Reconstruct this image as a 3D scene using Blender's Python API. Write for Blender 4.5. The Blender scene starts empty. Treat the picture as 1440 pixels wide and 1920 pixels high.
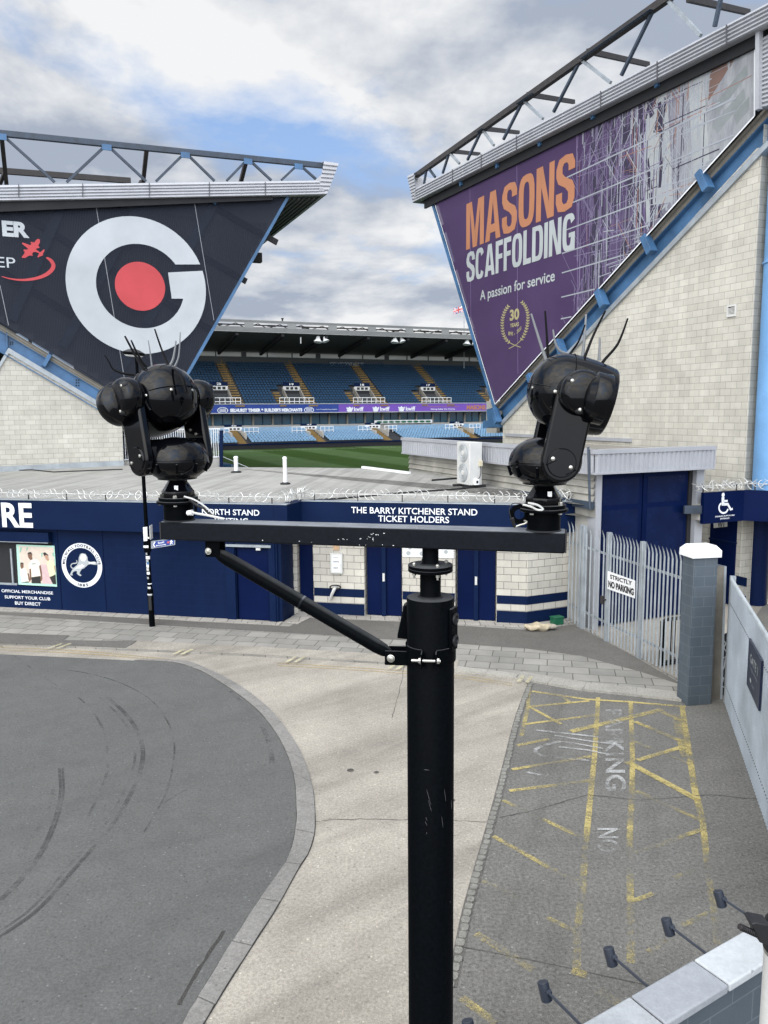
import bpy, bmesh, math, random
from mathutils import Vector as V, Matrix
random.seed(11)
SEEDZ = 1.77
R = math.radians
sc = bpy.context.scene
COL = sc.collection
# ------------------------------------------------------------------ camera
H = 6.55; PH = R(7.45); RO = .0087; FO = 1442.0
C0 = V((0, 0, H))
FW = V((0, math.cos(PH), -math.sin(PH))); UP0 = V((0, math.sin(PH), math.cos(PH))); RT0 = V((1, 0, 0))
RT = (RT0 - RO*UP0).normalized(); UP = (UP0 + RO*RT0).normalized()
cd = bpy.data.cameras.new('camera'); cam = bpy.data.objects.new('camera', cd); COL.objects.link(cam)
M = Matrix((RT, UP, -FW)).transposed().to_4x4(); M.translation = C0
cam.matrix_world = M
cd.sensor_fit = 'VERTICAL'; cd.sensor_height = 24; cd.lens = 24*FO/1920; cd.clip_end = 3000; cd.clip_start = .05
sc.camera = cam

def ray(px, py): return RT*((px-720)/FO) + UP*((960-py)/FO) + FW
def gnd(px, py, z=0.0):
    d = ray(px, py); return C0 + d*((z-H)/d.z)
def at(px, py, Y):
    d = ray(px, py); return C0 + d*(Y/d.y)
def crop(ox, oy, k): return lambda x, y: (ox + x/k, oy + y/k)

class Pl:                                   # a vertical plane: point + horizontal direction, normal towards the viewer
    def __init__(s, o, d):
        s.o = V((o[0], o[1], 0)); s.d = V((d[0], d[1], 0)).normalized(); s.n = V((s.d.y, -s.d.x, 0))
        if s.n.dot(C0 - s.o) < 0: s.n = -s.n
    def sz(s, px, py, off=0.0):
        d = ray(px, py); o = s.o + s.n*off; t = (o-C0).dot(s.n)/d.dot(s.n); p = C0 + d*t
        return ((p-o).dot(s.d), p.z)
    def p(s, a, z, off=0.0): return s.o + s.d*a + s.n*off + V((0, 0, z))
    def hit(s, px, py, off=0.0):
        a, z = s.sz(px, py, off); return s.p(a, z, off)
    def hits(s, pts, off=0.0): return [s.hit(x, y, off) for x, y in pts]

# ------------------------------------------------------------------ mesh builder
class MB:
    def __init__(s): s.v = []; s.f = []
    def add(s, vs, fs):
        b = len(s.v); s.v += [V(v) for v in vs]; s.f += [tuple(i+b for i in f) for f in fs]; return s
    def poly(s, pts): return s.add(pts, [tuple(range(len(pts)))])
    def prism(s, pts, vec):
        n = len(pts); vec = V(vec)
        return s.add(list(pts) + [V(p)+vec for p in pts],
                     [tuple(range(n-1, -1, -1)), tuple(range(n, 2*n))] + [(i, (i+1) % n, n+(i+1) % n, n+i) for i in range(n)])
    def box(s, c, sx, sy, sz, ax=V((1, 0, 0)), ay=None, az=V((0, 0, 1))):
        ax = V(ax).normalized(); az = V(az).normalized()
        ay = az.cross(ax).normalized() if ay is None else V(ay).normalized()
        c = V(c); q = [c + ax*(sx*i/2) + ay*(sy*j/2) - az*(sz/2) for i, j in ((-1, -1), (1, -1), (1, 1), (-1, 1))]
        return s.prism(q, az*sz)
    def beam(s, p0, p1, w, h, up=V((0, 0, 1))):
        p0 = V(p0); p1 = V(p1); d = (p1-p0); L = d.length
        if L < 1e-6: return s
        d /= L; up = V(up)
        if abs(d.dot(up.normalized())) > .98: up = V((0, 1, 0)) if abs(d.y) < .9 else V((1, 0, 0))
        a = d.cross(up).normalized(); b = a.cross(d).normalized()
        q = [p0 + a*(w*i/2) + b*(h*j/2) for i, j in ((-1, -1), (1, -1), (1, 1), (-1, 1))]
        return s.prism(q, d*L)
    def ring(s, c, ax, r, n):
        ax = V(ax).normalized(); u = ax.orthogonal().normalized(); w = ax.cross(u)
        return [c + u*(r*math.cos(2*math.pi*i/n)) + w*(r*math.sin(2*math.pi*i/n)) for i in range(n)]
    def lathe(s, c, ax, prof, n=24):         # prof: (distance along axis, radius)
        c = V(c); ax = V(ax).normalized(); vs = []; fs = []
        for t, r in prof: vs += s.ring(c + ax*t, ax, max(r, 1e-4), n)
        m = len(prof)
        for k in range(m-1):
            for i in range(n): fs.append((k*n+i, k*n+(i+1) % n, (k+1)*n+(i+1) % n, (k+1)*n+i))
        fs.append(tuple(range(n-1, -1, -1))); fs.append(tuple((m-1)*n+i for i in range(n)))
        return s.add(vs, fs)
    def cyl(s, p0, p1, r0, r1=None, n=16):
        p0 = V(p0); p1 = V(p1); return s.lathe(p0, p1-p0, [(0, r0), ((p1-p0).length, r0 if r1 is None else r1)], n)
    def tube(s, pts, r, n=6):
        pts = [V(p) for p in pts]; m = len(pts); rs = r if isinstance(r, (list, tuple)) else [r]*m
        vs = []; fs = []; u = None
        for k in range(m):
            t = (pts[min(k+1, m-1)] - pts[max(k-1, 0)]).normalized()
            if u is None: u = t.orthogonal().normalized()
            u = (u - t*u.dot(t)).normalized(); w = t.cross(u)
            vs += [pts[k] + u*(rs[k]*math.cos(2*math.pi*i/n)) + w*(rs[k]*math.sin(2*math.pi*i/n)) for i in range(n)]
        for k in range(m-1):
            for i in range(n): fs.append((k*n+i, k*n+(i+1) % n, (k+1)*n+(i+1) % n, (k+1)*n+i))
        fs.append(tuple(range(n-1, -1, -1))); fs.append(tuple((m-1)*n+i for i in range(n)))
        return s.add(vs, fs)
    def ell(s, c, rx, ry, rz, n=32, m=18, rot=None):
        vs = []; fs = []; c = V(c); rot = rot or Matrix.Identity(3)
        for k in range(1, m):
            a = math.pi*k/m
            for i in range(n):
                b = 2*math.pi*i/n
                vs.append(c + rot @ V((rx*math.sin(a)*math.cos(b), ry*math.sin(a)*math.sin(b), rz*math.cos(a))))
        for k in range(m-2):
            for i in range(n): fs.append((k*n+i, k*n+(i+1) % n, (k+1)*n+(i+1) % n, (k+1)*n+i))
        vs += [c + rot @ V((0, 0, rz)), c + rot @ V((0, 0, -rz))]; a = len(vs)-2; b = len(vs)-1
        for i in range(n): fs.append((a, (i+1) % n, i)); fs.append((b, (m-2)*n+i, (m-2)*n+(i+1) % n))
        return s.add(vs, fs)
    def ribbon(s, pts, w, up=V((0, 0, 1)), closed=False):
        pts = [V(p) for p in pts]; vs = []; m = len(pts); ws = w if isinstance(w, (list, tuple)) else [w]*m
        for k in range(m):
            t = (pts[min(k+1, m-1)] - pts[max(k-1, 0)]); a = t.cross(V(up)).normalized()
            vs += [pts[k]-a*ws[k]/2, pts[k]+a*ws[k]/2]
        return s.add(vs, [(2*k, 2*k+1, 2*k+3, 2*k+2) for k in range(m-1)])
    def xf(s, mat):
        s.v = [mat @ v for v in s.v]; return s
    def build(s, name, m, parent=None, smooth=False, bevel=0, sharp=40, seg=2):
        off = LOC.get(parent, V((0, 0, 0))) if parent else V((0, 0, 0))
        me = bpy.data.meshes.new(name); me.from_pydata([tuple(v-off) for v in s.v], [], s.f)
        bm = bmesh.new(); bm.from_mesh(me); bmesh.ops.recalc_face_normals(bm, faces=bm.faces[:])
        uv = bm.loops.layers.uv.new('UVMap')
        for f in bm.faces:
            n = f.normal
            if abs(n.z) > .75:
                for l in f.loops: p = l.vert.co + off; l[uv].uv = (p.x, p.y)
            else:
                t = V((-n.y, n.x, 0)).normalized()
                if t.x < 0: t = -t
                for l in f.loops: p = l.vert.co + off; l[uv].uv = (p.dot(t), p.z)
        bm.to_mesh(me); bm.free()
        if m: me.materials.append(m)
        if smooth: me.shade_smooth(); me.set_sharp_from_angle(angle=R(sharp))
        o = bpy.data.objects.new(name, me); COL.objects.link(o)
        if parent: o.parent = parent; LOC[o] = off
        if bevel:
            b = o.modifiers.new('bevel', 'BEVEL'); b.width = bevel; b.segments = seg; b.limit_method = 'ANGLE'; b.angle_limit = R(35)
            me.shade_smooth(); me.set_sharp_from_angle(angle=R(50))
        return o
LOC = {}

def tag(o, label=None, cat=None, group=None, kind=None):
    if label: o['label'] = label
    if cat: o['category'] = cat
    if group: o['group'] = group
    if kind: o['kind'] = kind
    return o
def thing(name, label, cat, loc=(0, 0, 0), group=None):
    o = bpy.data.objects.new(name, None); COL.objects.link(o); o.location = loc; LOC[o] = V(loc); o.empty_display_size = .2
    return tag(o, label, cat, group)
def structure(mb, name, m, kind='structure', **k):
    o = mb.build(name, m, **k); o['kind'] = kind; return o

# ------------------------------------------------------------------ text
_tc = {}
def text_geo(s, bold=0.0):
    key = (s, bold)
    if key not in _tc:
        cu = bpy.data.curves.new('t', 'FONT'); cu.body = s; cu.offset = bold; cu.resolution_u = 4; cu.size = 1
        ob = bpy.data.objects.new('t', cu); COL.objects.link(ob)
        dg = bpy.context.evaluated_depsgraph_get(); me = bpy.data.meshes.new_from_object(ob.evaluated_get(dg))
        vs = [(v.co.x, v.co.y) for v in me.vertices]; fs = [tuple(p.vertices) for p in me.polygons]
        bpy.data.objects.remove(ob); bpy.data.curves.remove(cu); bpy.data.meshes.remove(me)
        _tc[key] = (vs, fs)
    return _tc[key]
def text_box(mb, s, fn, u0, v0, u1, v1, bold=0.0):
    """letters stretched to the box (u0,v0)-(u1,v1); fn(u,v) gives the point in space"""
    vs, fs = text_geo(s, bold)
    x0 = min(v[0] for v in vs); x1 = max(v[0] for v in vs); y0 = min(v[1] for v in vs); y1 = max(v[1] for v in vs)
    mb.add([fn(u0+(x-x0)/(x1-x0)*(u1-u0), v0+(y-y0)/(y1-y0)*(v1-v0)) for x, y in vs], fs)
def text_px(mb, s, pl, bl, tr, off, bold=0.0):
    u0, v0 = pl.sz(*bl, off); u1, v1 = pl.sz(*tr, off)
    text_box(mb, s, lambda u, v: pl.p(u, v, off), u0, v0, u1, v1, bold)

# ------------------------------------------------------------------ materials
class NT:
    def __init__(s, name):
        s.m = bpy.data.materials.new(name); s.m.use_nodes = True; s.t = s.m.node_tree; s.t.nodes.clear()
        s.out = s.n('ShaderNodeOutputMaterial')
    def n(s, ty, **k):
        nd = s.t.nodes.new(ty)
        for a, b in k.items(): setattr(nd, a, b)
        return nd
    def l(s, a, b): s.t.links.new(a, b)
    def inp(s, nd, name, val):
        if hasattr(val, 'is_output') or hasattr(val, 'links'): s.l(val, nd.inputs[name])
        else:
            if isinstance(val, (tuple, list)) and len(val) == 3 and nd.inputs[name].type == 'RGBA': val = (*val, 1)
            nd.inputs[name].default_value = val
    def pos(s): return s.n('ShaderNodeNewGeometry').outputs['Position']
    def uv(s): return s.n('ShaderNodeTexCoord').outputs['UV']
    def map(s, vec, scale=(1, 1, 1), rot=(0, 0, 0), loc=(0, 0, 0)):
        m = s.n('ShaderNodeMapping'); s.l(vec, m.inputs['Vector'])
        m.inputs['Scale'].default_value = scale; m.inputs['Rotation'].default_value = rot; m.inputs['Location'].default_value = loc
        return m.outputs['Vector']
    def noise(s, vec, scale, detail=5, rough=.6, dist=0):
        n = s.n('ShaderNodeTexNoise'); s.l(vec, n.inputs['Vector'])
        n.inputs['Scale'].default_value = scale; n.inputs['Detail'].default_value = detail; n.inputs['Roughness'].default_value = rough
        n.inputs['Distortion'].default_value = dist
        return n.outputs['Fac']
    def vor(s, vec, scale, out='Distance', feature='F1'):
        n = s.n('ShaderNodeTexVoronoi', feature=feature); s.l(vec, n.inputs['Vector']); n.inputs['Scale'].default_value = scale
        return n.outputs[out]
    def mr(s, v, a, b, c=0.0, d=1.0):
        n = s.n('ShaderNodeMapRange'); s.l(v, n.inputs['Value'])
        for k, x in zip(('From Min', 'From Max', 'To Min', 'To Max'), (a, b, c, d)): n.inputs[k].default_value = x
        return n.outputs['Result']
    def mix(s, f, a, b, mode='MIX'):
        n = s.n('ShaderNodeMix', data_type='RGBA', blend_type=mode)
        for idx, val in ((0, f), (6, a), (7, b)):
            if isinstance(val, (int, float)): n.inputs[idx].default_value = val if idx == 0 else (val, val, val, 1)
            elif isinstance(val, (tuple, list)): n.inputs[idx].default_value = (*val[:3], 1)
            else: s.l(val, n.inputs[idx])
        return n.outputs[2]
    def math(s, op, a, b=0.0):
        n = s.n('ShaderNodeMath', operation=op)
        for i, v in enumerate((a, b)):
            if isinstance(v, (int, float)): n.inputs[i].default_value = v
            else: s.l(v, n.inputs[i])
        return n.outputs[0]
    def scale_col(s, col, f):
        """multiply a colour by a scalar socket"""
        return s.mix(1.0, col, f, 'MULTIPLY')
    def bsdf(s, col, rough=.6, metal=0, bump=None, bd=.01, bst=.5, coat=0, spec=.5, **k):
        b = s.n('ShaderNodeBsdfPrincipled')
        s.inp(b, 'Base Color', col); s.inp(b, 'Roughness', rough); s.inp(b, 'Metallic', metal)
        b.inputs['Coat Weight'].default_value = coat; b.inputs['Specular IOR Level'].default_value = spec; b.inputs['Coat Roughness'].default_value = .05
        if bump is not None:
            n = s.n('ShaderNodeBump'); n.inputs['Distance'].default_value = bd; n.inputs['Strength'].default_value = bst
            s.l(bump, n.inputs['Height']); s.l(n.outputs['Normal'], b.inputs['Normal'])
        return b
    def done(s, b):
        s.l(b.outputs[0], s.out.inputs['Surface']); return s.m

def sc3(c, k): return tuple(min(1, x*k) for x in c)
def mat(name, col, rough=.6, metal=0, var=.12, vs=1.5, fine=.06, fs=30, bump=0, bs=60, coat=0, spec=.5, rv=.08):
    t = NT(name); p = t.pos()
    a = t.noise(p, vs, 6); b = t.noise(p, fs, 4)
    c = t.mix(t.mr(a, .3, .7), sc3(col, 1-var), sc3(col, 1+var))
    c = t.scale_col(c, t.mr(b, .25, .75, 1-fine, 1+fine))
    r = t.mr(a, .3, .7, max(0.02, rough-rv), min(1, rough+rv))
    return t.done(t.bsdf(c, r, metal, t.noise(p, bs, 5) if bump else None, .01, bump, coat, spec))

def dusty_sheen(name, col, rough, spec, dust_sheen, amt):
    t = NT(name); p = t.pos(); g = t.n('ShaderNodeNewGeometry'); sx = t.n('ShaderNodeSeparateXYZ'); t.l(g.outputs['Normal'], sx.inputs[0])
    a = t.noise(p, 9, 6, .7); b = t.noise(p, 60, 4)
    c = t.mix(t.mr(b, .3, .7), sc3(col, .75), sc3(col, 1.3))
    m = t.math('MULTIPLY', t.mr(sx.outputs[2], .55, .97), t.mr(a, .25, .6, amt*.55, amt))  # paler upward faces: sky sheen put into the colour, along with dust
    c = t.mix(m, c, dust_sheen); r = t.math('ADD', t.math('MULTIPLY', m, .3), t.mr(a, .3, .7, rough-.06, rough+.08))
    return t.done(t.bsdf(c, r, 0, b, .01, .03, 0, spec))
def blockwork(name, c1, c2, mortar, stain=.15, bw=.45, rh=.225, ms=.007, bst=.4, loc=(0, 0, 0), rough=.85, spec=.3):
    t = NT(name); uv = t.map(t.uv(), loc=loc); p = t.pos()
    br = t.n('ShaderNodeTexBrick'); t.l(uv, br.inputs['Vector']); br.offset = .5
    for k, v in (('Scale', 1), ('Brick Width', bw), ('Row Height', rh), ('Mortar Size', ms), ('Mortar Smooth', .15), ('Bias', 0)): br.inputs[k].default_value = v
    br.inputs['Color1'].default_value = (*c1, 1); br.inputs['Color2'].default_value = (*c2, 1); br.inputs['Mortar'].default_value = (*mortar, 1)
    c = br.outputs['Color']
    a = t.noise(p, .8, 7, .65); b = t.noise(t.map(p, (3, 3, .35)), 1.2, 6); f = t.noise(p, 45, 4)
    c = t.scale_col(c, t.mr(a, .3, .7, 1-stain, 1+stain*.5)); c = t.scale_col(c, t.mr(b, .35, .75, 1.03, 1-stain*.8)); c = t.scale_col(c, t.mr(f, .3, .7, .94, 1.05))
    h = t.math('ADD', t.math('MULTIPLY', br.outputs['Fac'], -1.0), t.math('MULTIPLY', f, .25))
    return t.done(t.bsdf(c, rough, bump=h, bd=.008, bst=bst, spec=spec))

def speckled(name, col, patch=.14, speck=.3, grain=70, light=.5, streak=None, rough=.9, dirt=None):
    t = NT(name); p = t.pos()
    a = t.noise(p, .35, 7, .6, .6); b = t.noise(p, 2.2, 6); g = t.noise(p, grain, 3, .7); g2 = t.noise(p, grain*.35, 3)
    c = t.mix(t.mr(a, .3, .7), sc3(col, 1-patch), sc3(col, 1+patch))
    c = t.scale_col(c, t.mr(b, .3, .7, .93, 1.06)); c = t.scale_col(c, t.mr(g, .28, .72, 1-speck, 1+speck)); c = t.scale_col(c, t.mr(g2, .3, .7, 1-speck*.75, 1+speck*.75))
    w = t.vor(p, 15, 'Color'); wd = t.vor(p, 15)
    sep = t.n('ShaderNodeSeparateColor'); t.l(w, sep.inputs[0])
    m = t.math('MULTIPLY', t.mr(sep.outputs[0], .9, .93), t.mr(wd, .24, .16)); c = t.mix(t.math('MULTIPLY', m, light), c, sc3(col, 2.6))
    m2 = t.math('MULTIPLY', t.mr(sep.outputs[1], .9, .93), t.mr(wd, .28, .18)); c = t.mix(t.math('MULTIPLY', m2, .6), c, sc3(col, .4))
    if streak:
        for (ang, sx, lo, hi, amt) in streak:
            s_ = t.noise(t.map(t.map(p, rot=(0, 0, R(ang))), (sx, sx*.09, 1)), 1.0, 5, .6, .4)
            c = t.scale_col(c, t.mr(s_, lo, hi, 1.0, 1-amt))
    h = t.noise(p, grain, 4, .7)
    return t.done(t.bsdf(c, rough, bump=h, bd=.006, bst=.35, spec=.3))

def paint_worn(name, col, keep=.5, soft=.08, rough=.7, fine=9, lean=0):
    t = NT(name); p = t.pos()
    a = t.noise(p, 1.1, 4, .5); b = t.noise(p, fine, 8, .75); g = t.noise(p, 60, 3, .7)
    s_ = t.math('ADD', t.math('ADD', t.math('MULTIPLY', a, .7), t.math('MULTIPLY', b, .55)), t.math('MULTIPLY', g, .45))
    if lean:
        sx = t.n('ShaderNodeSeparateXYZ'); t.l(p, sx.inputs[0]); s_ = t.math('ADD', s_, t.math('MULTIPLY', t.math('SUBTRACT', sx.outputs[1], 14.0), lean))
    m = t.mr(s_, 1.0-keep*.18-soft, 1.0-keep*.18+soft, .0, .93)
    b1 = t.bsdf(t.scale_col(t.mix(b, sc3(col, .8), col), t.mr(g, .3, .7, .8, 1.15)), rough); tr = t.n('ShaderNodeBsdfTransparent')
    mx = t.n('ShaderNodeMixShader'); t.l(m, mx.inputs[0]); t.l(tr.outputs[0], mx.inputs[1]); t.l(b1.outputs[0], mx.inputs[2])
    return t.done(mx)

NAVY = (.0042, .0125, .046)
MT = {}
MT['navy'] = mat('navy_paint', NAVY, .45, var=.12, vs=.9, bump=.03, bs=20, spec=.07)
MT['navy_block'] = blockwork('navy_blockwork', sc3(NAVY, 1.0), sc3(NAVY, .95), sc3(NAVY, 1.25), .1, .45, .225, .005, .25, rough=.5, spec=.07)
MT['navy_door'] = mat('navy_door_paint', (.0016, .007, .042), .4, var=.14, vs=.7, spec=.08)
MT['navy_deep'] = mat('deep_navy_paint', (.002, .007, .034), .45, var=.12, vs=.7, spec=.08)
MT['block'] = blockwork('cream_blockwork', (.56, .54, .48), (.48, .46, .405), (.30, .285, .26), .15, ms=.008)
MT['block_near'] = blockwork('ivory_blockwork', (.57, .54, .475), (.48, .455, .40), (.19, .18, .165), .14, ms=.009)
MT['pillar_block'] = blockwork('grey_painted_blockwork', (.085, .105, .125), (.075, .095, .115), (.125, .15, .17), .1, ms=.006, rough=.6)
MT['white'] = mat('white_paint', (.78, .79, .80), .5, var=.04, fine=.03)
MT['white_vinyl'] = mat('white_vinyl', (.74, .76, .80), .45, var=.03, fine=.02)
MT['column_blue'] = mat('bright_sky_blue_paint', (.17, .36, .64), .5, var=.16, vs=.8, fine=.08)
MT['grey_clad'] = mat('grey_cladding', (.40, .41, .44), .42, .25, var=.08, vs=1.0, fine=.04)
MT['light_clad'] = mat('pale_grey_cladding', (.38, .39, .42), .45, .15, var=.08, vs=1.2, fine=.05)
MT['clad_dark'] = mat('dark_groove_grey', (.07, .07, .08), .6)  # dark grey of cladding grooves, panel joints, ribs and glazing posts
MT['louvre'] = mat('weathered_louvre', (.34, .33, .30), .6, .1, var=.28, vs=1.3, fine=.12)
MT['steel_blue'] = mat('sky_blue_steel_paint', (.052, .132, .262), .5, var=.34, vs=.9, fine=.12, bump=.05)
MT['steel_blue_dk'] = mat('dusty_blue_steel_paint', (.036, .052, .078), .55, var=.35, vs=2.5, fine=.2)
MT['rust'] = mat('dark_brown_steel', (.032, .028, .028), .7, var=.4, vs=3, fine=.25)
MT['terrace'] = mat('dark_terrace_concrete', (.045, .048, .052), .9)
MT['concrete_brown'] = mat('brown_grey_concrete', (.21, .195, .17), .85, var=.2, vs=1.2, fine=.12, bump=.1)
MT['concrete_grey'] = mat('grey_concrete', (.40, .39, .365), .85, var=.16, vs=.8, fine=.08, bump=.1)
MT['soffit'] = mat('dark_roof_soffit', (.075, .08, .082), .7, var=.12, vs=.4)
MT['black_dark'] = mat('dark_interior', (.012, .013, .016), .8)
MT['gloss_black'] = mat('glossy_black_housing', (.0018, .002, .003), .07, 0, var=.2, vs=3, fine=.1, coat=0, spec=.27, rv=.03)
MT['satin_black'] = dusty_sheen('satin_black_steel', (.002, .0026, .0034), .34, .02, (.16, .165, .17), .45)
MT['bar_black'] = dusty_sheen('brushed_black_steel', (.005, .0065, .0095), .42, .10, (.27, .285, .31), .8)
MT['bolt'] = mat('zinc_bolt', (.55, .54, .5), .3, .9, var=.15, vs=20)
MT['spike_black'] = mat('black_plastic_tie', (.003, .003, .004), .4, spec=.1)
MT['spike_clear'] = mat('clear_grey_plastic_tie', (.17, .18, .19), .35)
MT['galv'] = mat('galvanised_steel', (.34, .375, .405), .45, .35, var=.18, vs=2.2, fine=.1)
MT['galv_sheet'] = mat('galvanised_sheet', (.42, .47, .53), .45, .3, var=.2, vs=.9, fine=.08)
MT['razor'] = mat('galvanised_razor_wire', (.62, .62, .60), .4, .4, var=.15, vs=6)
MT['seat'] = mat('roof_shaded_blue_seat', (.014, .052, .110), .5, var=.18, vs=2, fine=.1, spec=.15)  # seat blue with the stand roof's shade put into the colour
MT['seat_lo'] = mat('daylit_blue_seat', (.16, .29, .43), .4, var=.2, vs=2, fine=.1)  # same seat blue, coloured as open daylight shows it
MT['ochre'] = mat('ochre_step_paint', (.22, .14, .042), .8, var=.18, vs=2)
MT['glass'] = mat('teal_window_glass', (.02, .07, .11), .08, 0, var=.4, vs=.35, spec=.7)
MT['orange'] = mat('orange_print', (.40, .17, .085), .6, var=.06)
MT['silver_print'] = mat('silver_grey_print', (.38, .41, .42), .6, var=.1, vs=.6)
MT['gold'] = mat('pale_gold_print', (.36, .32, .17), .6, var=.06)
MT['pink_red'] = mat('coral_red_print', (.55, .085, .085), .6, var=.06)
MT['black_print'] = mat('black_print', (.008, .008, .01), .6)
MT['roof_felt'] = None
MT['timber'] = mat('weathered_brown_board', (.16, .145, .12), .8, var=.25, vs=2, fine=.1)
MT['rubber'] = mat('black_rubber', (.01, .01, .012), .6)
MT['plastic_grey'] = mat('pale_grey_plastic', (.58, .58, .56), .5, var=.05)
# ------------------------------------------------------------------ main directions and planes
dA = (.977, -.213); eD = (.917, .399); nD = (-.399, .917)
E3 = V((*eD, 0)).normalized(); N3 = V((*nD, 0)).normalized()
PA = Pl(gnd(443, 1161.7, .05), dA); PB = Pl(gnd(635, 1153, .05), dA)
FZ = 3.78; FB0 = 2.84
FA = Pl(gnd(538, 947, FZ), dA); FB = Pl(gnd(565, 940, FZ), dA)
corC = PB.hit(988, 1176.8); PC = Pl(corC, eD)
FC = Pl(FB.hit(975, 949), eD)
GR = Pl((11.0, 26.6), nD); GL = Pl((-14.9, 36.5), eD)
PZ = .05

# ------------------------------------------------------------------ ground
MT['tarmac'] = speckled('old_tarmac', (.150, .145, .134), .13, .42, 60, .45, [(20, 1.2, .52, .72, .24), (80, .7, .5, .7, .15)])
MT['tarmac_strip'] = speckled('tarmac_strip', (.125, .118, .108), .12, .28, 60, .3)
MT['asphalt'] = speckled('smooth_asphalt', (.108, .108, .104), .07, .24, 75, .45, [(35, .8, .5, .8, .1), (70, 1.5, .5, .7, .08)])
MT['forecourt'] = speckled('forecourt_concrete', (.355, .325, .278), .13, .28, 70, .4, [(56, .75, .47, .66, .24), (48, 1.4, .5, .68, .16), (66, .4, .46, .66, .16)])
MT['kerb'] = speckled('kerb_stone', (.205, .197, .185), .2, .22, 60, .3)
MT['kerb_edge'] = speckled('pale_kerb', (.33, .315, .28), .16, .22, 60, .3)
MT['sett'] = speckled('granite_setts', (.21, .205, .185), .3, .25, 50, .2)
MT['dark_gap'] = mat('joint_dirt', (.03, .028, .025), .95)
MT['edging'] = blockwork('edging_slabs', (.40, .375, .34), (.34, .32, .29), (.10, .095, .09), .14, .45, .6, .012, .3)
def flags(name, c1, c2, mo, ang, bw, rh):
    t = NT(name); p = t.pos(); v = t.map(p, rot=(0, 0, R(ang)))
    br = t.n('ShaderNodeTexBrick'); t.l(v, br.inputs['Vector']); br.offset = .33
    for k, x in (('Scale', 1), ('Brick Width', bw), ('Row Height', rh), ('Mortar Size', .014), ('Mortar Smooth', .3), ('Bias', 0)): br.inputs[k].default_value = x
    br.inputs['Color1'].default_value = (*c1, 1); br.inputs['Color2'].default_value = (*c2, 1); br.inputs['Mortar'].default_value = (*mo, 1)
    a = t.noise(p, .9, 6); g = t.noise(p, 60, 3)
    c = t.scale_col(br.outputs['Color'], t.mr(a, .3, .7, .8, 1.12)); c = t.scale_col(c, t.mr(g, .3, .7, .84, 1.14))
    h = t.math('ADD', t.math('MULTIPLY', br.outputs['Fac'], -1.0), t.math('MULTIPLY', g, .3))
    return t.done(t.bsdf(c, .9, bump=h, bd=.008, bst=.5))
MT['flags'] = flags('paving_flags', (.285, .272, .245), (.215, .208, .19), (.095, .09, .075), 12.3, .62, .5)

g = MB(); g.poly([V((-400, -60, 0)), V((400, -60, 0)), V((400, 600, 0)), V((-400, 600, 0))]); structure(g, 'ground', MT['tarmac'])

def catmull(pts, n=8):
    out = []; P = [pts[0]] + list(pts) + [pts[-1]]
    for i in range(1, len(P)-2):
        for k in range(n):
            t = k/n; a, b, c, d = P[i-1], P[i], P[i+1], P[i+2]
            out.append(tuple(.5*(2*b[j] + (c[j]-a[j])*t + (2*a[j]-5*b[j]+4*c[j]-d[j])*t*t + (3*b[j]-a[j]-3*c[j]+d[j])*t**3) for j in range(len(b))))
    return out + [tuple(pts[-1])]
kerb_px = [(-420, 1187), (0, 1208), (240, 1220), (480, 1231), (727, 1245.5), (856, 1260), (975, 1275), (1102, 1297), (1200, 1307), (1288, 1317)]
cob_px = [(990, 1283), (967, 1345), (945, 1430), (920, 1525), (890, 1630), (868, 1710), (852, 1785), (836, 1850), (822, 1910), (800, 1990)]
Z1 = .004
fc_pts = [gnd(x, y, Z1) for x, y in kerb_px[:7]] + [gnd(x, y, Z1) for x, y in cob_px] + [V((.2, 1, Z1)), V((-60, 1, Z1)), V((-60, 32, Z1))]
m = MB(); m.poly(fc_pts); structure(m, 'forecourt', MT['forecourt'])
inner = catmull([gnd(x, y).to_tuple() for x, y in [(250, 1239), (325, 1242.5), (372, 1257), (405, 1275), (445, 1302), (487, 1337), (520, 1380), (542, 1425), (552, 1465), (555, 1510), (554, 1550), (543, 1600), (527, 1630), (475, 1705), (417, 1795), (350, 1905), (310, 1980)]], 6)
outer = catmull([gnd(x, y).to_tuple() for x, y in [(270, 1236.5), (345, 1240), (390, 1255), (430, 1275), (470, 1300), (515, 1340), (555, 1395), (575, 1440), (587, 1480), (591, 1520), (591, 1560), (581, 1597), (557, 1637), (515, 1712), (455, 1805), (383, 1922), (345, 1990)]], 6)
Z2 = .008
m = MB(); m.poly([V((x, y, Z2)) for x, y, z in inner] + [V((-4, 2, Z2)), V((-60, 2, Z2)), V((-60, 34, Z2)), gnd(-420, 1205, Z2), gnd(0, 1226.5, Z2)])
structure(m, 'road', MT['asphalt'])
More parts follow.
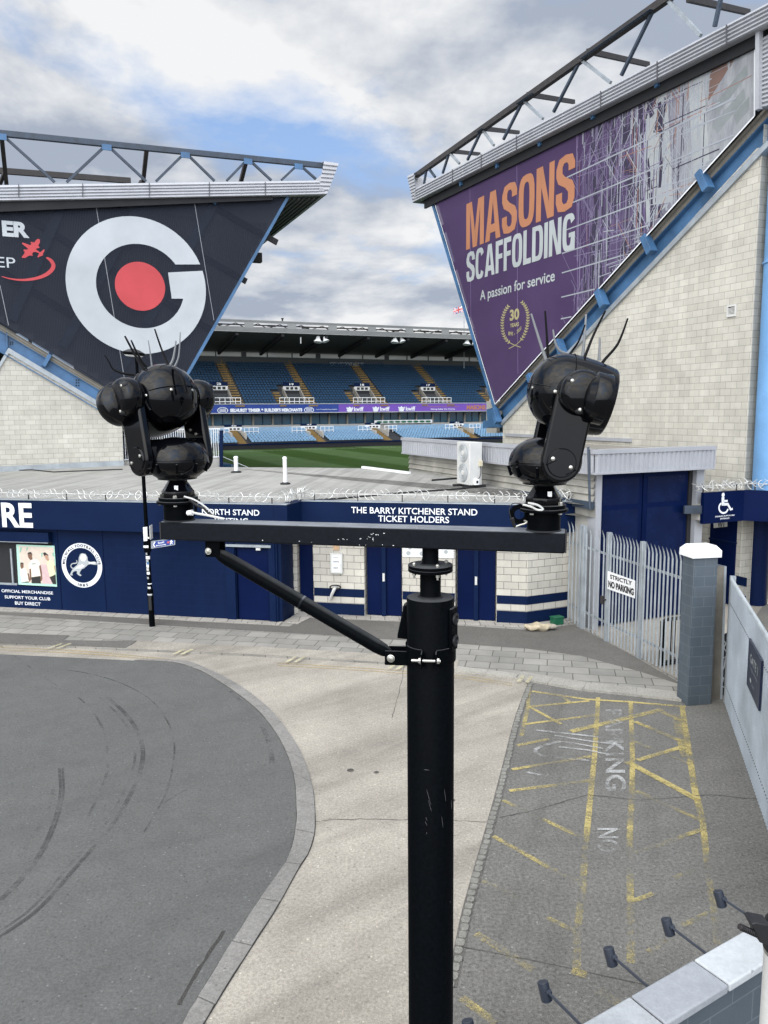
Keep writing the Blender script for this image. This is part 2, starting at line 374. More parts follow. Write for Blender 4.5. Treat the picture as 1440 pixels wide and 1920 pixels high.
# kerb stones round the turning circle
mid = [(V(a)+V(b))/2 for a, b in zip(inner, outer)]
cum = [0]
for a, b in zip(mid, mid[1:]): cum.append(cum[-1]+(b-a).length)
def lerp_at(L, s):
    for i in range(len(cum)-1):
        if s <= cum[i+1] or i == len(cum)-2:
            t = (s-cum[i])/max(1e-6, cum[i+1]-cum[i]); return V(L[i]).lerp(V(L[i+1]), t)
bed = MB(); kb = MB()
for i in range(len(inner)-1):
    bed.poly([V((*V(p)[:2], Z2+.004)) for p in (inner[i], inner[i+1], outer[i+1], outer[i])])
structure(bed, 'kerb_joint', MT['dark_gap'])
s = 0.0; n_k = 0
while s < cum[-1]-.3:
    L = .9 + random.uniform(-.06, .08); a, b = s+.009, min(s+L-.009, cum[-1]); pi = []; po = []
    for k in range(5):
        q = a+(b-a)*k/4; i_, o_ = lerp_at(inner, q), lerp_at(outer, q); w = (o_-i_).normalized(); sh = random.uniform(.006, .016)
        pi.append(i_ + w*sh); po.append(o_ - w*sh)
    kb.prism([V((*p[:2], Z2+.005)) for p in pi] + [V((*p[:2], Z2+.005)) for p in reversed(po)], V((0, 0, .012+random.uniform(0, .006)))); s += L
structure(kb, 'kerb', MT['kerb'])
# tyre marks on the asphalt
MT['tyre'] = paint_worn('tyre_rubber_marks', (.085, .085, .084), -.05, .16, fine=5)
MT['tyre_dark'] = paint_worn('dark_tyre_rubber_marks', (.068, .068, .068), .34, .16, fine=6)
K5 = crop(0, 1180, 2); m = MB(); m2 = MB()
def groundline(mb, pts, w, z, n=6, conv=None):
    P = [gnd(*(conv(x, y) if conv else (x, y)), z).to_tuple() for x, y in pts]
    mb.ribbon([V(p) for p in (catmull(P, n) if n > 1 else P)], w)
groundline(m2, [(210, 147), (330, 165), (450, 200), (560, 260), (625, 340), (652, 420), (650, 500), (630, 590), (600, 660), (540, 760)], .035, .0122, conv=K5)
for dx, w in ((0, .05), (9, .035), (-26, .05)):
    groundline(m2 if dx >= 0 else m, [(400+dx, 255), (470+dx, 320), (515+dx, 390), (532+dx, 460), (520+dx, 540), (490+dx, 610), (420+dx, 730), (300+dx, 870), (150+dx, 1040), (0+dx, 1150), (-160, 1260)], w, .0123+dx*1e-5, conv=K5)
for dx, w in ((0, .05), (12, .04)):
    groundline(m2, [(222+dx, 520), (225+dx, 620), (190+dx, 750), (120+dx, 880), (0+dx, 1010), (-200, 1180)], w, .0125+dx*1e-5, conv=K5)
groundline(m, [(0, 60), (180, 190), (300, 260), (380, 360), (403, 450), (395, 560), (330, 700)], .05, .0127, conv=K5)
groundline(m, [(-40, 990), (0, 960), (90, 830), (170, 700), (200, 600)], .07, .0128, conv=K5)
groundline(m, [(1040, 500), (900, 530), (700, 600), (560, 690)], .05, .0129, conv=K5)
groundline(m, [(860, 230), (960, 330), (1010, 430), (1020, 560), (990, 700)], .10, .0130, conv=K5)
structure(m, 'road_tyre_marking', MT['tyre']); structure(m2, 'road_skid_marking', MT['tyre_dark'])
# cracks in the concrete
MT['crack'] = paint_worn('crack_dirt', (.06, .055, .05), 1.4, .2)
m = MB()
def crack(pts, w=.018):
    P = []
    for a, b in zip(pts, pts[1:]):
        for k in range(6): P.append((a[0]+(b[0]-a[0])*k/6+random.uniform(-1.2, 1.2), a[1]+(b[1]-a[1])*k/6+random.uniform(-.8, .8)))
    m.ribbon([gnd(x, y, .0085) for x, y in P + [pts[-1]]], [random.uniform(.5, 1.2)*w for _ in range(len(P)+1)])
crack([(592, 1541), (630, 1536), (720, 1536), (790, 1538), (853, 1538), (912, 1541)]); crack([(760, 1240), (752, 1280), (740, 1330), (735, 1345)], .014)
crack([(545, 1205), (536, 1214), (530, 1232)], .02); crack([(935, 1532), (1000, 1520), (1100, 1490), (1200, 1500), (1330, 1490), (1440, 1500)], .02)
crack([(865, 1775), (1000, 1800), (1180, 1840), (1300, 1860)], .016); crack([(335, 1885), (365, 1830), (420, 1745)], .05)
structure(m, 'pavement_crack', MT['crack'])
m = MB()
for x, y, r in ((657, 1444, .065), (706, 1448, .05), (848, 1500, .05)):
    c = gnd(x, y, .0088); m.poly(m.ring(c, V((0, 0, 1)), r, 16))
structure(m, 'pavement_stain', MT['crack'])
# yellow lines of the carriageway edge
MT['yellow_faint'] = paint_worn('faded_yellow_line', (.50, .39, .20), .85, .22)
MT['yellow'] = paint_worn('worn_yellow_paint', (.54, .44, .17), .80, .12, lean=.010)
MT['yellow_lite'] = paint_worn('thin_worn_yellow_paint', (.52, .43, .17), .52, .12, lean=.008)
MT['white_worn'] = paint_worn('worn_white_paint', (.56, .56, .55), .62, .12)
MT['cream_paint'] = paint_worn('pale_yellow_dashes', (.60, .55, .36), 1.3, .2)
m = MB()
for dy in (0, 4.5):
    groundline(m, [(-420, 1194+dy), (0, 1213.5+dy), (160, 1221+dy), (325, 1237+dy*.6)], .075, .0125, 3)
    groundline(m, [(520, 1243+dy), (640, 1250+dy), (760, 1258+dy), (860, 1266+dy), (960, 1281+dy)], .06, .0125, 3)
structure(m, 'road_edge_marking', MT['yellow_faint'])
# hatched no-parking bay
Kb = crop(720, 1180, 2)
m = MB(); ml = MB(); zz = [.0060]
def hl(pts, w, faint=False):
    P = [gnd(*Kb(x, y), zz[0]) for x, y in pts]; (ml if faint else m).ribbon(P, w*.86); zz[0] += .00025
hl([(803, 255), (790, 470), (775, 620), (757, 800)], .11); hl([(757, 800), (745, 970), (725, 1130), (722, 1290)], .11, True)
hl([(925, 268), (932, 480), (930, 620), (922, 750)], .11); hl([(922, 750), (922, 900), (925, 1090), (925, 1250)], .11, True)
hl([(1118, 290), (1135, 400), (1165, 600), (1195, 720)], .13); hl([(1195, 720), (1215, 900)], .11); hl([(1215, 900), (1240, 1080), (1250, 1180)], .1, True)
hl([(555, 232), (760, 262), (925, 272), (1132, 290)], .11); hl([(545, 200), (540, 290), (515, 400)], .1, True)
for a, b, w, f in (((540, 290), (770, 268), .10, 0), ((530, 355), (805, 320), .10, 0), ((545, 290), (665, 355), .10, 0), ((500, 435), (620, 410), .11, 0), ((480, 525), (780, 475), .10, 0),
                   ((470, 605), (785, 565), .11, 0), ((445, 640), (740, 780), .10, 1), ((410, 775), (605, 885), .10, 0), ((605, 885), (740, 950), .10, 1), ((370, 940), (510, 1010), .10, 1),
                   ((345, 1140), (560, 1275), .13, 0), ((290, 1380), (420, 1475), .12, 0), ((610, 1080), (725, 1135), .09, 1), ((800, 1350), (890, 1410), .13, 0), ((735, 1275), (728, 1300), .2, 0),
                   ((700, 383), (1045, 300), .17, 0), ((1045, 310), (1120, 345), .14, 0), ((940, 345), (1120, 420), .14, 0), ((940, 420), (1150, 505), .08, 1), ((950, 490), (1120, 440), .13, 0),
                   ((910, 495), (1180, 640), .17, 0), ((945, 605), (1200, 720), .11, 0), ((940, 840), (1190, 750), .10, 1), ((1090, 930), (1225, 880), .10, 1), ((930, 1020), (1010, 990), .09, 1),
                   ((1120, 1110), (1220, 1060), .09, 1), ((990, 1210), (1060, 1165), .09, 1), ((1095, 320), (1130, 480), .2, 1), ((665, 250), (700, 275), .1, 1)):
    hl([a, ((a[0]+b[0])/2, (a[1]+b[1])/2), b], w, f)
structure(m, 'road_hatch_marking', MT['yellow']); structure(ml, 'road_faded_marking', MT['yellow_lite'])
# white lettering on the ground: NO PARKING read towards the left, and a broad arrow
m = MB()
def gtext(s, x0, y0, x1, y1, bold):
    a = gnd(*Kb(x0, y0), .015); b = gnd(*Kb(x0, y1), .015); c = gnd(*Kb(x1, y0), .015)
    along = b-a; across = c-a
    text_box(m, s, lambda u, v: a + along*u + across*v, 0, 0, 1, 1, bold)
gtext('PARKING', 830, 300, 892, 605, .02); gtext('NO', 800, 745, 878, 835, .02)
for pts, w in (([(570, 378), (730, 395), (890, 412)], .07), ([(640, 398), (780, 420), (890, 433)], .06), ([(655, 440), (760, 452), (850, 470)], .06), ([(660, 420), (720, 428), (820, 446)], .05)):
    m.ribbon([gnd(*Kb(x, y), .0155) for x, y in pts], w)
m.ribbon([V(p) for p in catmull([gnd(*Kb(x, y), .016).to_tuple() for x, y in [(660, 420), (600, 435), (568, 452), (585, 470), (650, 480), (720, 486), (770, 492)]], 5)], .08)
m.ribbon([gnd(*Kb(x, y), .0155) for x, y in ((535, 535), (600, 548), (710, 562))], .07)
structure(m, 'road_lettering_marking', MT['white_worn'])
# sett line between concrete and tarmac
m = MB(); P = [V(p) for p in catmull([gnd(x, y).to_tuple() for x, y in cob_px[:8]], 8)]; acc = 0
gb = MB(); gb.ribbon([V((p.x+.055, p.y, .0065)) for p in P], .14); structure(gb, 'sett_joint', MT['tarmac_strip'])
for a, b in zip(P, P[1:]):
    L = (b-a).length; t = -acc
    while t < L:
        if t >= 0:
            c = a.lerp(b, t/L); d = (b-a).normalized(); w = V((-d.y, d.x, 0))
            if w.x < 0: w = -w
            q = c + w*(.055+random.uniform(-.012, .012)); sx, sy = .125+random.uniform(-.02, .015), .108+random.uniform(-.02, .012)
            n = 8; pts = [q + d*(sx/2*math.copysign(abs(math.cos(2*math.pi*i/n+.4))**.6, math.cos(2*math.pi*i/n+.4))) + w*(sy/2*math.copysign(abs(math.sin(2*math.pi*i/n+.4))**.6, math.sin(2*math.pi*i/n+.4))) for i in range(n)]
            m.prism([V((p.x, p.y, .007)) for p in pts], V((0, 0, .012+random.uniform(0, .01))))
        t += .145
    acc = (L - (t-.145)) % .145
structure(m, 'sett_kerb', MT['sett'])

# ------------------------------------------------------------------ pavement in front of the building
def pz(x, y, z=PZ): return gnd(x, y, z)
A_l = PA.p(-30, 0, 0); A_c = PA.hit(530, 1167); A_c.z = 0
wallfoot = [PA.p(PA.sz(-420, 1100)[0], 0, -.3), V((*PA.hit(530, 1167)[:2], 0)), V((*PB.hit(557, 1148)[:2], 0)), V((*corC[:2], 0)), V((*PC.hit(1075, 1168)[:2], 0))]
kp = [gnd(x, y, 0) for x, y in kerb_px]
pav = [V((p.x, p.y, 0)) for p in wallfoot] + [gnd(1134, 1203), gnd(1194, 1235), gnd(1286, 1288)] + [V((p.x, p.y, 0)) for p in reversed(kp)]
m = MB(); m.prism(pav, V((0, 0, PZ))); structure(m, 'pavement', MT['flags'])
m = MB(); q = kp
for a, b in zip(kp, kp[1:]):                                   # kerb stones along the carriageway
    L = (b-a).length; n = max(1, round(L/.92)); d = (b-a)/n
    for k in range(n):
        c = a + d*(k+.5) + V((.0, .16, 0)); wd = .30 if a.x < 2 else .5
        if a.x >= 2: c += V((0, .1, 0))
        m.box(V((c.x, c.y, (PZ+.006)/2+.001)), d.length-.014, wd, PZ+.006, d.normalized())
structure(m, 'pavement_kerb', MT['kerb_edge'])
# dark tarmac strip and wider apron before the turnstiles
K7 = crop(360, 880, 2.4); K8 = crop(900, 860, 8/3); K6 = crop(0, 880, 3)
m = MB(); zt = PZ+.004
m.poly([pz(-420, 1131, zt), pz(0, 1147.5, zt), pz(160, 1153, zt), pz(360, 1165, zt), pz(543, 1174.5, zt), pz(569, 1158, zt), pz(750, 1166, zt), pz(988, 1181, zt), pz(1075, 1171, zt),
        pz(1134, 1201, zt), pz(1194, 1233, zt), pz(1284, 1286, zt), pz(1200, 1259, zt), pz(1087, 1229, zt), pz(988, 1216, zt), pz(900, 1210, zt), pz(864, 1207, zt), pz(600, 1190, zt), pz(360, 1176, zt), pz(160, 1163, zt), pz(0, 1152.5, zt), pz(-420, 1136, zt)])
structure(m, 'path', MT['tarmac_strip'])
m = MB(); zt = PZ+.0105
m.poly([pz(0, 1187, zt), pz(130, 1191, zt), pz(118, 1200, zt), pz(180, 1201, zt), pz(257, 1201, zt), pz(236, 1215, zt), pz(0, 1205, zt), pz(-300, 1193, zt), pz(-300, 1173, zt)])
m.poly([pz(258, 1201, zt), pz(480, 1212, zt), pz(700, 1225, zt), pz(860, 1237, zt), pz(856, 1256, zt), pz(727, 1241, zt), pz(480, 1227, zt), pz(238, 1216, zt)])
structure(m, 'pavement_patch', MT['forecourt'])
m = MB(); zt = PZ+.0145; m.poly([pz(0, 1187, zt), pz(130, 1191, zt), pz(118, 1200, zt), pz(180, 1201, zt), pz(257, 1201, zt), pz(236, 1215, zt), pz(0, 1205, zt), pz(-300, 1193, zt), pz(-300, 1173, zt)])
structure(m, 'path_patch', MT['tarmac_strip'])
m = MB()                                                           # pale edging slabs along the wall foot
for pl_, x0, x1, in ((PA, -420, 530), (PB, 565, 988), (PC, 988, 1070)):
    a = V((*pl_.hit(x0, 1150)[:2], PZ+.005)); b = V((*pl_.hit(x1, 1150)[:2], PZ+.005)); w = pl_.n*.42
    m.prism([a+pl_.n*.01, b+pl_.n*.01, b+w, a+w], V((0, 0, .012)))
a = V((*PA.hit(530, 1150)[:2], PZ+.006)); b = V((*PB.hit(562, 1150)[:2], PZ+.006)); m.prism([a+V((.02, 0, 0)), a+V((.5, -.3, 0)), b+V((.5, -.35, 0)), b+V((.02, 0, 0))], V((0, 0, .013)))
structure(m, 'pavement_edging', MT['edging'])
m = MB()                                                           # loading dashes on the kerb
for x, y in ((104, 1210.5), (120, 1210.5), (335, 1222), (350, 1222), (546, 1236), (562, 1236), (737, 1248), (752, 1249), (977, 1272), (992, 1274)):
    c = gnd(x, y, PZ+.019); d = V((.42, .91, 0)).normalized(); w = V((d.y, -d.x, 0)); m.poly([c+d*.24+w*.05, c+d*.24-w*.05, c-d*.24-w*.05, c-d*.24+w*.05])
structure(m, 'pavement_marking', MT['cream_paint'])
# yard behind the fence
m = MB(); z = .003
m.poly([V((*PC.hit(1075, 1168)[:2], z)), V((7.6, 24.8, z)), V((12.3, 27.2, z)), V((12.6, 25, z)), V((7.35, 17.4, z)), gnd(1194, 1233, z), gnd(1134, 1201, z)])
structure(m, 'path_yard', MT['forecourt'])
# ------------------------------------------------------------------ club building (shop front, turnstile hall, flat roof)
def holed(mb, pl, s0, s1, z0, z1, holes, depth=.25, off=0.0, thick=.3, ends=True):
    xs = sorted({s0, s1, *[h[0] for h in holes], *[h[1] for h in holes]}); zs = sorted({z0, z1, *[h[2] for h in holes], *[h[3] for h in holes]})
    for a, b in zip(xs, xs[1:]):
        for c, d in zip(zs, zs[1:]):
            mx, mz = (a+b)/2, (c+d)/2
            if any(h[0] < mx < h[1] and h[2] < mz < h[3] for h in holes): continue
            mb.poly([pl.p(a, c, off), pl.p(b, c, off), pl.p(b, d, off), pl.p(a, d, off)])
    for a, b, c, d in holes:
        for q in (((a, c), (a, d)), ((b, c), (b, d)), ((a, c), (b, c)), ((a, d), (b, d))):
            (p, r) = q; mb.poly([pl.p(p[0], p[1], off), pl.p(r[0], r[1], off), pl.p(r[0], r[1], off-depth), pl.p(p[0], p[1], off-depth)])
        mb.poly([pl.p(a, c, off-depth), pl.p(b, c, off-depth), pl.p(b, d, off-depth), pl.p(a, d, off-depth)])
    for q in ((s0, 0), (s1, 0)):
        if ends: mb.poly([pl.p(q[0], z0, off), pl.p(q[0], z1, off), pl.p(q[0], z1, off-thick), pl.p(q[0], z0, off-thick)])
    mb.poly([pl.p(s0, z1, off), pl.p(s1, z1, off), pl.p(s1, z1, off-thick), pl.p(s0, z1, off-thick)])
def slab(mb, pl, s0, s1, z0, z1, o0, o1):
    mb.prism([pl.p(s0, z0, o0), pl.p(s1, z0, o0), pl.p(s1, z1, o0), pl.p(s0, z1, o0)], pl.n*(o1-o0)); return mb
def part(name, m, parent, fn, **k):
    mb = MB(); fn(mb); return mb.build(name, m, parent, **k)

B = thing('club_building', 'low navy club building with flat roof, shop window and turnstile doors behind the pavement', 'building', tuple(PA.p(0, 0, -1)))
sA = lambda x, y=1100: PA.sz(x, y)[0]
sB = lambda x, y=1100: PB.sz(x, y)[0]
zA = lambda x, y, o=0: PA.sz(x, y, o)[1]
aL, aR = sA(-420), sA(530, 1167)
WT = FB0 + .3
x193 = sA(196, 1080); dL, dR = sA(444, 1100), sA(505, 1100); w0, w1 = sA(-420), sA(103)
win_b, win_t = zA(50, 1099), zA(50, 1017)
MT['navy_panel'] = mat('navy_panel_paint', sc3(NAVY, 1.05), .45, var=.1, vs=.5, fine=.03, spec=.07)
part('shop_wall', MT['navy_panel'], B, lambda m: holed(m, PA, aL, x193, 0, WT, [(sA(-200), sA(103), win_b, win_t)], .18))
part('block_wall', MT['navy_block'], B, lambda m: (holed(m, PA, x193+.012, aR, 0, WT, [(dL, dR, .06, zA(470, 1027))], .12),
     m.prism([PA.p(aR, 0, -.3), PA.p(aR, WT, -.3), PA.p(aR, WT, -1.6), PA.p(aR, 0, -1.6)], PA.d*-.1)))
# shop window
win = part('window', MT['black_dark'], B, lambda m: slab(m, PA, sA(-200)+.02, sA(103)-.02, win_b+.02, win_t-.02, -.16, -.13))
def wf(m):
    for a in (sA(-100), sA(22)-.03): slab(m, PA, a, a+.06, win_b+.03, win_t-.25, -.12, -.07)
    slab(m, PA, sA(-190), sA(30), win_b, win_b+.06, -.12, -.06)
part('frame', MT['galv'], win, wf)
part('shutter_box', MT['navy'], B, lambda m: slab(m, PA, sA(-200), sA(104), win_t+.05, win_t+.38, .01, .20))
part('shutter_edge', MT['galv'], B, lambda m: slab(m, PA, sA(-200), sA(102), win_t+.025, win_t+.048, .02, .19))
# poster in the window
Kp = crop(0, 1000, 1440/220)
po = part('poster', None, B, lambda m: m.prism(PA.hits([(30.7, 1020.7), (102.3, 1023.3), (107.3, 1100), (35, 1096)], .02), PA.n*.012))
po.data.materials.append(mat('mint_poster_border', (.42, .66, .56), .35, var=.04))
def pst(name, col, polys, off):
    part(name, mat('poster_'+name, col, .4, var=.08, vs=6), po, lambda m: [m.poly(PA.hits([Kp(*q) for q in p], off)) for p in polys])
pst('backdrop', (.62, .53, .45), [[(232, 155), (655, 172), (690, 625), (262, 600)]], .036)
pst('backdrop_wall', (.58, .42, .42), [[(500, 380), (585, 390), (640, 622), (520, 618)]], .038)
pst('green_graphic', (.25, .45, .36), [[(250, 170), (275, 170), (255, 235), (240, 232)], [(330, 172), (350, 172), (330, 215), (318, 215)], [(505, 240), (525, 235), (520, 290), (505, 295)], [(640, 240), (660, 235), (664, 285), (648, 280)]], .038)
pst('shirt', (.74, .74, .64), [[(245, 448), (275, 425), (310, 432), (332, 470), (335, 490), (350, 588), (265, 598), (252, 520), (246, 490)],
     [(352, 372), (380, 335), (420, 312), (455, 322), (480, 345), (497, 385), (478, 400), (498, 520), (390, 535), (382, 430), (360, 440)]], .040)
pst('yellow_shirt', (.66, .70, .42), [[(575, 350), (610, 325), (650, 345), (672, 380), (665, 410), (680, 500), (640, 535), (608, 520), (588, 440)]], .041)
pst('skin', (.18, .095, .06), [[(340, 270), (352, 240), (378, 235), (395, 255), (392, 290), (400, 318), (372, 328), (352, 305)], [(480, 400), (497, 388), (512, 470), (520, 560), (505, 590), (490, 570), (500, 520)], [(360, 440), (380, 430), (384, 560), (370, 585)],
     [(248, 375), (270, 365), (288, 380), (286, 420), (268, 440), (250, 410)], [(335, 492), (350, 488), (372, 580), (360, 600)]], .043)
pst('pale_skin', (.45, .27, .19), [[(540, 275), (560, 262), (588, 272), (595, 310), (605, 330), (585, 340), (560, 315)], [(660, 400), (676, 395), (682, 480), (670, 460)]], .043)
pst('dark_hair_and_shorts', (.02, .02, .02), [[(385, 540), (495, 525), (500, 615), (388, 612)], [(608, 538), (680, 505), (688, 625), (648, 622)], [(262, 600), (350, 592), (352, 604), (264, 603)], [(335, 262), (345, 235), (380, 230), (398, 262), (380, 248), (352, 252)],
     [(528, 240), (552, 232), (590, 262), (592, 280), (570, 262), (540, 278)], [(246, 378), (255, 358), (285, 362), (290, 380), (268, 370)], [(388, 372), (440, 370), (440, 378), (390, 380)]], .045)
# lettering on the shop wall
part('lettering', MT['white_vinyl'], B, lambda m: (text_px(m, 'OFFICIAL MERCHANDISE', PA, (3, 1110.2), (99.3, 1109.2), .006, .012), text_px(m, 'SUPPORT YOUR CLUB', PA, (9, 1121.8), (94, 1120.2), .006, .012), text_px(m, 'BUY DIRECT', PA, (28.3, 1133.5), (76, 1129.8), .006, .012)))
# round club emblem
ec = PA.sz((757+1250)/2/6.545, 1000+393/6.545, .004); er = (PA.sz(191.3, 1060)[0]-PA.sz(115.6, 1060)[0])/2
def disc(m, r0, r1, off, n=72):
    for i in range(n):
        a, b = 2*math.pi*i/n, 2*math.pi*(i+1)/n
        m.poly([PA.p(ec[0]+r*math.cos(t), ec[1]+r*math.sin(t), off) for r, t in ((r0, a), (r1, a), (r1, b), (r0, b))])
em = part('emblem', MT['white_vinyl'], B, lambda m: disc(m, er*.785, er, .006))
def ringtext(m, s, r, a0, a1, h, flip=False, bold=.03):
    ws = []
    for ch in s:
        vs, fs = text_geo(ch if ch != ' ' else 'n', bold); x = [v[0] for v in vs]; ws.append((max(x)-min(x)) if ch != ' ' else .3)
    tot = sum(ws) + .16*(len(s)-1); a = a0; k = (a1-a0)/tot
    for ch, w in zip(s, ws):
        if ch != ' ':
            vs, fs = text_geo(ch, bold); x0 = min(v[0] for v in vs)
            def pt(x, y):
                t = a + (x-x0)*k; rr = r + (-(y/.73-.5) if flip else (y/.73-.5))*h
                return PA.p(ec[0]+rr*math.cos(t), ec[1]+rr*math.sin(t), .011)
            m.add([pt(*v) for v in vs], fs)
        a += (w+.16)*k
part('emblem_lettering', MT['black_print'], em, lambda m: (ringtext(m, 'MILLWALL FOOTBALL CLUB', er*.89, R(178), R(4), er*.125), ringtext(m, '1885', er*.89, R(254), R(287), er*.125, True)))
lion = [(1010, 243), (1050, 252), (1072, 288), (1078, 338), (1110, 350), (1160, 346), (1187, 358), (1187, 387), (1150, 385), (1110, 378), (1080, 385), (1060, 405), (1035, 427), (1000, 442), (985, 470), (974, 492), (1002, 515), (985, 527), (958, 510), (942, 492), (945, 465), (920, 462), (902, 472), (886, 495), (895, 517), (864, 515), (861, 500), (884, 450), (908, 420), (943, 390), (963, 350), (966, 300), (983, 255)]
part('lion', MT['silver_print'], em, lambda m: (m.poly(PA.hits([Kp(*q) for q in lion], .009)),
     m.ribbon(PA.hits([Kp(*q) for q in catmull([(905, 432), (878, 420), (870, 395), (888, 372), (920, 368), (945, 358), (940, 330)], 4)], .0088), .035, PA.n)))
part('lion_mane', MT['white_vinyl'], em, lambda m: [m.poly(PA.hits([Kp(*q) for q in p], .0115)) for p in ([(1005, 255), (1045, 262), (1062, 300), (1040, 345), (1000, 340), (980, 300)], [(1085, 358), (1150, 352), (1180, 362), (1150, 372), (1090, 370)], [(960, 400), (1010, 380), (1040, 400), (990, 430), (940, 430), (900, 455)])])
# joints of the panels
part('joint_strip', MT['navy_deep'], B, lambda m: [slab(m, PA, a-.012, a+.012, .06, FB0, .001, .012) for a in (sA(112.5, 1080), x193)])
# side door
dr = part('door', MT['navy_door'], B, lambda m: slab(m, PA, dL+.03, dR-.03, .07, zA(470, 1029), -.10, -.05))
part('door_frame', MT['navy'], B, lambda m: (slab(m, PA, dL-.32, dL-.02, .06, FB0, .002, .07), slab(m, PA, dR+.02, dR+.30, .06, FB0, .002, .07)))
part('door_canopy', MT['galv'], B, lambda m: slab(m, PA, dL-.28, dR+.12, zA(470, 1025), zA(470, 1020.5), .005, .12))
part('downpipe', MT['navy'], B, lambda m: m.cyl(PA.p(sA(517), .1, .09), PA.p(sA(517), FB0, .09), .035))
part('handle', MT['bolt'], dr, lambda m: m.box(PA.p(sA(516), 1.35, .14), .05, .06, .1, PA.d))
part('door_light', MT['plastic_grey'], B, lambda m: slab(m, PA, sA(484), sA(492), zA(488, 1031), zA(488, 1026.5), .02, .10))
part('camera_box', MT['plastic_grey'], B, lambda m: m.box(PA.p(sA(536, 1020), 2.72, -.2), .12, .25, .16, PA.d))
# turnstile front
bL, bR = sB(545), PB.sz(988, 1176.8)[0]
rz = 2.62
h1 = (sB(558), sB(588), .05, rz); h2 = (sB(683.5), sB(754), .05, rz); h3 = (sB(853.5), sB(931), .05, rz)
part('turnstile_wall', MT['block_near'], B, lambda m: holed(m, PB, bL, bR, 0, WT, [h1, h2, h3], .35))
cR = PC.sz(1112, 1170)[0]
part('angled_wall', MT['block_near'], B, lambda m: holed(m, PC, 0.0, cR, 0, WT, [], .3))
def bands(m):
    for (x0, x1) in ((588.5, 683), (754.5, 853), (931.5, 988)):
        a, b = sB(x0), sB(x1) if x1 != 988 else bR
        slab(m, PB, a+.004, b, 0, PB.sz(960, 1146)[1], .0, .006); slab(m, PB, a+.004, b, PB.sz(960, 1133)[1], PB.sz(960, 1117)[1], .0, .006)
    slab(m, PC, 0.0, cR, 0, PB.sz(960, 1146)[1], .0, .006); slab(m, PC, 0.0, cR, PB.sz(960, 1133)[1], PB.sz(960, 1117)[1], .0, .006)
part('painted_band', MT['navy_block'], B, bands)
for (a, b, c, d), one in ((h1, 1), (h2, 0), (h3, 0)):
    door = part('turnstile_door', MT['navy_door'], B, lambda m: [slab(m, PB, p, q, .07, 2.3, -.22, -.16) for p, q in (((a+.04, b-.04),) if one else ((a+.05, (a+b)/2-.07), ((a+b)/2+.07, b-.05)))])
    part('door_frame', MT['navy'], B, lambda m: [slab(m, PB, a+.02, b-.02, 2.31, 2.37, -.2, -.10), slab(m, PB, a+.03, b-.03, 2.38, rz-.01, -.24, -.18)] + ([] if one else [slab(m, PB, (a+b)/2-.065, (a+b)/2+.065, .06, 2.30, -.2, -.08)]))
    if not one: part('handle', MT['plastic_grey'], door, lambda m: slab(m, PB, (a+b)/2-.035, (a+b)/2+.035, 1.2, 1.46, -.078, -.06))
# fascia
faR = FA.sz(538, 947)[0]; fbL = FB.sz(565, 940)[0]; fbR = FB.sz(975, 949)[0]; fcR = FC.sz(1150, 938)[0]; faL = FA.sz(-420, 940)[0]
fas = part('fascia', MT['navy'], B, lambda m: (slab(m, FA, faL, faR, FB0, FZ, -.5, 0), slab(m, FB, fbL-.35, fbR, FB0, FZ, -.5, 0), slab(m, FC, 0, fcR, FB0, FZ, -.25, 0),
     m.prism([FA.p(faR, FB0, -.02), FB.p(fbL, FB0, -.02), FB.p(fbL, FZ-.004, -.02), FA.p(faR, FZ-.004, -.02)], V((-.4, 0, 0)))))
part('soffit', MT['navy_deep'], B, lambda m: (slab(m, FA, faL, faR-.05, FB0+.02, FB0+.1, -1.0, -.45), slab(m, FB, fbL, fbR, FB0+.02, FB0+.1, -1.0, -.45)))
part('fascia_trim', MT['galv'], fas, lambda m: (slab(m, FA, faL, faR, FZ+.001, FZ+.022, -.3, .012), slab(m, FB, fbL, fbR, FZ+.001, FZ+.022, -.3, .012), slab(m, FC, 0, fcR, FZ+.001, FZ+.022, -.2, .012)))
part('shop_lettering', MT['white'], fas, lambda m: text_px(m, 'STORE', FA, (-97, 986), (59, 942.8), .02, .03))
part('north_stand_lettering', MT['white_vinyl'], fas, lambda m: (text_px(m, 'NORTH STAND', FA, (379, 964.8), (486, 956), .012, .012), text_px(m, 'VISITING', FA, (402, 980.5), (465, 972), .012, .012)))
part('ticket_holders_lettering', MT['white_vinyl'], fas, lambda m: (text_px(m, 'THE BARRY KITCHENER STAND', FB, (658.5, 962), (895, 954.5), .012, .012), text_px(m, 'TICKET HOLDERS', FB, (709, 978), (842, 969), .012, .012)))
# wall fittings
nb = thing('notice_case', 'grey framed notice case on the cream block wall above the dangling hose', 'notice case', tuple(PB.p(sB(632), 1.6, 0)))
q0 = PB.sz(621, 1074); q1 = PB.sz(643, 1037)
part('case_frame', MT['plastic_grey'], nb, lambda m: slab(m, PB, q0[0], q1[0], q0[1], q1[1], .005, .09), bevel=.01)
part('paper', MT['white'], nb, lambda m: (slab(m, PB, q0[0]+.06, q1[0]-.06, q0[1]+.45*(q1[1]-q0[1]), q1[1]-.06, .091, .095), slab(m, PB, q0[0]+.06, q1[0]-.07, q0[1]+.06, q0[1]+.4*(q1[1]-q0[1]), .091, .095)))
part('printed_text', MT['steel_blue_dk'], nb, lambda m: [slab(m, PB, q0[0]+.1, q1[0]-.1-k*.012, q0[1]+z*(q1[1]-q0[1]), q0[1]+(z+.02)*(q1[1]-q0[1]), .096, .097) for k, z in enumerate((.56, .6, .8, .25, .3))])
wl = thing('wall_light', 'small square amber light on the cream wall above the notice case', 'light', tuple(PB.p(sB(633), 2.4, 0)))
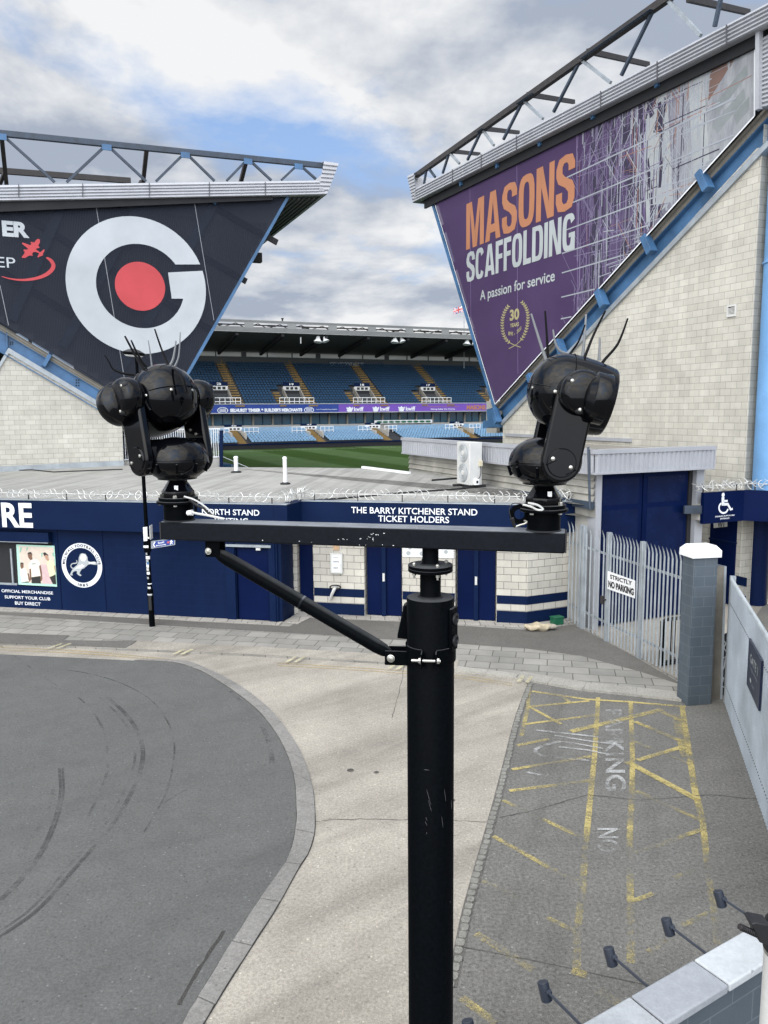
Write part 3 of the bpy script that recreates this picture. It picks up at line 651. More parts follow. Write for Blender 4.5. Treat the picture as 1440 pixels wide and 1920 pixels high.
part('light_body', mat('amber_fitting', (.5, .33, .2), .4), wl, lambda m: slab(m, PB, sB(627), sB(638.5), PB.sz(632, 1031)[1], PB.sz(632, 1022)[1], .005, .08), bevel=.01)
part('light_back', MT['white'], wl, lambda m: slab(m, PB, sB(626), sB(639.5), PB.sz(632, 1032)[1], PB.sz(632, 1021)[1], .002, .02))
hp = thing('hose_reel', 'small black ring with a dangling white hose on the navy wall stripe', 'hose', tuple(PB.p(sB(628), .9, 0)))
c = PB.hit(628.5, 1101, .15)
part('ring', MT['rubber'], hp, lambda m: m.tube([c + V((.17*math.cos(t), -.05*math.sin(t), .075*math.sin(t))) for t in [i*math.pi/10 for i in range(21)]], .022, 8), smooth=True)
part('hose', MT['plastic_grey'], hp, lambda m: m.tube([PB.hit(629, 1100, .1), PB.hit(626, 1106, .17), PB.hit(622, 1115, .15), PB.hit(619, 1124, .05)], [.05, .055, .05, .04], 8), smooth=True)
part('bracket', MT['galv'], hp, lambda m: m.cyl(PB.hit(630, 1101, 0), PB.hit(629, 1101, .14), .04))
mp = thing('site_map_board', 'white stadium map board on the cream wall between the double doors', 'sign', tuple(PB.p(sB(803), 2.1, 0)))
q0 = PB.sz(754.8, 1043.5); q1 = PB.sz(851, 1000)
part('board', MT['white'], mp, lambda m: slab(m, PB, q0[0], q1[0], q0[1], q1[1], .008, .03))
part('map_print', MT['silver_print'], mp, lambda m: [m.poly(m.ring(PB.p(q0[0]+(q1[0]-q0[0])*x, q0[1]+(q1[1]-q0[1])*y, .033), PB.n, r, 14)) for x, y, r in ((.12, .15, .07), (.38, .15, .07), (.85, .25, .06), (.15, .38, .06), (.6, .3, .08))])
sk = thing('sack', 'slumped pale sandbag on the pavement at the foot of the angled wall', 'sack', tuple(gnd(1008, 1174, PZ)))
c = gnd(1008, 1174, PZ+.13)
mb = MB(); mb.ell(c-V((0,0,.03)), .42, .2, .11, 20, 12); mb.v = [v + V((0, 0, .03*math.sin(v.x*17)+.02*math.sin(v.y*23+v.x*9))) for v in mb.v]; mb.build('sack_body', mat('sandy_sack', (.40, .34, .24), .9, var=.3, vs=8), sk, smooth=True)
part('sack_neck', mat('sandy_sack_neck', (.33, .29, .24), .9, var=.3, vs=6), sk, lambda m: m.ell(c+V((.38, .03, -.02)), .22, .12, .08, 14, 8), smooth=True)
gb_ = thing('green_crate', 'small dark green lidded box beside the sandbag and the fence', 'box', tuple(gnd(1044, 1170, PZ)))
c = gnd(1044, 1170, PZ)
MT['green'] = mat('green_plastic', (.01, .11, .055), .4)
part('box_body', MT['green'], gb_, lambda m: m.box(c+V((0, 0, .10)), .34, .24, .2, E3), bevel=.015)
part('lid', MT['green'], gb_, lambda m: m.box(c+V((0, 0, .225)), .37, .27, .04, E3), bevel=.012)

# flat roof: a gently rising sheet
rA = PA.p(0, 0, 0); back = -PA.n
def roof_z(x, y): return 3.70 + .030*max(0, (V((x, y, 0))-V((FA.o.x, FA.o.y, 0))).dot(back))
def on_roof(px, py):
    d = ray(px, py); t0, t1 = 5, 120
    for _ in range(50):
        t = (t0+t1)/2; p = C0+d*t
        if p.z > roof_z(p.x, p.y): t0 = t
        else: t1 = t
    return C0+d*t0
AL = Pl(on_roof(1000, 925), nD)                                     # annex left face
ann_c = AL.hit(1118, 900); AF = Pl(ann_c, eD)                       # annex front face
ann_far = AL.hit(768, 870)
gl_a = GL.hit(-500, 872); gl_b = GL.hit(232, 870)
outl = [FA.p(faL, 0, -.3), FA.p(faR, 0, -.3), FB.p(fbL, 0, -.3), FB.p(fbR, 0, -.3), FC.p(fcR, 0, -.2), V((*ann_c[:2], 0)), V((*ann_far[:2], 0)), on_roof(768, 889), on_roof(680, 878), on_roof(560, 876.5), on_roof(420, 876), V((*gl_b[:2], 0)), V((*gl_a[:2], 0))]
t = NT('roof_felt'); p = t.pos()
pr = t.map(p, rot=(0, 0, R(12.3)))
sv = t.noise(t.map(pr, (2.4, .12, 1)), 1.0, 6, .6, .5); a = t.noise(p, .5, 7, .65); f = t.noise(p, 25, 4)
c = t.mix(t.mr(a, .3, .7), (.27, .265, .245), (.37, .365, .34)); c = t.scale_col(c, t.mr(sv, .4, .72, 1.05, .68)); c = t.scale_col(c, t.mr(f, .3, .7, .9, 1.08))
br = t.n('ShaderNodeTexBrick'); t.l(pr, br.inputs['Vector'])
for k, v in (('Scale', 1), ('Brick Width', 60), ('Row Height', 1.0), ('Mortar Size', .02), ('Mortar Smooth', .5)): br.inputs[k].default_value = v
c = t.scale_col(c, t.mr(br.outputs['Fac'], 0, 1, 1, .72))
MT['roof_felt'] = t.done(t.bsdf(c, .9, bump=f, bd=.01, bst=.3))
mb = MB(); top = [V((q.x, q.y, roof_z(q.x, q.y))) for q in outl]; nq = len(top)
mb.add(top + [q-V((0, 0, .35)) for q in top], [tuple(range(nq)), tuple(range(2*nq-1, nq-1, -1))] + [(i, (i+1) % nq, nq+(i+1) % nq, nq+i) for i in range(nq)])
mb.build('roof', MT['roof_felt'], B)
part('roof_edge_trim', MT['white'], B, lambda m: [m.beam(V((*a[:2], roof_z(*a[:2])+.05)), V((*b[:2], roof_z(*b[:2])+.05)), .14, .09) for a, b in ((outl[7], outl[8]),)])
part('roof_kerb', MT['galv'], B, lambda m: [m.beam(V((*a[:2], roof_z(*a[:2])+.10))+GL.n*.12, V((*b[:2], roof_z(*b[:2])+.10))+GL.n*.12, .16, .26) for a, b in ((gl_a, gl_b),)])
part('roof_cable', MT['rubber'], B, lambda m: (m.tube([on_roof(x, y)+V((0, 0, .03)) for x, y in ((898, 914), (850, 919), (790, 923), (735, 927), (640, 936), (560, 941))], .03, 6), m.tube([on_roof(x, y)+V((0, 0, .03)) for x, y in ((0, 884), (60, 882), (100, 886), (230, 881))], .025, 6),
     m.tube([on_roof(x, y)+V((0, 0, .03)) for x, y in ((810, 902), (870, 897), (822, 901))], .04, 6)))
# vents and air conditioner on the roof
VG = 'roof vent pipes'
for (x, y, h, r, lb) in ((535, 908, .95, .075, 'white vent pipe standing nearest the razor wire on the flat roof'), (443, 886, .62, .09, 'shorter white vent pipe near the far edge of the flat roof')):
    b = on_roof(x, y); v = thing('vent_pipe', lb, 'vent pipe', tuple(b), VG)
    part('pipe', MT['white'], v, lambda m: m.cyl(b, b+V((0, 0, h)), r, n=16), smooth=True)
    part('cap', MT['white'], v, lambda m: m.lathe(b+V((0, 0, h)), V((0, 0, 1)), [(0, r*1.15), (.05, r*1.15), (.09, r*.6)], 16), smooth=True)
    part('base_flashing', MT['rubber'], v, lambda m: m.lathe(b, V((0, 0, 1)), [(0, r*2.6), (.05, r*2.4), (.08, r*1.1)], 20))
b = on_roof(889, 914.5); ac = thing('air_conditioner', 'white twin fan air conditioning unit standing on the flat roof by the grey annex', 'air conditioner', tuple(b))
b = b + V((0, 0, .06)); X, Y = E3, N3
W_, D_, H_ = .50, .92, 1.50
o = b + Y*.35
MT['ac_white'] = mat('weathered_white_enamel', (.55, .55, .54), .5, var=.08)
part('casing', MT['ac_white'], ac, lambda m: m.box(o+V((0, 0, H_/2+.04)), W_, D_, H_, X), bevel=.02)
for z in (.42, 1.12):
    fcn = o - X*(W_/2) + V((0, 0, z+.04))
    fr = part('fan_grille', MT['galv'], ac, lambda m: m.lathe(fcn, -X, [(0, .33), (.02, .33), (.025, .30)], 28))
    part('fan_hub', MT['plastic_grey'], fr, lambda m: m.lathe(fcn - X*.024, -X, [(0, .10), (.012, .09), (.016, .05)], 24))
    part('grille_ring', MT['plastic_grey'], fr, lambda m: [m.tube([fcn - X*.03 + (Y*math.cos(q_*math.pi/16)+V((0, 0, 1))*math.sin(q_*math.pi/16))*r_ for q_ in range(33)], .008, 5) for r_ in (.15, .2, .25, .3)])
part('control_box', MT['white'], ac, lambda m: m.box(o - Y*(D_/2+.05) + X*.0 + V((0, 0, .16)), .18, .1, .22, X), bevel=.01)
part('control_panel', MT['black_dark'], ac, lambda m: m.box(o - Y*(D_/2+.105) + V((0, 0, .16)), .07, .012, .09, X))
part('isolator', mat('beige_switch', (.55, .5, .36), .5), ac, lambda m: m.box(o - Y*(D_/2+.04) + X*.17 + V((0, 0, .80)), .12, .09, .2, X), bevel=.01)
part('cable', MT['rubber'], ac, lambda m: m.tube([o - Y*(D_/2+.05)+X*.17+V((0, 0, .7)), o - Y*(D_/2+.06)+X*.17+V((0, 0, .45)), o - Y*(D_/2+.06)+X*.12+V((0, 0, .3)), o - Y*(D_/2+.06)+X*.02+V((0, 0, .25))], .015, 6))
part('feet', MT['rubber'], ac, lambda m: [m.box(o+Y*k+V((0, 0, -.02)), .9, .12, .09, X) for k in (-.35, .35)])

# razor wire along the fascias
def razor(label, runs, grp='razor wire runs', dens=.20, big=1.0, seed=1):
    rnd = random.Random(seed); c0 = V(runs[0][0]); t = thing('razor_wire', label, 'razor wire', tuple(c0), grp)
    rod = MB(); th = MB(); post = MB()
    for a, b, hgt in runs:
        a, b = V(a), V(b); L = (b-a).length; d = (b-a)/L; w = V((-d.y, d.x, 0)); a2, b2 = a+V((0, 0, hgt)), b+V((0, 0, hgt))
        rod.tube([a2, b2], .014, 6)
        n = int(L/dens)
        for k in range(n):
            c = a2 + d*(L*(k+.5)/n)
            ang0 = rnd.uniform(0, 1.57)
            for q in range(4):
                an = ang0 + q*math.pi/2 + rnd.uniform(-.2, .2); u = w*math.cos(an)+V((0, 0, 1))*math.sin(an); sw = d*rnd.choice((-1, 1))
                l = .17*big*rnd.uniform(.8, 1.15)
                th.tube([c, c+u*l*.45+sw*l*.12, c+u*l*.8+sw*l*.42, c+u*l*.95+sw*l*.8], [.009*big, .011*big, .009*big, .002], 4)
        for k in range(int(L/1.4)+1):
            c = a + d*min(L, .3+k*1.4); post.beam(c, c+V((0, 0, hgt)), .03, .03)
    rod.build('rod', MT['razor'], t); th.build('thorns', MT['razor'], t); post.build('support', MT['rust'], t)
razor('long run of silver razor wire above the shop front fascia', [(FA.p(faL, FZ+.02, -.1), FA.p(faR-.15, FZ+.02, -.1), .2)], seed=2)
razor('run of razor wire above the ticket holders fascia lettering', [(FB.p(fbL+.1, FZ+.02, -.1), FB.p(fbR, FZ+.02, -.1), .22)], seed=3)
razor('dense bristling end of razor wire on the angled fascia before the blue doors', [(FC.p(.1, FZ+.02, -.08), FC.p(fcR-.7, FZ+.02, -.08), .2), (FC.p(fcR-1.2, FZ+.02, -.08), FC.p(fcR, FZ+.02, -.08), .28)], dens=.13, big=1.25, seed=4)
razor('small clump of razor wire on the fascia step above the visiting lettering', [(FA.p(faR-.1, FZ+.02, -.1), FB.p(fbL+.1, FZ+.02, -.1), .26)], dens=.08, big=1.25, seed=5)
# ------------------------------------------------------------------ grey annex
AN = thing('annex_building', 'grey flat roofed annex with ribbed metal parapet and tall blue doors below the stand', 'building', tuple(V((*ann_c[:2], 0))))
zt = AF.sz(1118, 842)[1]; zb = AF.sz(1118, 884)[1]; fa0, faf = 0.0, AF.sz(1322, 840)[0]; la0, laf = AL.sz(1118, 842)[0], AL.sz(768, 830)[0]
def ribs(m, pl, s0, s1, z0, z1, o, step=.17, dep=.035):
    n = max(2, int(abs(s1-s0)/step)); ds = (s1-s0)/n; pts = []
    for k in range(n):
        a = s0+ds*k; pts += [(a, o), (a+ds*.35, o), (a+ds*.45, o+dep), (a+ds*.9, o+dep)]
    pts.append((s1, o))
    for (a, oa), (b, ob) in zip(pts, pts[1:]): m.poly([pl.p(a, z0, oa), pl.p(b, z0, ob), pl.p(b, z1, ob), pl.p(a, z1, oa)])
def hribs(m, pl, s0, s1, z0, z1, o, step=.2, dep=.05):
    n = max(2, round((z1-z0)/step)); dz = (z1-z0)/n
    for k in range(n):
        z = z0+dz*k
        m.poly([pl.p(s0, z, o+dep), pl.p(s1, z, o+dep), pl.p(s1, z+dz*.8, o), pl.p(s0, z+dz*.8, o)]); m.poly([pl.p(s0, z+dz*.8, o), pl.p(s1, z+dz*.8, o), pl.p(s1, z+dz, o+dep), pl.p(s0, z+dz, o+dep)])
P_OFF = .35
part('ribbed_parapet', MT['light_clad'], AN, lambda m: (ribs(m, AF, fa0-P_OFF, faf, zb, zt-.12, P_OFF), ribs(m, AL, la0-P_OFF, laf, zb, zt-.12, P_OFF)))
part('parapet_cap', MT['light_clad'], AN, lambda m: (slab(m, AF, fa0-P_OFF-.06, faf+.05, zt-.12, zt, .1, P_OFF+.06), slab(m, AL, la0-P_OFF+.1, laf+.05, zt-.12, zt, .1, P_OFF+.06),
     slab(m, AF, fa0-P_OFF-.03, faf+.03, zb-.06, zb, .02, P_OFF+.05), slab(m, AL, la0-P_OFF+.05, laf+.03, zb-.06, zb, .02, P_OFF+.05), slab(m, AF, faf, faf+.05, zb, zt-.12, .02, P_OFF+.04)))
part('louvred_wall', MT['louvre'], AN, lambda m: hribs(m, AL, la0, laf, roof_z(*ann_c[:2])+.12, zb-.06, 0, .21, .07))
part('base_flashing', MT['steel_blue_dk'], AN, lambda m: slab(m, AL, la0, laf, roof_z(*ann_c[:2])-.1, roof_z(*ann_c[:2])+.12, -.1, .12))
part('annex_wall', MT['concrete_grey'], AN, lambda m: (slab(m, AF, .02, faf-.4, .0, zb-.07, -3, -.35), slab(m, AL, la0+.4, laf, 0, zt-.3, -3.2, -.06)))
part('roof_gravel', MT['concrete_brown'], AN, lambda m: m.prism([AF.p(.02, zt-.16, .3), AF.p(faf, zt-.16, .3), AF.p(faf, zt-.16, -7.2), AF.p(.02, zt-.16, -7.2)], V((0, 0, -.12))))
part('rear_trim', MT['light_clad'], AN, lambda m: slab(m, GR, GR.sz(1190, 680)[0], GR.sz(950, 670)[0], zt-.12, zt+.02, .01, .07))
dls, dms, drs = AF.sz(1128, 900)[0], AF.sz(1212, 900)[0], AF.sz(1303, 890)[0]
for a, b in ((dls, dms), (dms, drs-.12)):
    dd = part('tall_door', MT['navy_door'], AN, lambda m: slab(m, AF, a+.02, b-.02, .06, zb-.12, -.22, -.14))
    part('door_panel', mat('door_glass_panel', (.0025, .009, .045), .25, var=.2, vs=2, spec=.2), dd, lambda m: [slab(m, AF, a+.18, b-.15, z0, z1, -.14, -.132) for z0, z1 in ((zb-1.05, zb-.25), (1.2, zb-1.2))])
part('door_post', MT['light_clad'], AN, lambda m: (slab(m, AF, 0, dls, 0, zb-.06, -.35, .03), slab(m, AF, drs+.05, faf, 0, zb-.06, -.35, .03)))
part('door_jamb', MT['black_dark'], AN, lambda m: slab(m, AF, drs-.1, drs+.04, 0, zb-.08, -.3, -.12))
part('blue_downpipe', MT['steel_blue_dk'], AN, lambda m: m.cyl(AL.hit(1103, 838, P_OFF+.1), AL.hit(1106, 955, P_OFF+.1), .035))

# ------------------------------------------------------------------ shared stand pieces
def clad(m, pl, T0, T1, B0, B1, off, n=5, dep=.06):
    """shiplap cladding between a top line T0-T1 and a bottom line B0-B1 given as (s, z)"""
    L = lambda a, b, t: (a[0]+(b[0]-a[0])*t, a[1]+(b[1]-a[1])*t)
    for k in range(n):
        for t0, t1, o0, o1 in ((k/n, (k+.78)/n, off, off+dep), ((k+.78)/n, (k+1)/n, off+dep, off)):
            a, b, c, d = L(T0, B0, t0), L(T1, B1, t0), L(T1, B1, t1), L(T0, B0, t1)
            m.poly([pl.p(*a, o0), pl.p(*b, o0), pl.p(*c, o1), pl.p(*d, o1)])
    m.poly([pl.p(*T0, off), pl.p(*T1, off), pl.p(*T1, off-.25), pl.p(*T0, off-.25)]); m.poly([pl.p(*B0, off), pl.p(*B1, off), pl.p(*B1, off-.25), pl.p(*B0, off-.25)])
def offline(pl, a, b, d0, d1):
    """polygon strip parallel to the line a-b (s,z), from distance d0 to d1 below it"""
    t = V((b[0]-a[0], b[1]-a[1])).normalized(); nn = V((-t.y, t.x))
    if nn.y > 0: nn = -nn
    return [(a[0]+nn.x*d0, a[1]+nn.y*d0), (b[0]+nn.x*d0, b[1]+nn.y*d0), (b[0]+nn.x*d1, b[1]+nn.y*d1), (a[0]+nn.x*d1, a[1]+nn.y*d1)]
def pprism(m, pl, pts, o0, o1): m.prism([pl.p(s, z, o0) for s, z in pts], pl.n*(o1-o0))
def px_prism(m, pl, pts, o0, o1): pprism(m, pl, [pl.sz(x, y, o1) for x, y in pts], o0, o1)

def sup(cx, cy, rx, ry, e, a0, a1, n=20):
    out = []
    for k in range(n+1):
        a = R(a0+(a1-a0)*k/n); c, s = math.cos(a), math.sin(a)
        out.append((cx+rx*math.copysign(abs(c)**(2/e), c), cy+ry*math.copysign(abs(s)**(2/e), s)))
    return out
def ringpoly(w, a0, a1, st=.31):
    o = sup(w/2, .5, w/2, .5, 3.2, a0, a1); i = sup(w/2, .5, w/2-st, .355, 3.2, a0, a1)
    return [[o[k], o[k+1], i[k+1], i[k]] for k in range(len(o)-1)]
def rc(x0, y0, x1, y1): return [(x0, y0), (x1, y0), (x1, y1), (x0, y1)]
S_ = [(1, .70), (1, .82), (.86, .965), (.5, 1), (.15, .96), (0, .80), (0, .66), (.12, .53), (.5, .42), (.66, .33), (.66, .20), (.58, .14), (.42, .14), (.34, .20), (.34, .36), (0, .36), (0, .2), (.13, .035), (.5, 0), (.87, .04), (1, .2), (1, .38), (.88, .5), (.5, .61), (.34, .69), (.34, .80), (.42, .86), (.58, .86), (.66, .80), (.66, .70)]
GLY = {'M': (1.36, [rc(0, 0, .30, 1), rc(1.06, 0, 1.36, 1), [(.301, 1), (.44, 1), (.80, 0), (.52, 0), (.301, .82)], [(1.059, 1), (.92, 1), (.681, .35), (.81, 0), (.84, 0), (1.059, .82)]]),
 'A': (1.08, [[(0, 0), (.32, 0), (.60, 1), (.34, 1)], [(1.08, 0), (.76, 0), (.54, .78), (.601, 1), (.74, 1)], [(.36, .16), (.72, .16), (.68, .33), (.41, .33)]]),
 'S': (.98, [[(x*.98, y) for x, y in S_]]), 'O': (.98, ringpoly(.98, 0, 360)), 'N': (1.02, [rc(0, 0, .29, 1), rc(.73, 0, 1.02, 1), [(.291, 1), (.36, 1), (.729, .30), (.729, 0), (.66, 0), (.291, .62)]]),
 'C': (.95, ringpoly(.95, 28, 332)), 'F': (.74, [rc(0, 0, .31, 1), rc(.311, .84, .74, 1), rc(.311, .43, .70, .58)]), 'L': (.72, [rc(0, 0, .31, 1), rc(.311, 0, .72, .16)]), 'I': (.31, [rc(0, 0, .31, 1)]),
 'D': (.97, [rc(0, 0, .31, 1), rc(.311, .86, .48, 1), rc(.311, 0, .48, .14)] + [q for q in ringpoly(.97, -90, 90)]), 'G': (.98, ringpoly(.98, 28, 345) + [rc(.669, 0, .98, .48), rc(.50, .36, .668, .48)])}
def block_text(m, s, pl, bl, tr, off):
    u0, v0 = pl.sz(*bl, off); u1, v1 = pl.sz(*tr, off); gap = .10; tot = sum(GLY[c][0] for c in s)+gap*(len(s)-1); x = 0; j = 0
    for c in s:
        w, polys = GLY[c]
        for p in polys:
            m.poly([pl.p(u0+(x+a)/tot*(u1-u0), v0+b*(v1-v0), off+j*2e-5) for a, b in p]); j += 1
        x += w+gap
# ------------------------------------------------------------------ left grandstand
LS = thing('left_grandstand', 'grandstand with dark mesh banner showing a pale ring letter around a red disc', 'grandstand', tuple(GL.p(0, 0)))
LS.name = 'grandstand'
away = -GL.n
part('gable_wall', MT['block'], LS, lambda m: px_prism(m, GL, [(-128, 905), (16, 660), (186, 762), (229, 788), (232, 905)], -.35, 0))
part('gable_coping', MT['galv'], LS, lambda m: (px_prism(m, GL, [(16, 652), (186, 753.5), (236, 783), (236, 793), (186, 763), (16, 662)], -.4, .08), px_prism(m, GL, [(16, 652), (16, 663), (-124, 901), (-133, 901)], -.4, .078)))
ba, bb_ = GL.sz(-160, 510, .1), GL.sz(300, 788, .1)
part('raker_beam', MT['steel_blue'], LS, lambda m: pprism(m, GL, offline(GL, ba, bb_, .28, 1.06), -.3, -.12))
part('raker_flange', MT['steel_blue'], LS, lambda m: (pprism(m, GL, offline(GL, ba, bb_, 1.06, 1.10), -.4, .12), pprism(m, GL, offline(GL, ba, bb_, .25, .28), -.4, .0)))
part('terrace_edge', MT['concrete_brown'], LS, lambda m: (pprism(m, GL, offline(GL, ba, bb_, .02, .25), -.5, .02), pprism(m, GL, offline(GL, ba, bb_, .10, .17), .02, .1)))
Kl = crop(0, 220, 2); Kg = crop(0, 580, 1440/260)
for pts in ([Kg(520, 430), Kg(556, 450), Kg(470, 598), Kg(432, 575)],):
    part('bracket', MT['steel_blue'], LS, lambda m: px_prism(m, GL, pts, -.1, .25))
part('splice_plate', MT['steel_blue'], LS, lambda m: px_prism(m, GL, [Kg(62, 210), Kg(76, 215), Kg(80, 400), Kg(66, 395)], -.12, .02))
part('bolt_group', MT['black_dark'], LS, lambda m: [m.cyl(GL.hit(*Kg(x, y), -.12), GL.hit(*Kg(x, y), -.09), .035, n=8) for x in (792, 818) for y in (735, 762, 790)] + [m.cyl(GL.hit(*Kg(x, y), -.12), GL.hit(*Kg(x, y), -.09), .03, n=8) for x in (108, 130) for y in (340, 360)])
def banner_mesh(name, col, trans, extra=None):
    t = NT(name); p = t.pos(); a = t.noise(p, .35, 5); f = t.noise(p, 18, 3)
    c = t.mix(t.mr(a, .3, .7), sc3(col, .88), sc3(col, 1.12)) if not extra else extra(t, p)
    b = t.bsdf(c, .65, spec=.12); tr = t.n('ShaderNodeBsdfTransparent'); mx = t.n('ShaderNodeMixShader')
    mx.inputs[0].default_value = 1-trans; t.l(tr.outputs[0], mx.inputs[1]); t.l(b.outputs[0], mx.inputs[2])
    return t.done(mx)
MT['bannerL'] = banner_mesh('dark_mesh_banner', (.019, .0235, .037), .30)
MT['bannerL_white'] = banner_mesh('grey_white_mesh_print', (.50, .53, .56), .10)
MT['bannerL_red'] = banner_mesh('coral_red_mesh_print', (.55, .085, .095), .12)
MT['white_rope'] = mat('pale_seam', (.22, .23, .25), .6)
bo = .3
MT['backing'] = mat('ribbed_backing_sheet', (.11, .118, .13), .7, var=.1)
def backing(m):
    n = 150; dirv = V((.32, 1)).normalized()
    poly = [GL.sz(*q, -.15) for q in [(-190, 380), (0, 374), (537, 368), (303, 784), (0, 603), (-190, 483)]]
    pprism(m, GL, poly, -.5, -.15)
part('backing_sheet', MT['backing'], LS, backing)
def rib(m):
    a0, a1 = GL.sz(-150, 380)[0], GL.sz(530, 380)[0]
    for k in range(150):
        s_ = a0+(a1-a0)*k/150; zt_ = GL.sz(0, 372)[1]; pts_ = [(s_+.16*(j-30)*.35, zt_-.16*(30-j)*0-(30-j)*.36) for j in range(31)]
        ok = [q for q in pts_ if in_poly(q, LBP)]
        if len(ok) > 1: m.beam(GL.p(*ok[0], -.13), GL.p(*ok[-1], -.13), .035, .05, GL.n)
LBP = [GL.sz(*q, -.15) for q in [(-190, 380), (0, 374), (537, 368), (303, 784), (0, 603), (-190, 483)]]
def in_poly(q, L):
    s_ = set()
    for (a, b), (c, d) in zip(L, L[1:]+L[:1]): s_.add((c-a)*(q[1]-b)-(d-b)*(q[0]-a) > 0)
    return len(s_) == 1
part('backing_ribs', MT['clad_dark'], LS, rib)
for a, b in (((118, 380), (22, 600)), ((267, 375), (118, 650)), ((406, 373), (215, 712)), ((-20, 380), (-80, 520))):
    part('banner_strut', MT['steel_blue_dk'], LS, lambda m: m.beam(GL.hit(*a, .02), GL.hit(*b, .02), .42, .16, GL.n))
for a, b in (((30, 395), (395, 618)), ((-60, 470), (318, 705)), ((215, 385), (462, 528)), ((395, 385), (520, 455))):
    part('banner_purlin', MT['black_dark'], LS, lambda m: m.beam(GL.hit(*a, -.05), GL.hit(*b, -.05), .28, .12, GL.n))
bn = part('banner', MT['bannerL'], LS, lambda m: m.poly(GL.hits([(-200, 384), (0, 378), (537, 370), (300, 788), (0, 607), (-200, 487)], bo)))
part('banner_edge', MT['steel_blue'], LS, lambda m: (m.beam(GL.hit(540, 369, bo), GL.hit(300, 792, bo), .14, .12, GL.n),))
part('banner_seam', MT['white_rope'], bn, lambda m: [m.ribbon(GL.hits(q, bo+.008), .03, GL.n) for q in ([(180, 386), (234, 715)], [(365, 382), (401, 600)], [(0, 535), (16, 610)])])
K = crop(0, 400, 1440/140)
def fnL(o): return lambda x, y: GL.hit(x, y, o)
# ring letter
gz = .012
cx, cz = GL.sz(259, 535, bo); rx = (GL.sz(389.5, 535, bo)[0]-GL.sz(128, 535, bo)[0])/2; rzv = (GL.sz(259, 406.5, bo)[1]-GL.sz(259, 663.5, bo)[1])/2; cz = (GL.sz(259, 406.5, bo)[1]+GL.sz(259, 663.5, bo)[1])/2
hx = (GL.sz(345, 540, bo)[0]-GL.sz(180.5, 540, bo)[0])/2; hz = (GL.sz(255, 457, bo)[1]-GL.sz(255, 615, bo)[1])/2; hc = ((GL.sz(345, 540, bo)[0]+GL.sz(180.5, 540, bo)[0])/2, (GL.sz(255, 457, bo)[1]+GL.sz(255, 615, bo)[1])/2)
def ringletter(m):
    A = [20 + k*(360-20-2)/90 for k in range(91)]; 
    # outer from the upper right cut, anticlockwise, to the level of the bar
    za = GL.sz(377, 496, bo)[1]; zb2 = GL.sz(383, 508, bo)[1]
    t0 = math.degrees(math.asin((za-cz)/rzv)); t1 = 360+math.degrees(math.asin((zb2-cz)/rzv))
    h0 = math.degrees(math.asin(min(1, (GL.sz(330, 496, bo)[1]-hc[1])/hz)))
    h1 = 360-math.degrees(math.asin(min(1, (hc[1]-GL.sz(342, 560, bo)[1])/hz)))
    n = 90; out = []; inn = []
    for k in range(n+1):
        a = R(t0+(t1-t0)*k/n); b = R(h0+(h1-h0)*k/n)
        out.append((cx+rx*math.cos(a), cz+rzv*math.sin(a))); inn.append((hc[0]+hx*math.cos(b), hc[1]+hz*math.sin(b)))
    for k in range(n): m.poly([GL.p(*q, bo+gz) for q in (out[k], out[k+1], inn[k+1], inn[k])])
    i1 = inn[-1]; o1 = out[-1]
    m.poly([GL.p(*q, bo+gz) for q in (o1, GL.sz(315, 511, bo), GL.sz(322, 560, bo), i1)])
part('ring_letter', MT['bannerL_white'], bn, ringletter)
dx, dz = GL.sz(263, 537, bo); dr_ = (GL.sz(310, 537, bo)[0]-GL.sz(216, 537, bo)[0])/2; dz_ = (GL.sz(263, 491.5, bo)[1]-GL.sz(263, 583, bo)[1])/2
part('red_disc', MT['bannerL_red'], bn, lambda m: m.poly([GL.p(dx+dr_*math.cos(a), dz+dz_*math.sin(a), bo+gz) for a in [i*math.pi/32 for i in range(64)]]))
part('lettering', MT['bannerL_white'], bn, lambda m: (text_px(m, 'ER', GL, K(50, 440), K(550, 178), bo+.013, .05), text_px(m, 'EP', GL, K(-60, 1035), K(290, 858), bo+.013, 0)))
plane_o = [(735, 490), (770, 505), (768, 560), (738, 625), (770, 662), (700, 680), (700, 700), (760, 745), (775, 755), (840, 695), (862, 700), (855, 730), (825, 790), (830, 810), (775, 830), (735, 852), (722, 840), (755, 768), (690, 745), (640, 750), (618, 785), (638, 815), (560, 815), (490, 858), (430, 860), (418, 840), (460, 790), (480, 740), (452, 715), (460, 695), (520, 700), (540, 680), (470, 625), (425, 585), (430, 565), (480, 575), (580, 615), (605, 590), (588, 560), (610, 548), (660, 565), (700, 510)]
sw = catmull([(890, 850), (960, 890), (1018, 960), (1025, 1040), (960, 1130), (830, 1210), (640, 1265), (420, 1285), (200, 1262), (30, 1215)], 5)
part('plane_emblem', MT['bannerL_red'], bn, lambda m: (m.poly(GL.hits([K(*q) for q in plane_o], bo+.012)), m.ribbon(GL.hits([K(*q) for q in sw], bo+.0125), [.02+.15*math.sin(math.pi*min(1, (k/len(sw))**.6*1.0)) if k < len(sw)-1 else .02 for k in range(len(sw))], GL.n)))
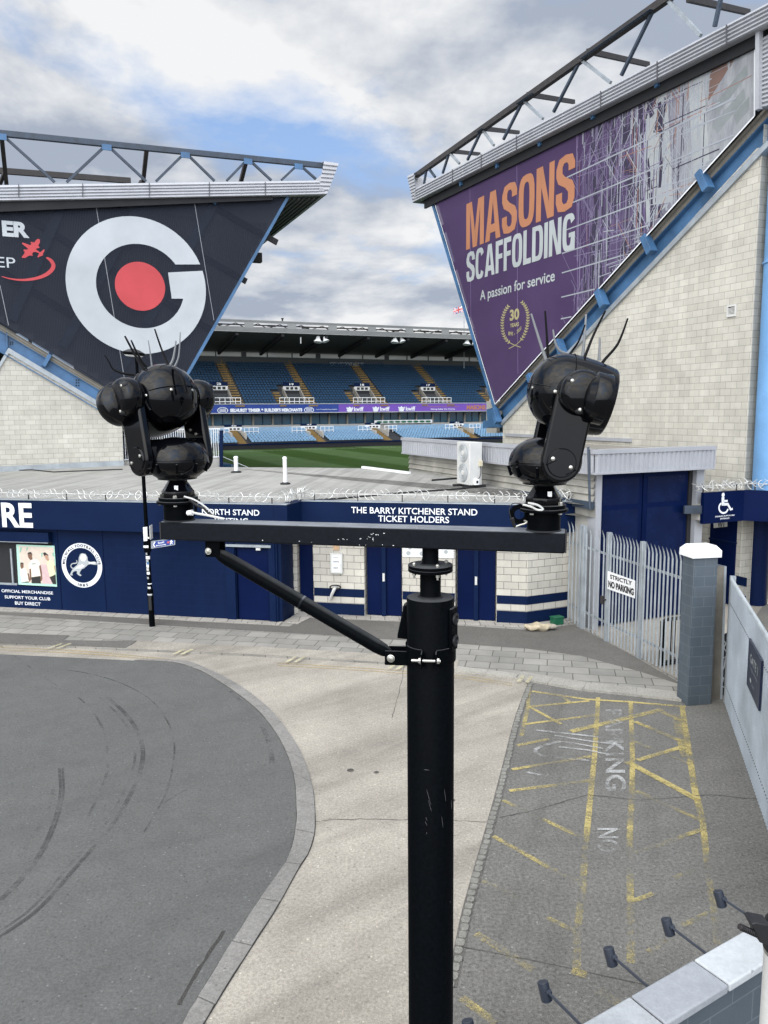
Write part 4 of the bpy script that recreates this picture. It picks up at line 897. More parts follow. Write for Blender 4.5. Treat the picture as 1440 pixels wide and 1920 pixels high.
# roof of the left stand
T0, T1 = GL.sz(-200, 350, .6), GL.sz(597, 338.5, .6); B0_, B1 = GL.sz(-200, 381, .6), GL.sz(612, 365, .6)
part('roof_fascia', MT['light_clad'], LS, lambda m: (clad(m, GL, T0, T1, B0_, B1, .6), clad(m, GL, GL.sz(607, 302.5, .6), GL.sz(635, 306, .6), GL.sz(596, 365.5, .6), GL.sz(612.5, 365, .6), .602, 8),
     m.prism([GL.p(*GL.sz(635, 306, .6), .6), GL.p(*GL.sz(612.5, 365, .6), .6), GL.p(*GL.sz(606, 365, .6), .6), GL.p(*GL.sz(628, 305.5, .6), .6)], away*60)))
part('fascia_joint', MT['clad_dark'], LS, lambda m: [m.beam(GL.hit(*Kl(x, 250-(x/1200)*10), .67), GL.hit(*Kl(x, 300-(x/1200)*8), .67), .035, .02, GL.n) for x in (70, 310, 560, 785, 995)])
part('roof_deck', MT['soffit'], LS, lambda m: m.prism([GL.p(B0_[0], B0_[1]+.05, .55), GL.p(B1[0]-.1, B1[1]+.05, .55), GL.p(B1[0]-.1, B1[1]+.45, .55), GL.p(B0_[0], B0_[1]+.45, .55)], away*60))
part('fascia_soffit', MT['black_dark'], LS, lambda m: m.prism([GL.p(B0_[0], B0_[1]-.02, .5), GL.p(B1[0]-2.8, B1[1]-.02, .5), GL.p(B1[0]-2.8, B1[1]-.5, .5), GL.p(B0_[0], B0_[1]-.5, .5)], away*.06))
part('hanger', MT['steel_blue'], LS, lambda m: [m.beam(GL.hit(x, y, .32), GL.hit(x-5, y+9, .36), .2, .12, GL.n) for x, y in ((118, 374), (267, 373), (406, 372))])
lwr = GL.sz(300, 788, 0)
MT['deck_rib'] = mat('ribbed_roof_lining', (.14, .145, .155), .7, var=.1)
part('roof_purlin', MT['steel_blue_dk'], LS, lambda m: [m.beam(GL.p(B0_[0], B0_[1]-.25, .3-k), GL.p(B1[0]-3.2, B1[1]-.25, .3-k), .3, .4) for k in (4, 10, 16, 22, 28)])
part('roof_girder', MT['steel_blue_dk'], LS, lambda m: [m.beam(GL.hit(x, 376, -.5), GL.hit(x, 376, -.5)+away*40+V((0, 0, 0)), .3, .5) for x in (-60, 120, 270, 410)])
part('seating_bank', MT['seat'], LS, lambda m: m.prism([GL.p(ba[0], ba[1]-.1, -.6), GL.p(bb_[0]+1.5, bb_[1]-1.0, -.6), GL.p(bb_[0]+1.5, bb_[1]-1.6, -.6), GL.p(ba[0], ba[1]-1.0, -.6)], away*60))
part('rear_cladding', MT['grey_clad'], LS, lambda m: m.prism([GL.p(ba[0]-1, 0, -1), GL.p(ba[0]-1, B0_[1], -1), GL.p(ba[0]-1.3, B0_[1], -1), GL.p(ba[0]-1.3, 0, -1)], away*58))
# ribs of the roof lining, seen through the banner mesh
part('lining_ribs', MT['deck_rib'], LS, lambda m: [m.beam(GL.p(B0_[0]+(B1[0]-.4-B0_[0])*k/70, B0_[1]+(B1[1]-B0_[1])*k/70-.0, -.2), GL.p(B0_[0]+(B1[0]-.4-B0_[0])*k/70, B0_[1]+(B1[1]-B0_[1])*k/70-.0, -45), .12, .1) for k in range(71)])
def truss(mb, post, pl, tops, bots, ch0, ch1, off, back, backlen, drop):
    mb.beam(pl.hit(*ch0, off), pl.hit(*ch1, off), .26, .3)
    for a, b in bots: mb.beam(pl.hit(*a, off), pl.hit(*b, off), .13, .13)
    for a in tops:
        p = pl.hit(*a, off); q = p + back*backlen + V((0, 0, drop)); post.beam(p, q, .22, .26)
    return
tr = MB(); po_ = MB()
dg_ = []
for x, l, r in ((5, None, (205, 243)), (400, (250, 243), (548, 240)), (695, (585, 240), (805, 239)), (930, (850, 238), (1018, 237)), (1120, (1055, 236), (1185, 232))):
    y = 62+(x/1215)*122
    if l: dg_.append((Kl(x, y), Kl(*l)))
    if r: dg_.append((Kl(x, y), Kl(*r)))
dg_.append((Kl(-390, 22), Kl(-190, 246))); dg_.append((Kl(5, 62), Kl(-150, 246)))
tb = MB(); tb.beam(GL.hit(*Kl(-400, 20), .2), GL.hit(*Kl(1215, 182), .2), .22, .24); tb.build('truss_chord', MT['steel_blue_dk'], LS)
for a, b in dg_:
    mb = MB(); mb.beam(GL.hit(*a, .2), GL.hit(*b, .2), .10, .11); mb.build('truss_strut', MT['steel_blue_dk'], LS)
for x in (5, 550, 925):
    y = 62+(x/1215)*122; p = GL.hit(*Kl(x, y), .2)
    mb = MB(); q = p + away*5; q.z = T0[1]+.2; mb.beam(p, q, .18, .2); mb.beam(q + V((-1.2, 0, 0)), p + away*2.5+V((0, 0, -.8)), .14, .14); mb.build('truss_tie', MT['rust'], LS)
mb = MB(); p = GL.hit(*Kl(-200, 185), -6); q = GL.hit(*Kl(490, 238), -6); mb.beam(p, q, .2, .28); mb.build('rear_chord', MT['rust'], LS)
part('floodlight_box', MT['rust'], LS, lambda m: m.box(GL.p(B1[0]-.5, B1[1]-.9, -12), .7, .5, .6, GL.d))
part('gusset_plate', MT['steel_blue'], LS, lambda m: [m.box(GL.hit(*Kl(x, 72+(x/1215)*122), .36), .42, .05, .26, GL.d) for x in (5, 400, 695, 930, 1120)])
# railing and seats seen between wall and pitch
RL = thing('railing', 'white barred railing beside the cream gable wall under the dark banner', 'railing', tuple(GL.p(0, 4)))
r0 = GL.sz(229, 868); r1 = GL.sz(418, 868); rt_ = GL.sz(300, 806)[1]
part('rail', MT['white'], RL, lambda m: [m.beam(GL.p(r0[0], z, -.5), GL.p(r1[0], z, -.5), .06, .06) for z in (r0[1]+.12, rt_)])
part('bars', MT['white'], RL, lambda m: [m.cyl(GL.p(r0[0]+(r1[0]-r0[0])*k/44, r0[1]+.1, -.5), GL.p(r0[0]+(r1[0]-r0[0])*k/44, rt_, -.5), .022, n=6) for k in range(45)])
part('plinth', MT['concrete_grey'], RL, lambda m: slab(m, GL, r0[0], r1[0], 0, r0[1]+.05, -.7, -.35))
bp = thing('blue_post', 'dark blue steel post at the pitch end of the white railing', 'post', tuple(GL.hit(416, 868)))
part('shaft', MT['navy'], bp, lambda m: m.beam(GL.hit(415, 905, -.2), GL.hit(415, 808, -.2), .16, .16)); part('cap_plate', MT['navy'], bp, lambda m: m.box(GL.hit(415, 807.5, -.2), .2, .2, .03))
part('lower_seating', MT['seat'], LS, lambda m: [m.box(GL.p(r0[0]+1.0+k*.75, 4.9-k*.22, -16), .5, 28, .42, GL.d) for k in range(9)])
part('lower_terrace', MT['concrete_brown'], LS, lambda m: m.prism([GL.p(r0[0], 3.9, -1.5), GL.p(r0[0]+8, 2.4, -1.5), GL.p(r0[0]+8, 1.2, -1.5), GL.p(r0[0], 1.2, -1.5)], away*30))
part('blue_lintel', MT['steel_blue'], LS, lambda m: slab(m, GL, r0[0]-.1, r0[0]+3.2, GL.sz(240, 803)[1], GL.sz(240, 798)[1], -1, -.6))

# ------------------------------------------------------------------ right grandstand
RS = thing('grandstand', 'grandstand with purple scaffolding banner above a sloping blue steel beam', 'grandstand', tuple(GR.p(0, 0)))
awayR = -GR.n
Kr = crop(720, 0, 2); K4 = crop(760, 300, 7.2); K3b = crop(1180, 0, 1440/260); K1b = crop(1180, 260, 1440/260)
ra, rb = GR.sz(1414.5, 217, .1), GR.sz(928, 758, .1)
cp = offline(GR, ra, rb, 1.02, 1.2)
gr_r = GR.sz(1412, 600)[0]
part('gable_wall', MT['block'], RS, lambda m: pprism(m, GR, [(gr_r, 0), (gr_r, GR.sz(1418, 280)[1]), GR.sz(1419, 278), cp[2], (cp[2][0], 0)], -.5, 0))
part('gable_coping', MT['galv'], RS, lambda m: pprism(m, GR, [(cp[0][0]-.0, cp[0][1]), cp[1], cp[2], cp[3]], -.55, .1))
ra2 = (ra[0]+(ra[0]-rb[0])*.18, ra[1]+(ra[1]-rb[1])*.18)
part('raker_beam', MT['steel_blue'], RS, lambda m: pprism(m, GR, offline(GR, ra2, rb, .36, 1.0), -.4, -.2))
part('raker_flange', MT['steel_blue'], RS, lambda m: (pprism(m, GR, offline(GR, ra2, rb, .98, 1.015), -.5, .06), pprism(m, GR, offline(GR, ra2, rb, .34, .37), -.5, .0)))
part('terrace_edge', MT['concrete_brown'], RS, lambda m: (pprism(m, GR, offline(GR, ra2, rb, .03, .34), -.6, .02), pprism(m, GR, offline(GR, ra2, rb, .12, .2), .02, .12)))
for x, y, k in ((1326, 340, 1), (1221, 459, .95), (1133, 560, .8), (1056, 652, .72), (1002, 715, .62), (935, 780, .7)):
    mb = MB(); s_, z_ = GR.sz(x, y, .1); t_ = V((ra[0]-rb[0], ra[1]-rb[1])).normalized(); nn = V((t_.y, -t_.x)) if V((t_.y, -t_.x)).y < 0 else V((-t_.y, t_.x))
    a_, b_ = (s_-nn.x*.38, z_-nn.y*.38), (s_+nn.x*.38, z_+nn.y*.38); mb.beam(GR.p(*a_, .22), GR.p(*b_, .22), .26, .34, GR.n); mb.build('bracket', MT['steel_blue'], RS, bevel=.01)
part('beam_foot', MT['steel_blue'], RS, lambda m: (px_prism(m, GR, [(905, 789), (962, 785), (960, 800), (905, 803)], -.4, -.05), px_prism(m, GR, [(912, 768), (921, 765), (930, 800), (915, 802)], -.4, -.02)))
part('end_pier', MT['concrete_grey'], RS, lambda m: (px_prism(m, GR, [(912, 752), (926, 752), (931, 792), (931, 812), (912, 812)], -3.0, -1.5),))
part('white_hoarding', MT['white'], RS, lambda m: px_prism(m, GR, [(945, 803), (1000, 800), (1000, 818), (945, 815)], -1.6, -1.5))
def purple(t, p):
    sx = t.n('ShaderNodeVectorMath', operation='DOT_PRODUCT'); t.l(p, sx.inputs[0]); sx.inputs[1].default_value = tuple(GR.d)
    base = GR.o.dot(GR.d); s1, s2, s3 = (GR.sz(1090, 400, bo)[0]+base, GR.sz(1230, 300, bo)[0]+base, GR.sz(1300, 250, bo)[0]+base)
    a = t.noise(t.map(p, (1, 1, .35)), .9, 8, .7); b = t.noise(t.map(p, (2.2, 2.2, .5)), 1.4, 7, .75); lo = t.noise(p, .3, 3)
    col = (.070, .044, .108)
    c = t.mix(t.mr(lo, .3, .7), sc3(col, .9), sc3(col, 1.12))
    k = t.mr(sx.outputs['Value'], s1, s2, 0, 1); k2 = t.mr(sx.outputs['Value'], s2+.6, s3, 0, 1)
    c2 = t.mix(t.mr(a, .35, .65), (.06, .045, .10), (.19, .16, .26)); c = t.mix(t.math('MULTIPLY', k, .95), c, c2)
    c3 = t.mix(t.mr(b, .3, .62), (.22, .23, .255), (.40, .42, .44))
    return t.mix(t.math('MULTIPLY', k2, .9), c, c3)
MT['bannerR'] = banner_mesh('purple_mesh_banner', (.1, .06, .2), .13, purple)
bpoly = [(812, 372), (1415, 76), (1414.5, 217), (928, 758)]
part('backing_sheet', MT['backing'], RS, lambda m: pprism(m, GR, [GR.sz(*q, -.15) for q in [(818, 372), (1412, 82), (1412, 214), (929, 750)]], -.5, -.15))
for a, b in (((830, 430), (1000, 340)), ((850, 500), (1010, 420)), ((875, 590), (1050, 470)), ((905, 680), (1100, 540))):
    part('banner_purlin', MT['black_dark'], RS, lambda m: m.beam(GR.hit(*a, .0), GR.hit(*b, .0), .4, .15, GR.n))
for a, b in (((890, 345), (960, 705)), ((985, 300), (1060, 590)), ((1090, 250), (1150, 480))):
    part('banner_strut', MT['black_dark'], RS, lambda m: m.beam(GR.hit(*a, .05), GR.hit(*b, .05), .4, .15, GR.n))
rbn = part('banner', MT['bannerR'], RS, lambda m: m.poly(GR.hits(bpoly, bo)))
part('banner_edge', MT['white_vinyl'], rbn, lambda m: [m.ribbon(GR.hits([a, b], bo+.01), .05, GR.n) for a, b in zip(bpoly, bpoly[1:]+bpoly[:1])])
part('banner_side_tube', MT['steel_blue'], RS, lambda m: m.beam(GR.hit(808, 369, bo-.05), GR.hit(936, 792, bo-.05), .16, .14, GR.n))
part('banner_seam', mat('purple_seam', (.19, .13, .28), .6), rbn, lambda m: [m.ribbon(GR.hits([(x, y0), (x+2, y1)], bo+.006), .03, GR.n) for x, y0, y1 in ((881, 340, 610), (969, 298, 700), (1081, 243, 580), (1206, 182, 440))])
part('masons_lettering', MT['orange'], rbn, lambda m: block_text(m, 'MASONS', GR, (874, 469), (1079, 281), bo+.012))
part('scaffolding_lettering', MT['silver_print'], rbn, lambda m: block_text(m, 'SCAFFOLDING', GR, (874.5, 530.5), (1079, 396), bo+.012))
part('slogan_lettering', MT['silver_print'], rbn, lambda m: text_px(m, 'A passion for service', GR, (900, 569), (1040.5, 505), bo+.012, .015))
Kw = crop(860, 380, 1440/270)
def wreath(m):
    text_px(m, '30', GR, Kw(510, 1185), Kw(606, 1052), bo+.012, .04); text_px(m, 'YEARS', GR, Kw(513, 1250), Kw(603, 1193), bo+.012, .03)
    txt = '1993 - 2023'
    for i, ch in enumerate(txt):
        if ch == ' ': continue
        t_ = i/(len(txt)-1); x = 498+t_*118; y = 1322-(t_*52)+22*math.sin(math.pi*t_)
        text_px(m, ch, GR, Kw(x, y+6), Kw(x+(4 if ch == '-' else 10), y-34 if ch != '-' else y-12), bo+.012, .03)
    for L in ([(500, 1030), (462, 1085), (440, 1160), (436, 1240), (450, 1320), (490, 1385), (560, 1425), (620, 1445)], [(630, 990), (668, 1040), (690, 1110), (690, 1190), (675, 1270), (640, 1350), (580, 1415), (500, 1460)]):
        P = catmull(L, 6); m.ribbon(GR.hits([Kw(*q) for q in P], bo+.012), .035, GR.n)
        for k in range(2, int(len(P)*.8), 2):
            x, y = P[k]; dx, dy = P[k+1][0]-P[k-1][0], P[k+1][1]-P[k-1][1]; l = math.hypot(dx, dy); dx, dy = dx/l, dy/l
            for sg in (-1, 1):
                ux, uy = -dx*.75+(-dy)*sg*.66, -dy*.75+dx*sg*.66; wx, wy = -uy, ux
                m.poly(GR.hits([Kw(*q) for q in ((x, y), (x+ux*14+wx*6, y+uy*14+wy*6), (x+ux*30, y+uy*30), (x+ux*14-wx*6, y+uy*14-wy*6))], bo+.0125+sg*.0004))
part('wreath', MT['gold'], rbn, wreath)
# printed photograph of scaffolding on the right half of the banner
tubes = {k: MB() for k in ('lav', 'pale', 'dark', 'rust')}
bsz = [GR.sz(*q, bo) for q in bpoly]
def inside(s, z):
    sg = None
    for (a, b), (c, d) in zip(bsz, bsz[1:]+bsz[:1]):
        cr = (c-a)*(z-b)-(d-b)*(s-a)
        if sg is None: sg = cr > 0
        elif (cr > 0) != sg: return False
    return True
rnd = random.Random(5); sL = GR.sz(1078, 400, bo)[0]; sM = GR.sz(1195, 350, bo)[0]; sR = GR.sz(1405, 150, bo)[0]
def put(kind, a, b, w, lift):
    N = 14; pts = [(a[0]+(b[0]-a[0])*k/N, a[1]+(b[1]-a[1])*k/N) for k in range(N+1)]; ok = [q for q in pts if inside(*q)]
    if len(ok) >= 2: tubes[kind].ribbon([GR.p(*ok[0], bo+lift), GR.p(*ok[-1], bo+lift)], w, GR.n)
cnt = 0
zlo, zhi = 8, 18.3
for k in range(1050):
    u = rnd.random()**.9; s_ = sL+(sR-sL)*(u*.80); z_ = rnd.uniform(zlo, zhi); far = u
    kind = 'lav' if rnd.random() > far*1.35 else ('pale' if rnd.random() < .72 else rnd.choice(('rust', 'dark')))
    r_ = rnd.random(); w = rnd.uniform(.014, .042)
    L = rnd.uniform(.4, 2.6)
    lift = .003+cnt*4e-6; cnt += 1
    if r_ < .45: put(kind, (s_, z_), (s_+rnd.uniform(-.04, .04), z_+L), w, lift)
    elif r_ < .62: put(kind, (s_, z_), (s_-min(L, 2.2), z_-.0+rnd.uniform(-.1, .1)), w*.9, lift)
    else:
        sg = rnd.choice((-1, 1)); put(kind, (s_, z_), (s_+sg*L*.4, z_+L*.55), w*.8, lift)
for k in range(170):
    u = .08+.5*rnd.random(); s_ = sL+(sR-sL)*u; z_ = rnd.uniform(zlo, zhi); put('dark', (s_, z_), (s_+rnd.uniform(-.3, .3), z_+rnd.uniform(.4, 1.6)), rnd.uniform(.05, .26), .0022+k*3e-6)
for z_ in (9.5, 10.4, 11.3, 12.3, 13.1, 14.0, 15.0, 16.1): put('pale', (sL+.8, z_), (sR-1.0, z_+.1), .05, .008+z_*1e-5)
for s_, k_ in ((sR-.5, 'pale'), (sR-1.0, 'pale'), (sR-1.55, 'rust'), (sR-1.65, 'pale'), (sR-2.4, 'pale'), (sR-2.9, 'rust'), (sR-3.5, 'pale'), (sR-3.6, 'pale'), (sR-4.6, 'pale'), (sR-5.4, 'lav')): put(k_, (s_, 10), (s_-.05, 18.2), .07, .009+s_*1e-5)
for a, b in (((sR-2.5, 13.2), (sR-.2, 16.2)), ((sR-1.9, 12.8), (sR-.1, 15.0)), ((sR-2.8, 14.2), (sR-.7, 17.0)), ((sR-4, 11.8), (sR-1.9, 14.4))): put('dark' if a[1] > 14 else 'pale', a, b, .06, .010)
for k_, c_ in (('lav', (.17, .145, .235)), ('pale', (.31, .33, .37)), ('dark', (.042, .036, .062)), ('rust', (.27, .15, .12))):
    tubes[k_].build('printed_tubes', banner_mesh('print_'+k_, c_, .0), rbn)
def clipq(m, q, o): m.poly(GR.hits(q, o))
part('printed_facade', mat('printed_white_sheet', (.33, .35, .36), .6, var=.08), rbn, lambda m: (clipq(m, [(1290, 140), (1318, 127), (1330, 300), (1300, 335)], bo+.0018), clipq(m, [(1205, 182), (1250, 160), (1262, 375), (1212, 420)], bo+.0017)))
part('printed_brick', mat('printed_brick', (.15, .09, .075), .7), rbn, lambda m: (clipq(m, [(1332, 128), (1362, 105), (1365, 130), (1328, 190)], bo+.0019), clipq(m, [(1370, 102), (1385, 95), (1368, 128)], bo+.0019)))
part('printed_window', mat('printed_window_grey', (.19, .21, .22), .6, var=.2), rbn, lambda m: [clipq(m, q, bo+.002) for q in ([(1340, 195), (1400, 120), (1402, 140), (1345, 215)], [(1335, 235), (1395, 165), (1398, 185), (1345, 250)], [(1375, 215), (1405, 180), (1405, 205), (1380, 235)])])
# roof of the right stand
ro = .7
rT0, rT1 = GR.sz(781, 352.5, ro), GR.sz(1560, -58, ro); rB0, rB1 = GR.sz(775, 380.5, ro), GR.sz(1560, -16, ro)
rB1 = (rB1[0], rB1[1]); 
part('roof_fascia', MT['light_clad'], RS, lambda m: (clad(m, GR, rT0, rT1, rB0, rB1, ro, 5, .07), clad(m, GR, GR.sz(764, 330, ro), GR.sz(776.5, 324, ro), GR.sz(775, 380.5, ro), GR.sz(783, 376.5, ro), ro+.002, 9, .05),
     m.prism([GR.hit(764, 330, ro), GR.hit(775, 380.5, ro), GR.hit(778, 379, ro), GR.hit(768, 328, ro)], awayR*60)))
part('fascia_joint', MT['clad_dark'], RS, lambda m: [m.beam(GR.hit(x, 352.5-(x-781)*.5270, ro+.08), GR.hit(x, 380.5-(x-775)*.5055, ro+.08), .04, .02, GR.n) for x in (848, 902, 968, 1126, 1232, 1362)])
part('roof_deck', MT['soffit'], RS, lambda m: m.prism([GR.p(rB0[0]-.05, rB0[1]+.06, ro-.05), GR.p(rB1[0], rB1[1]+.06, ro-.05), GR.p(rB1[0], rB1[1]+.5, ro-.05), GR.p(rB0[0]-.05, rB0[1]+.5, ro-.05)], awayR*60))
part('roof_beam', MT['black_dark'], RS, lambda m: [m.beam(GR.p(rB0[0]-.8, rB0[1]-.22, k), GR.p(GR.sz(1418, 70, ro)[0], rB1[1]-.02, k), .12, .5) for k in (.35,)])
part('hanger', MT['steel_blue'], RS, lambda m: [m.beam(GR.hit(x, y, .45), GR.hit(x+1, y+8, .45), .16, .14, GR.n) for x, y in ((864, 340), (932, 307), (1012, 266), (1112, 215), (1232, 155))])
part('side_cladding', MT['light_clad'], RS, lambda m: clad(m, GR, GR.sz(1424, 74, .4), GR.sz(1560, 0, .4), GR.sz(1424, 204, .4), GR.sz(1560, 170, .4), .4, 16, .06))
part('side_trim', MT['light_clad'], RS, lambda m: m.beam(GR.hit(1423.5, 52, .5), GR.hit(1422.5, 206, .5), .14, .16, GR.n))
part('roof_purlin', MT['steel_blue_dk'], RS, lambda m: [m.beam(GR.p(rB0[0]-.5, rB0[1]-.3, -k), GR.p(rB1[0], rB1[1]-.3, -k), .3, .4) for k in (5, 11, 17, 23)])
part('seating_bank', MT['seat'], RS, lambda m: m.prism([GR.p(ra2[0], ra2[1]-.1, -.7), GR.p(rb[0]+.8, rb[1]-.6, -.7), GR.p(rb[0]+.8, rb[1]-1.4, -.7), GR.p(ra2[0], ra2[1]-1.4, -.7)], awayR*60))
mb = MB(); mb.beam(GR.hit(*Kr(122, 658), .3), GR.hit(*Kr(1720, -470), .3), .22, .26); mb.build('truss_chord', MT['rust'], RS)
part('truss_chord_paint', MT['steel_blue_dk'], RS, lambda m: [m.beam(GR.hit(*Kr(a, 658-(a-122)*.7059), .47), GR.hit(*Kr(b, 658-(b-122)*.7059), .47), .012, .2, GR.n) for a, b in ((740, 1005), (500, 560), (350, 372))])
rs_ = [((245, 572), (220, 650)), ((245, 572), (283, 613)), ((368, 484), (313, 600)), ((368, 484), (412, 545)), ((522, 376), (448, 523)), ((522, 376), (596, 445)), ((738, 223), (636, 420)), ((738, 223), (850, 310)), ((1015, 27), (890, 283)), ((1060, -5), (1188, 133)), ((1300, -174), (1240, 100)), ((1400, -245), (1500, -20)), ((160, 632), (150, 690)), ((165, 628), (192, 664))]
for a, b in rs_:
    mb = MB(); mb.beam(GR.hit(*Kr(*a), .3), GR.hit(*Kr(*b), .3), .11, .11); mb.build('truss_strut', MT['galv'] if b[0] in (412, 596, 850, 1188, 283) else MT['steel_blue_dk'], RS)
for a, b in (((262, 568), (358, 578)), ((380, 483), (505, 497)), ((540, 354), (712, 382)), ((765, 192), (992, 242)), ((1140, -5), (1368, 47))):
    mb = MB(); p = GR.hit(*Kr(*a), .2); q = C0 + ray(*Kr(*b))*1; d = ray(*Kr(*b)); tt = (p.z-.3-H)/d.z; 
    q = GR.hit(*Kr(*b), -6); mb.beam(p, q, .14, .2); mb.build('truss_tie', MT['rust'], RS)
part('wall_vent', MT['plastic_grey'], RS, lambda m: (lambda a, b: [slab(m, GR, a[0], b[0], a[1], a[1]+.06, 0.005, .05), slab(m, GR, a[0], b[0], b[1]-.06, b[1], 0.005, .05), slab(m, GR, a[0], a[0]+(b[0]-a[0])*.12, a[1]+.06, b[1]-.06, .005, .05), slab(m, GR, b[0]-(b[0]-a[0])*.12, b[0], a[1]+.06, b[1]-.06, .005, .05)] + [m.beam(GR.p(a[0], a[1]+.08+k*(b[1]-a[1]-.16)/6, .02), GR.p(b[0], a[1]+.08+k*(b[1]-a[1]-.16)/5, .02), .02, .022) for k in range(6)])(GR.sz(1364, 595), GR.sz(1382, 570)))
part('vent_recess', MT['black_dark'], RS, lambda m: (lambda a, b: slab(m, GR, a[0]*.98+b[0]*.02, b[0]*.98+a[0]*.02, a[1]+.02, b[1]-.02, .002, .01))(GR.sz(1364, 595), GR.sz(1382, 570)))
# big blue column and dark recess at the right
colc = at(1447, 1100, 24.6); colc.z = 0
bc = part('column', MT['column_blue'], RS, lambda m: m.lathe(colc+V((0, 0, 3.6)), V((0, 0, 1)), [(0, .75), (12.3, .75)], 32), smooth=True)
part('column_seam', MT['column_blue'], bc, lambda m: m.lathe(V((colc.x, colc.y, at(1424, 494, 24.6).z)), V((0, 0, 1)), [(0, .75), (.02, .79), (.08, .79), (.1, .75)], 32), smooth=True)
part('column_cap', MT['black_dark'], RS, lambda m: m.lathe(colc+V((0, 0, 15.9)), V((0, 0, 1)), [(0, .80), (.3, .88), (.45, .88)], 24))
part('return_wall', MT['block'], RS, lambda m: m.prism([GR.p(gr_r+.0, 0, -.02), GR.p(gr_r, 15.2, -.02), GR.p(gr_r, 15.2, -.5), GR.p(gr_r, 0, -.5)], V((2.2, 1.0, 0))))
part('wall_pipe', MT['rust'], RS, lambda m: (m.cyl(GR.p(gr_r, 0, -.4)+V((.35, .0, 0)), GR.p(gr_r, 13.2, -.4)+V((.35, .0, 0)), .05), m.box(GR.p(gr_r, GR.sz(1412, 430)[1], -.4)+V((.4, 0, 0)), .3, .3, .6)))
part('rear_block', MT['block'], RS, lambda m: m.prism([V((12.9, 25.3, 0)), V((24, 24, 0)), V((24, 40, 0)), V((13.5, 30, 0))], V((0, 0, 15))))
# ------------------------------------------------------------------ disabled supporters' porch
EP = thing('entrance_porch', 'navy canopy with white wheelchair symbol over the entrance by the blue column', 'entrance', tuple(V((11.6, 24.8, 0))))
pc_ = at(1396, 920, 24.3); pl1 = Pl((pc_.x, pc_.y), eD); pz0, pz1 = pl1.sz(1396, 976)[1], pl1.sz(1396, 919)[1]
p1l = pl1.sz(1320.5, 924)[0]
p2 = V((pc_.x, pc_.y, 0)); d2 = V((.93, -.37, 0)); pl2 = Pl((p2.x, p2.y), d2[:2])
part('fascia', MT['deep'] if 'deep' in MT else MT['navy_door'], EP, lambda m: (slab(m, pl1, p1l, 0, pz0, pz1, -.12, 0), slab(m, pl2, .0, 4.5, pz0, pz1, -.12, .002)))
part('canopy_roof', MT['concrete_grey'], EP, lambda m: m.prism([pl1.p(p1l, pz0+.1, -.13), pl1.p(-.1, pz0+.1, -.13), pl2.p(4.4, pz0+.1, -.13), pl2.p(4.4, pz0+.1, -2.2), pl1.p(p1l, pz0+.1, -2.0)], V((0, 0, .5))))
Kd = crop(1240, 860, 6.4)
def wheelchair(m):
    h = lambda x, y: pl1.hit(*Kd(x, y), .008); c = h(742, 435); r_ = (h(760, 435)-c).length; m.poly([c + pl1.d*r_*math.cos(a) + V((0, 0, r_*math.sin(a)*1.1)) for a in [i*math.pi/10 for i in range(20)]])
    for pts, w in (([(740, 462), (741, 562)], .115), ([(741, 548), (800, 546)], .085), ([(741, 507), (796, 507)], .065), ([(795, 540), (832, 610), (856, 600)], .075)): m.ribbon([h(*q) for q in pts], w, pl1.n)
    m.ribbon([h(746+54*math.cos(a), 590-62*math.sin(a)) for a in [R(118)+R(230)*k/24 for k in range(25)]], .06, pl1.n)
part('wheelchair_symbol', MT['white_vinyl'], EP, wheelchair)
part('lettering', MT['white_vinyl'], EP, lambda m: (text_px(m, "DISABLED SUPPORTERS'", pl1, Kd(645, 704), Kd(882, 668), .008, .02), text_px(m, 'ENTRANCE', pl1, Kd(708, 731), Kd(818, 703), .008, .02)))
part('column', MT['navy_deep'], EP, lambda m: m.lathe(gnd(1414, 1132), V((0, 0, 1)), [(0, .36), (3.3, .36)], 28), smooth=True)
part('door', MT['navy_door'], EP, lambda m: (slab(m, GR, GR.sz(1379, 1060)[0], GR.sz(1330, 1060)[0], 0.02, 2.1, .0, .04), slab(m, GR, GR.sz(1379, 1060)[0], GR.sz(1330, 1060)[0], 2.16, 3.4, .0, .04)))
part('door_transom', MT['navy'], EP, lambda m: slab(m, GR, GR.sz(1380, 1060)[0], GR.sz(1329, 1060)[0], 2.1, 2.16, .0, .07))
sg_ = part('door_number', MT['plastic_grey'], EP, lambda m: px_prism(m, GR, [(1338, 978), (1363, 976), (1363, 987.5), (1338, 990)], .05, .07))
part('lettering', MT['black_print'], sg_, lambda m: text_px(m, 'W1', GR, (1345, 988), (1358, 979), .076, .02))
part('painted_band', MT['navy_block'], EP, lambda m: [slab(m, GR, GR.sz(1402, 1060)[0], GR.sz(1378, 1060)[0]-.05, a, b, 0, .006) for a, b in ((0, .45), (.75, 1.05))])
part('steel_bracket', MT['steel_blue_dk'], EP, lambda m: m.beam(pl1.p(p1l-.5, pz0+.45, -.3), pl1.p(p1l+.05, pz0+.45, -.1), .1, .25))
razor('silver razor wire on top of the wheelchair symbol canopy', [(pl1.p(p1l-.3, pz1+.0, -.05), pl1.p(0, pz1, -.05), .2), (pl2.p(0, pz1, -.05), pl2.p(4, pz1, -.05), .2)], dens=.15, big=1.15, seed=8)

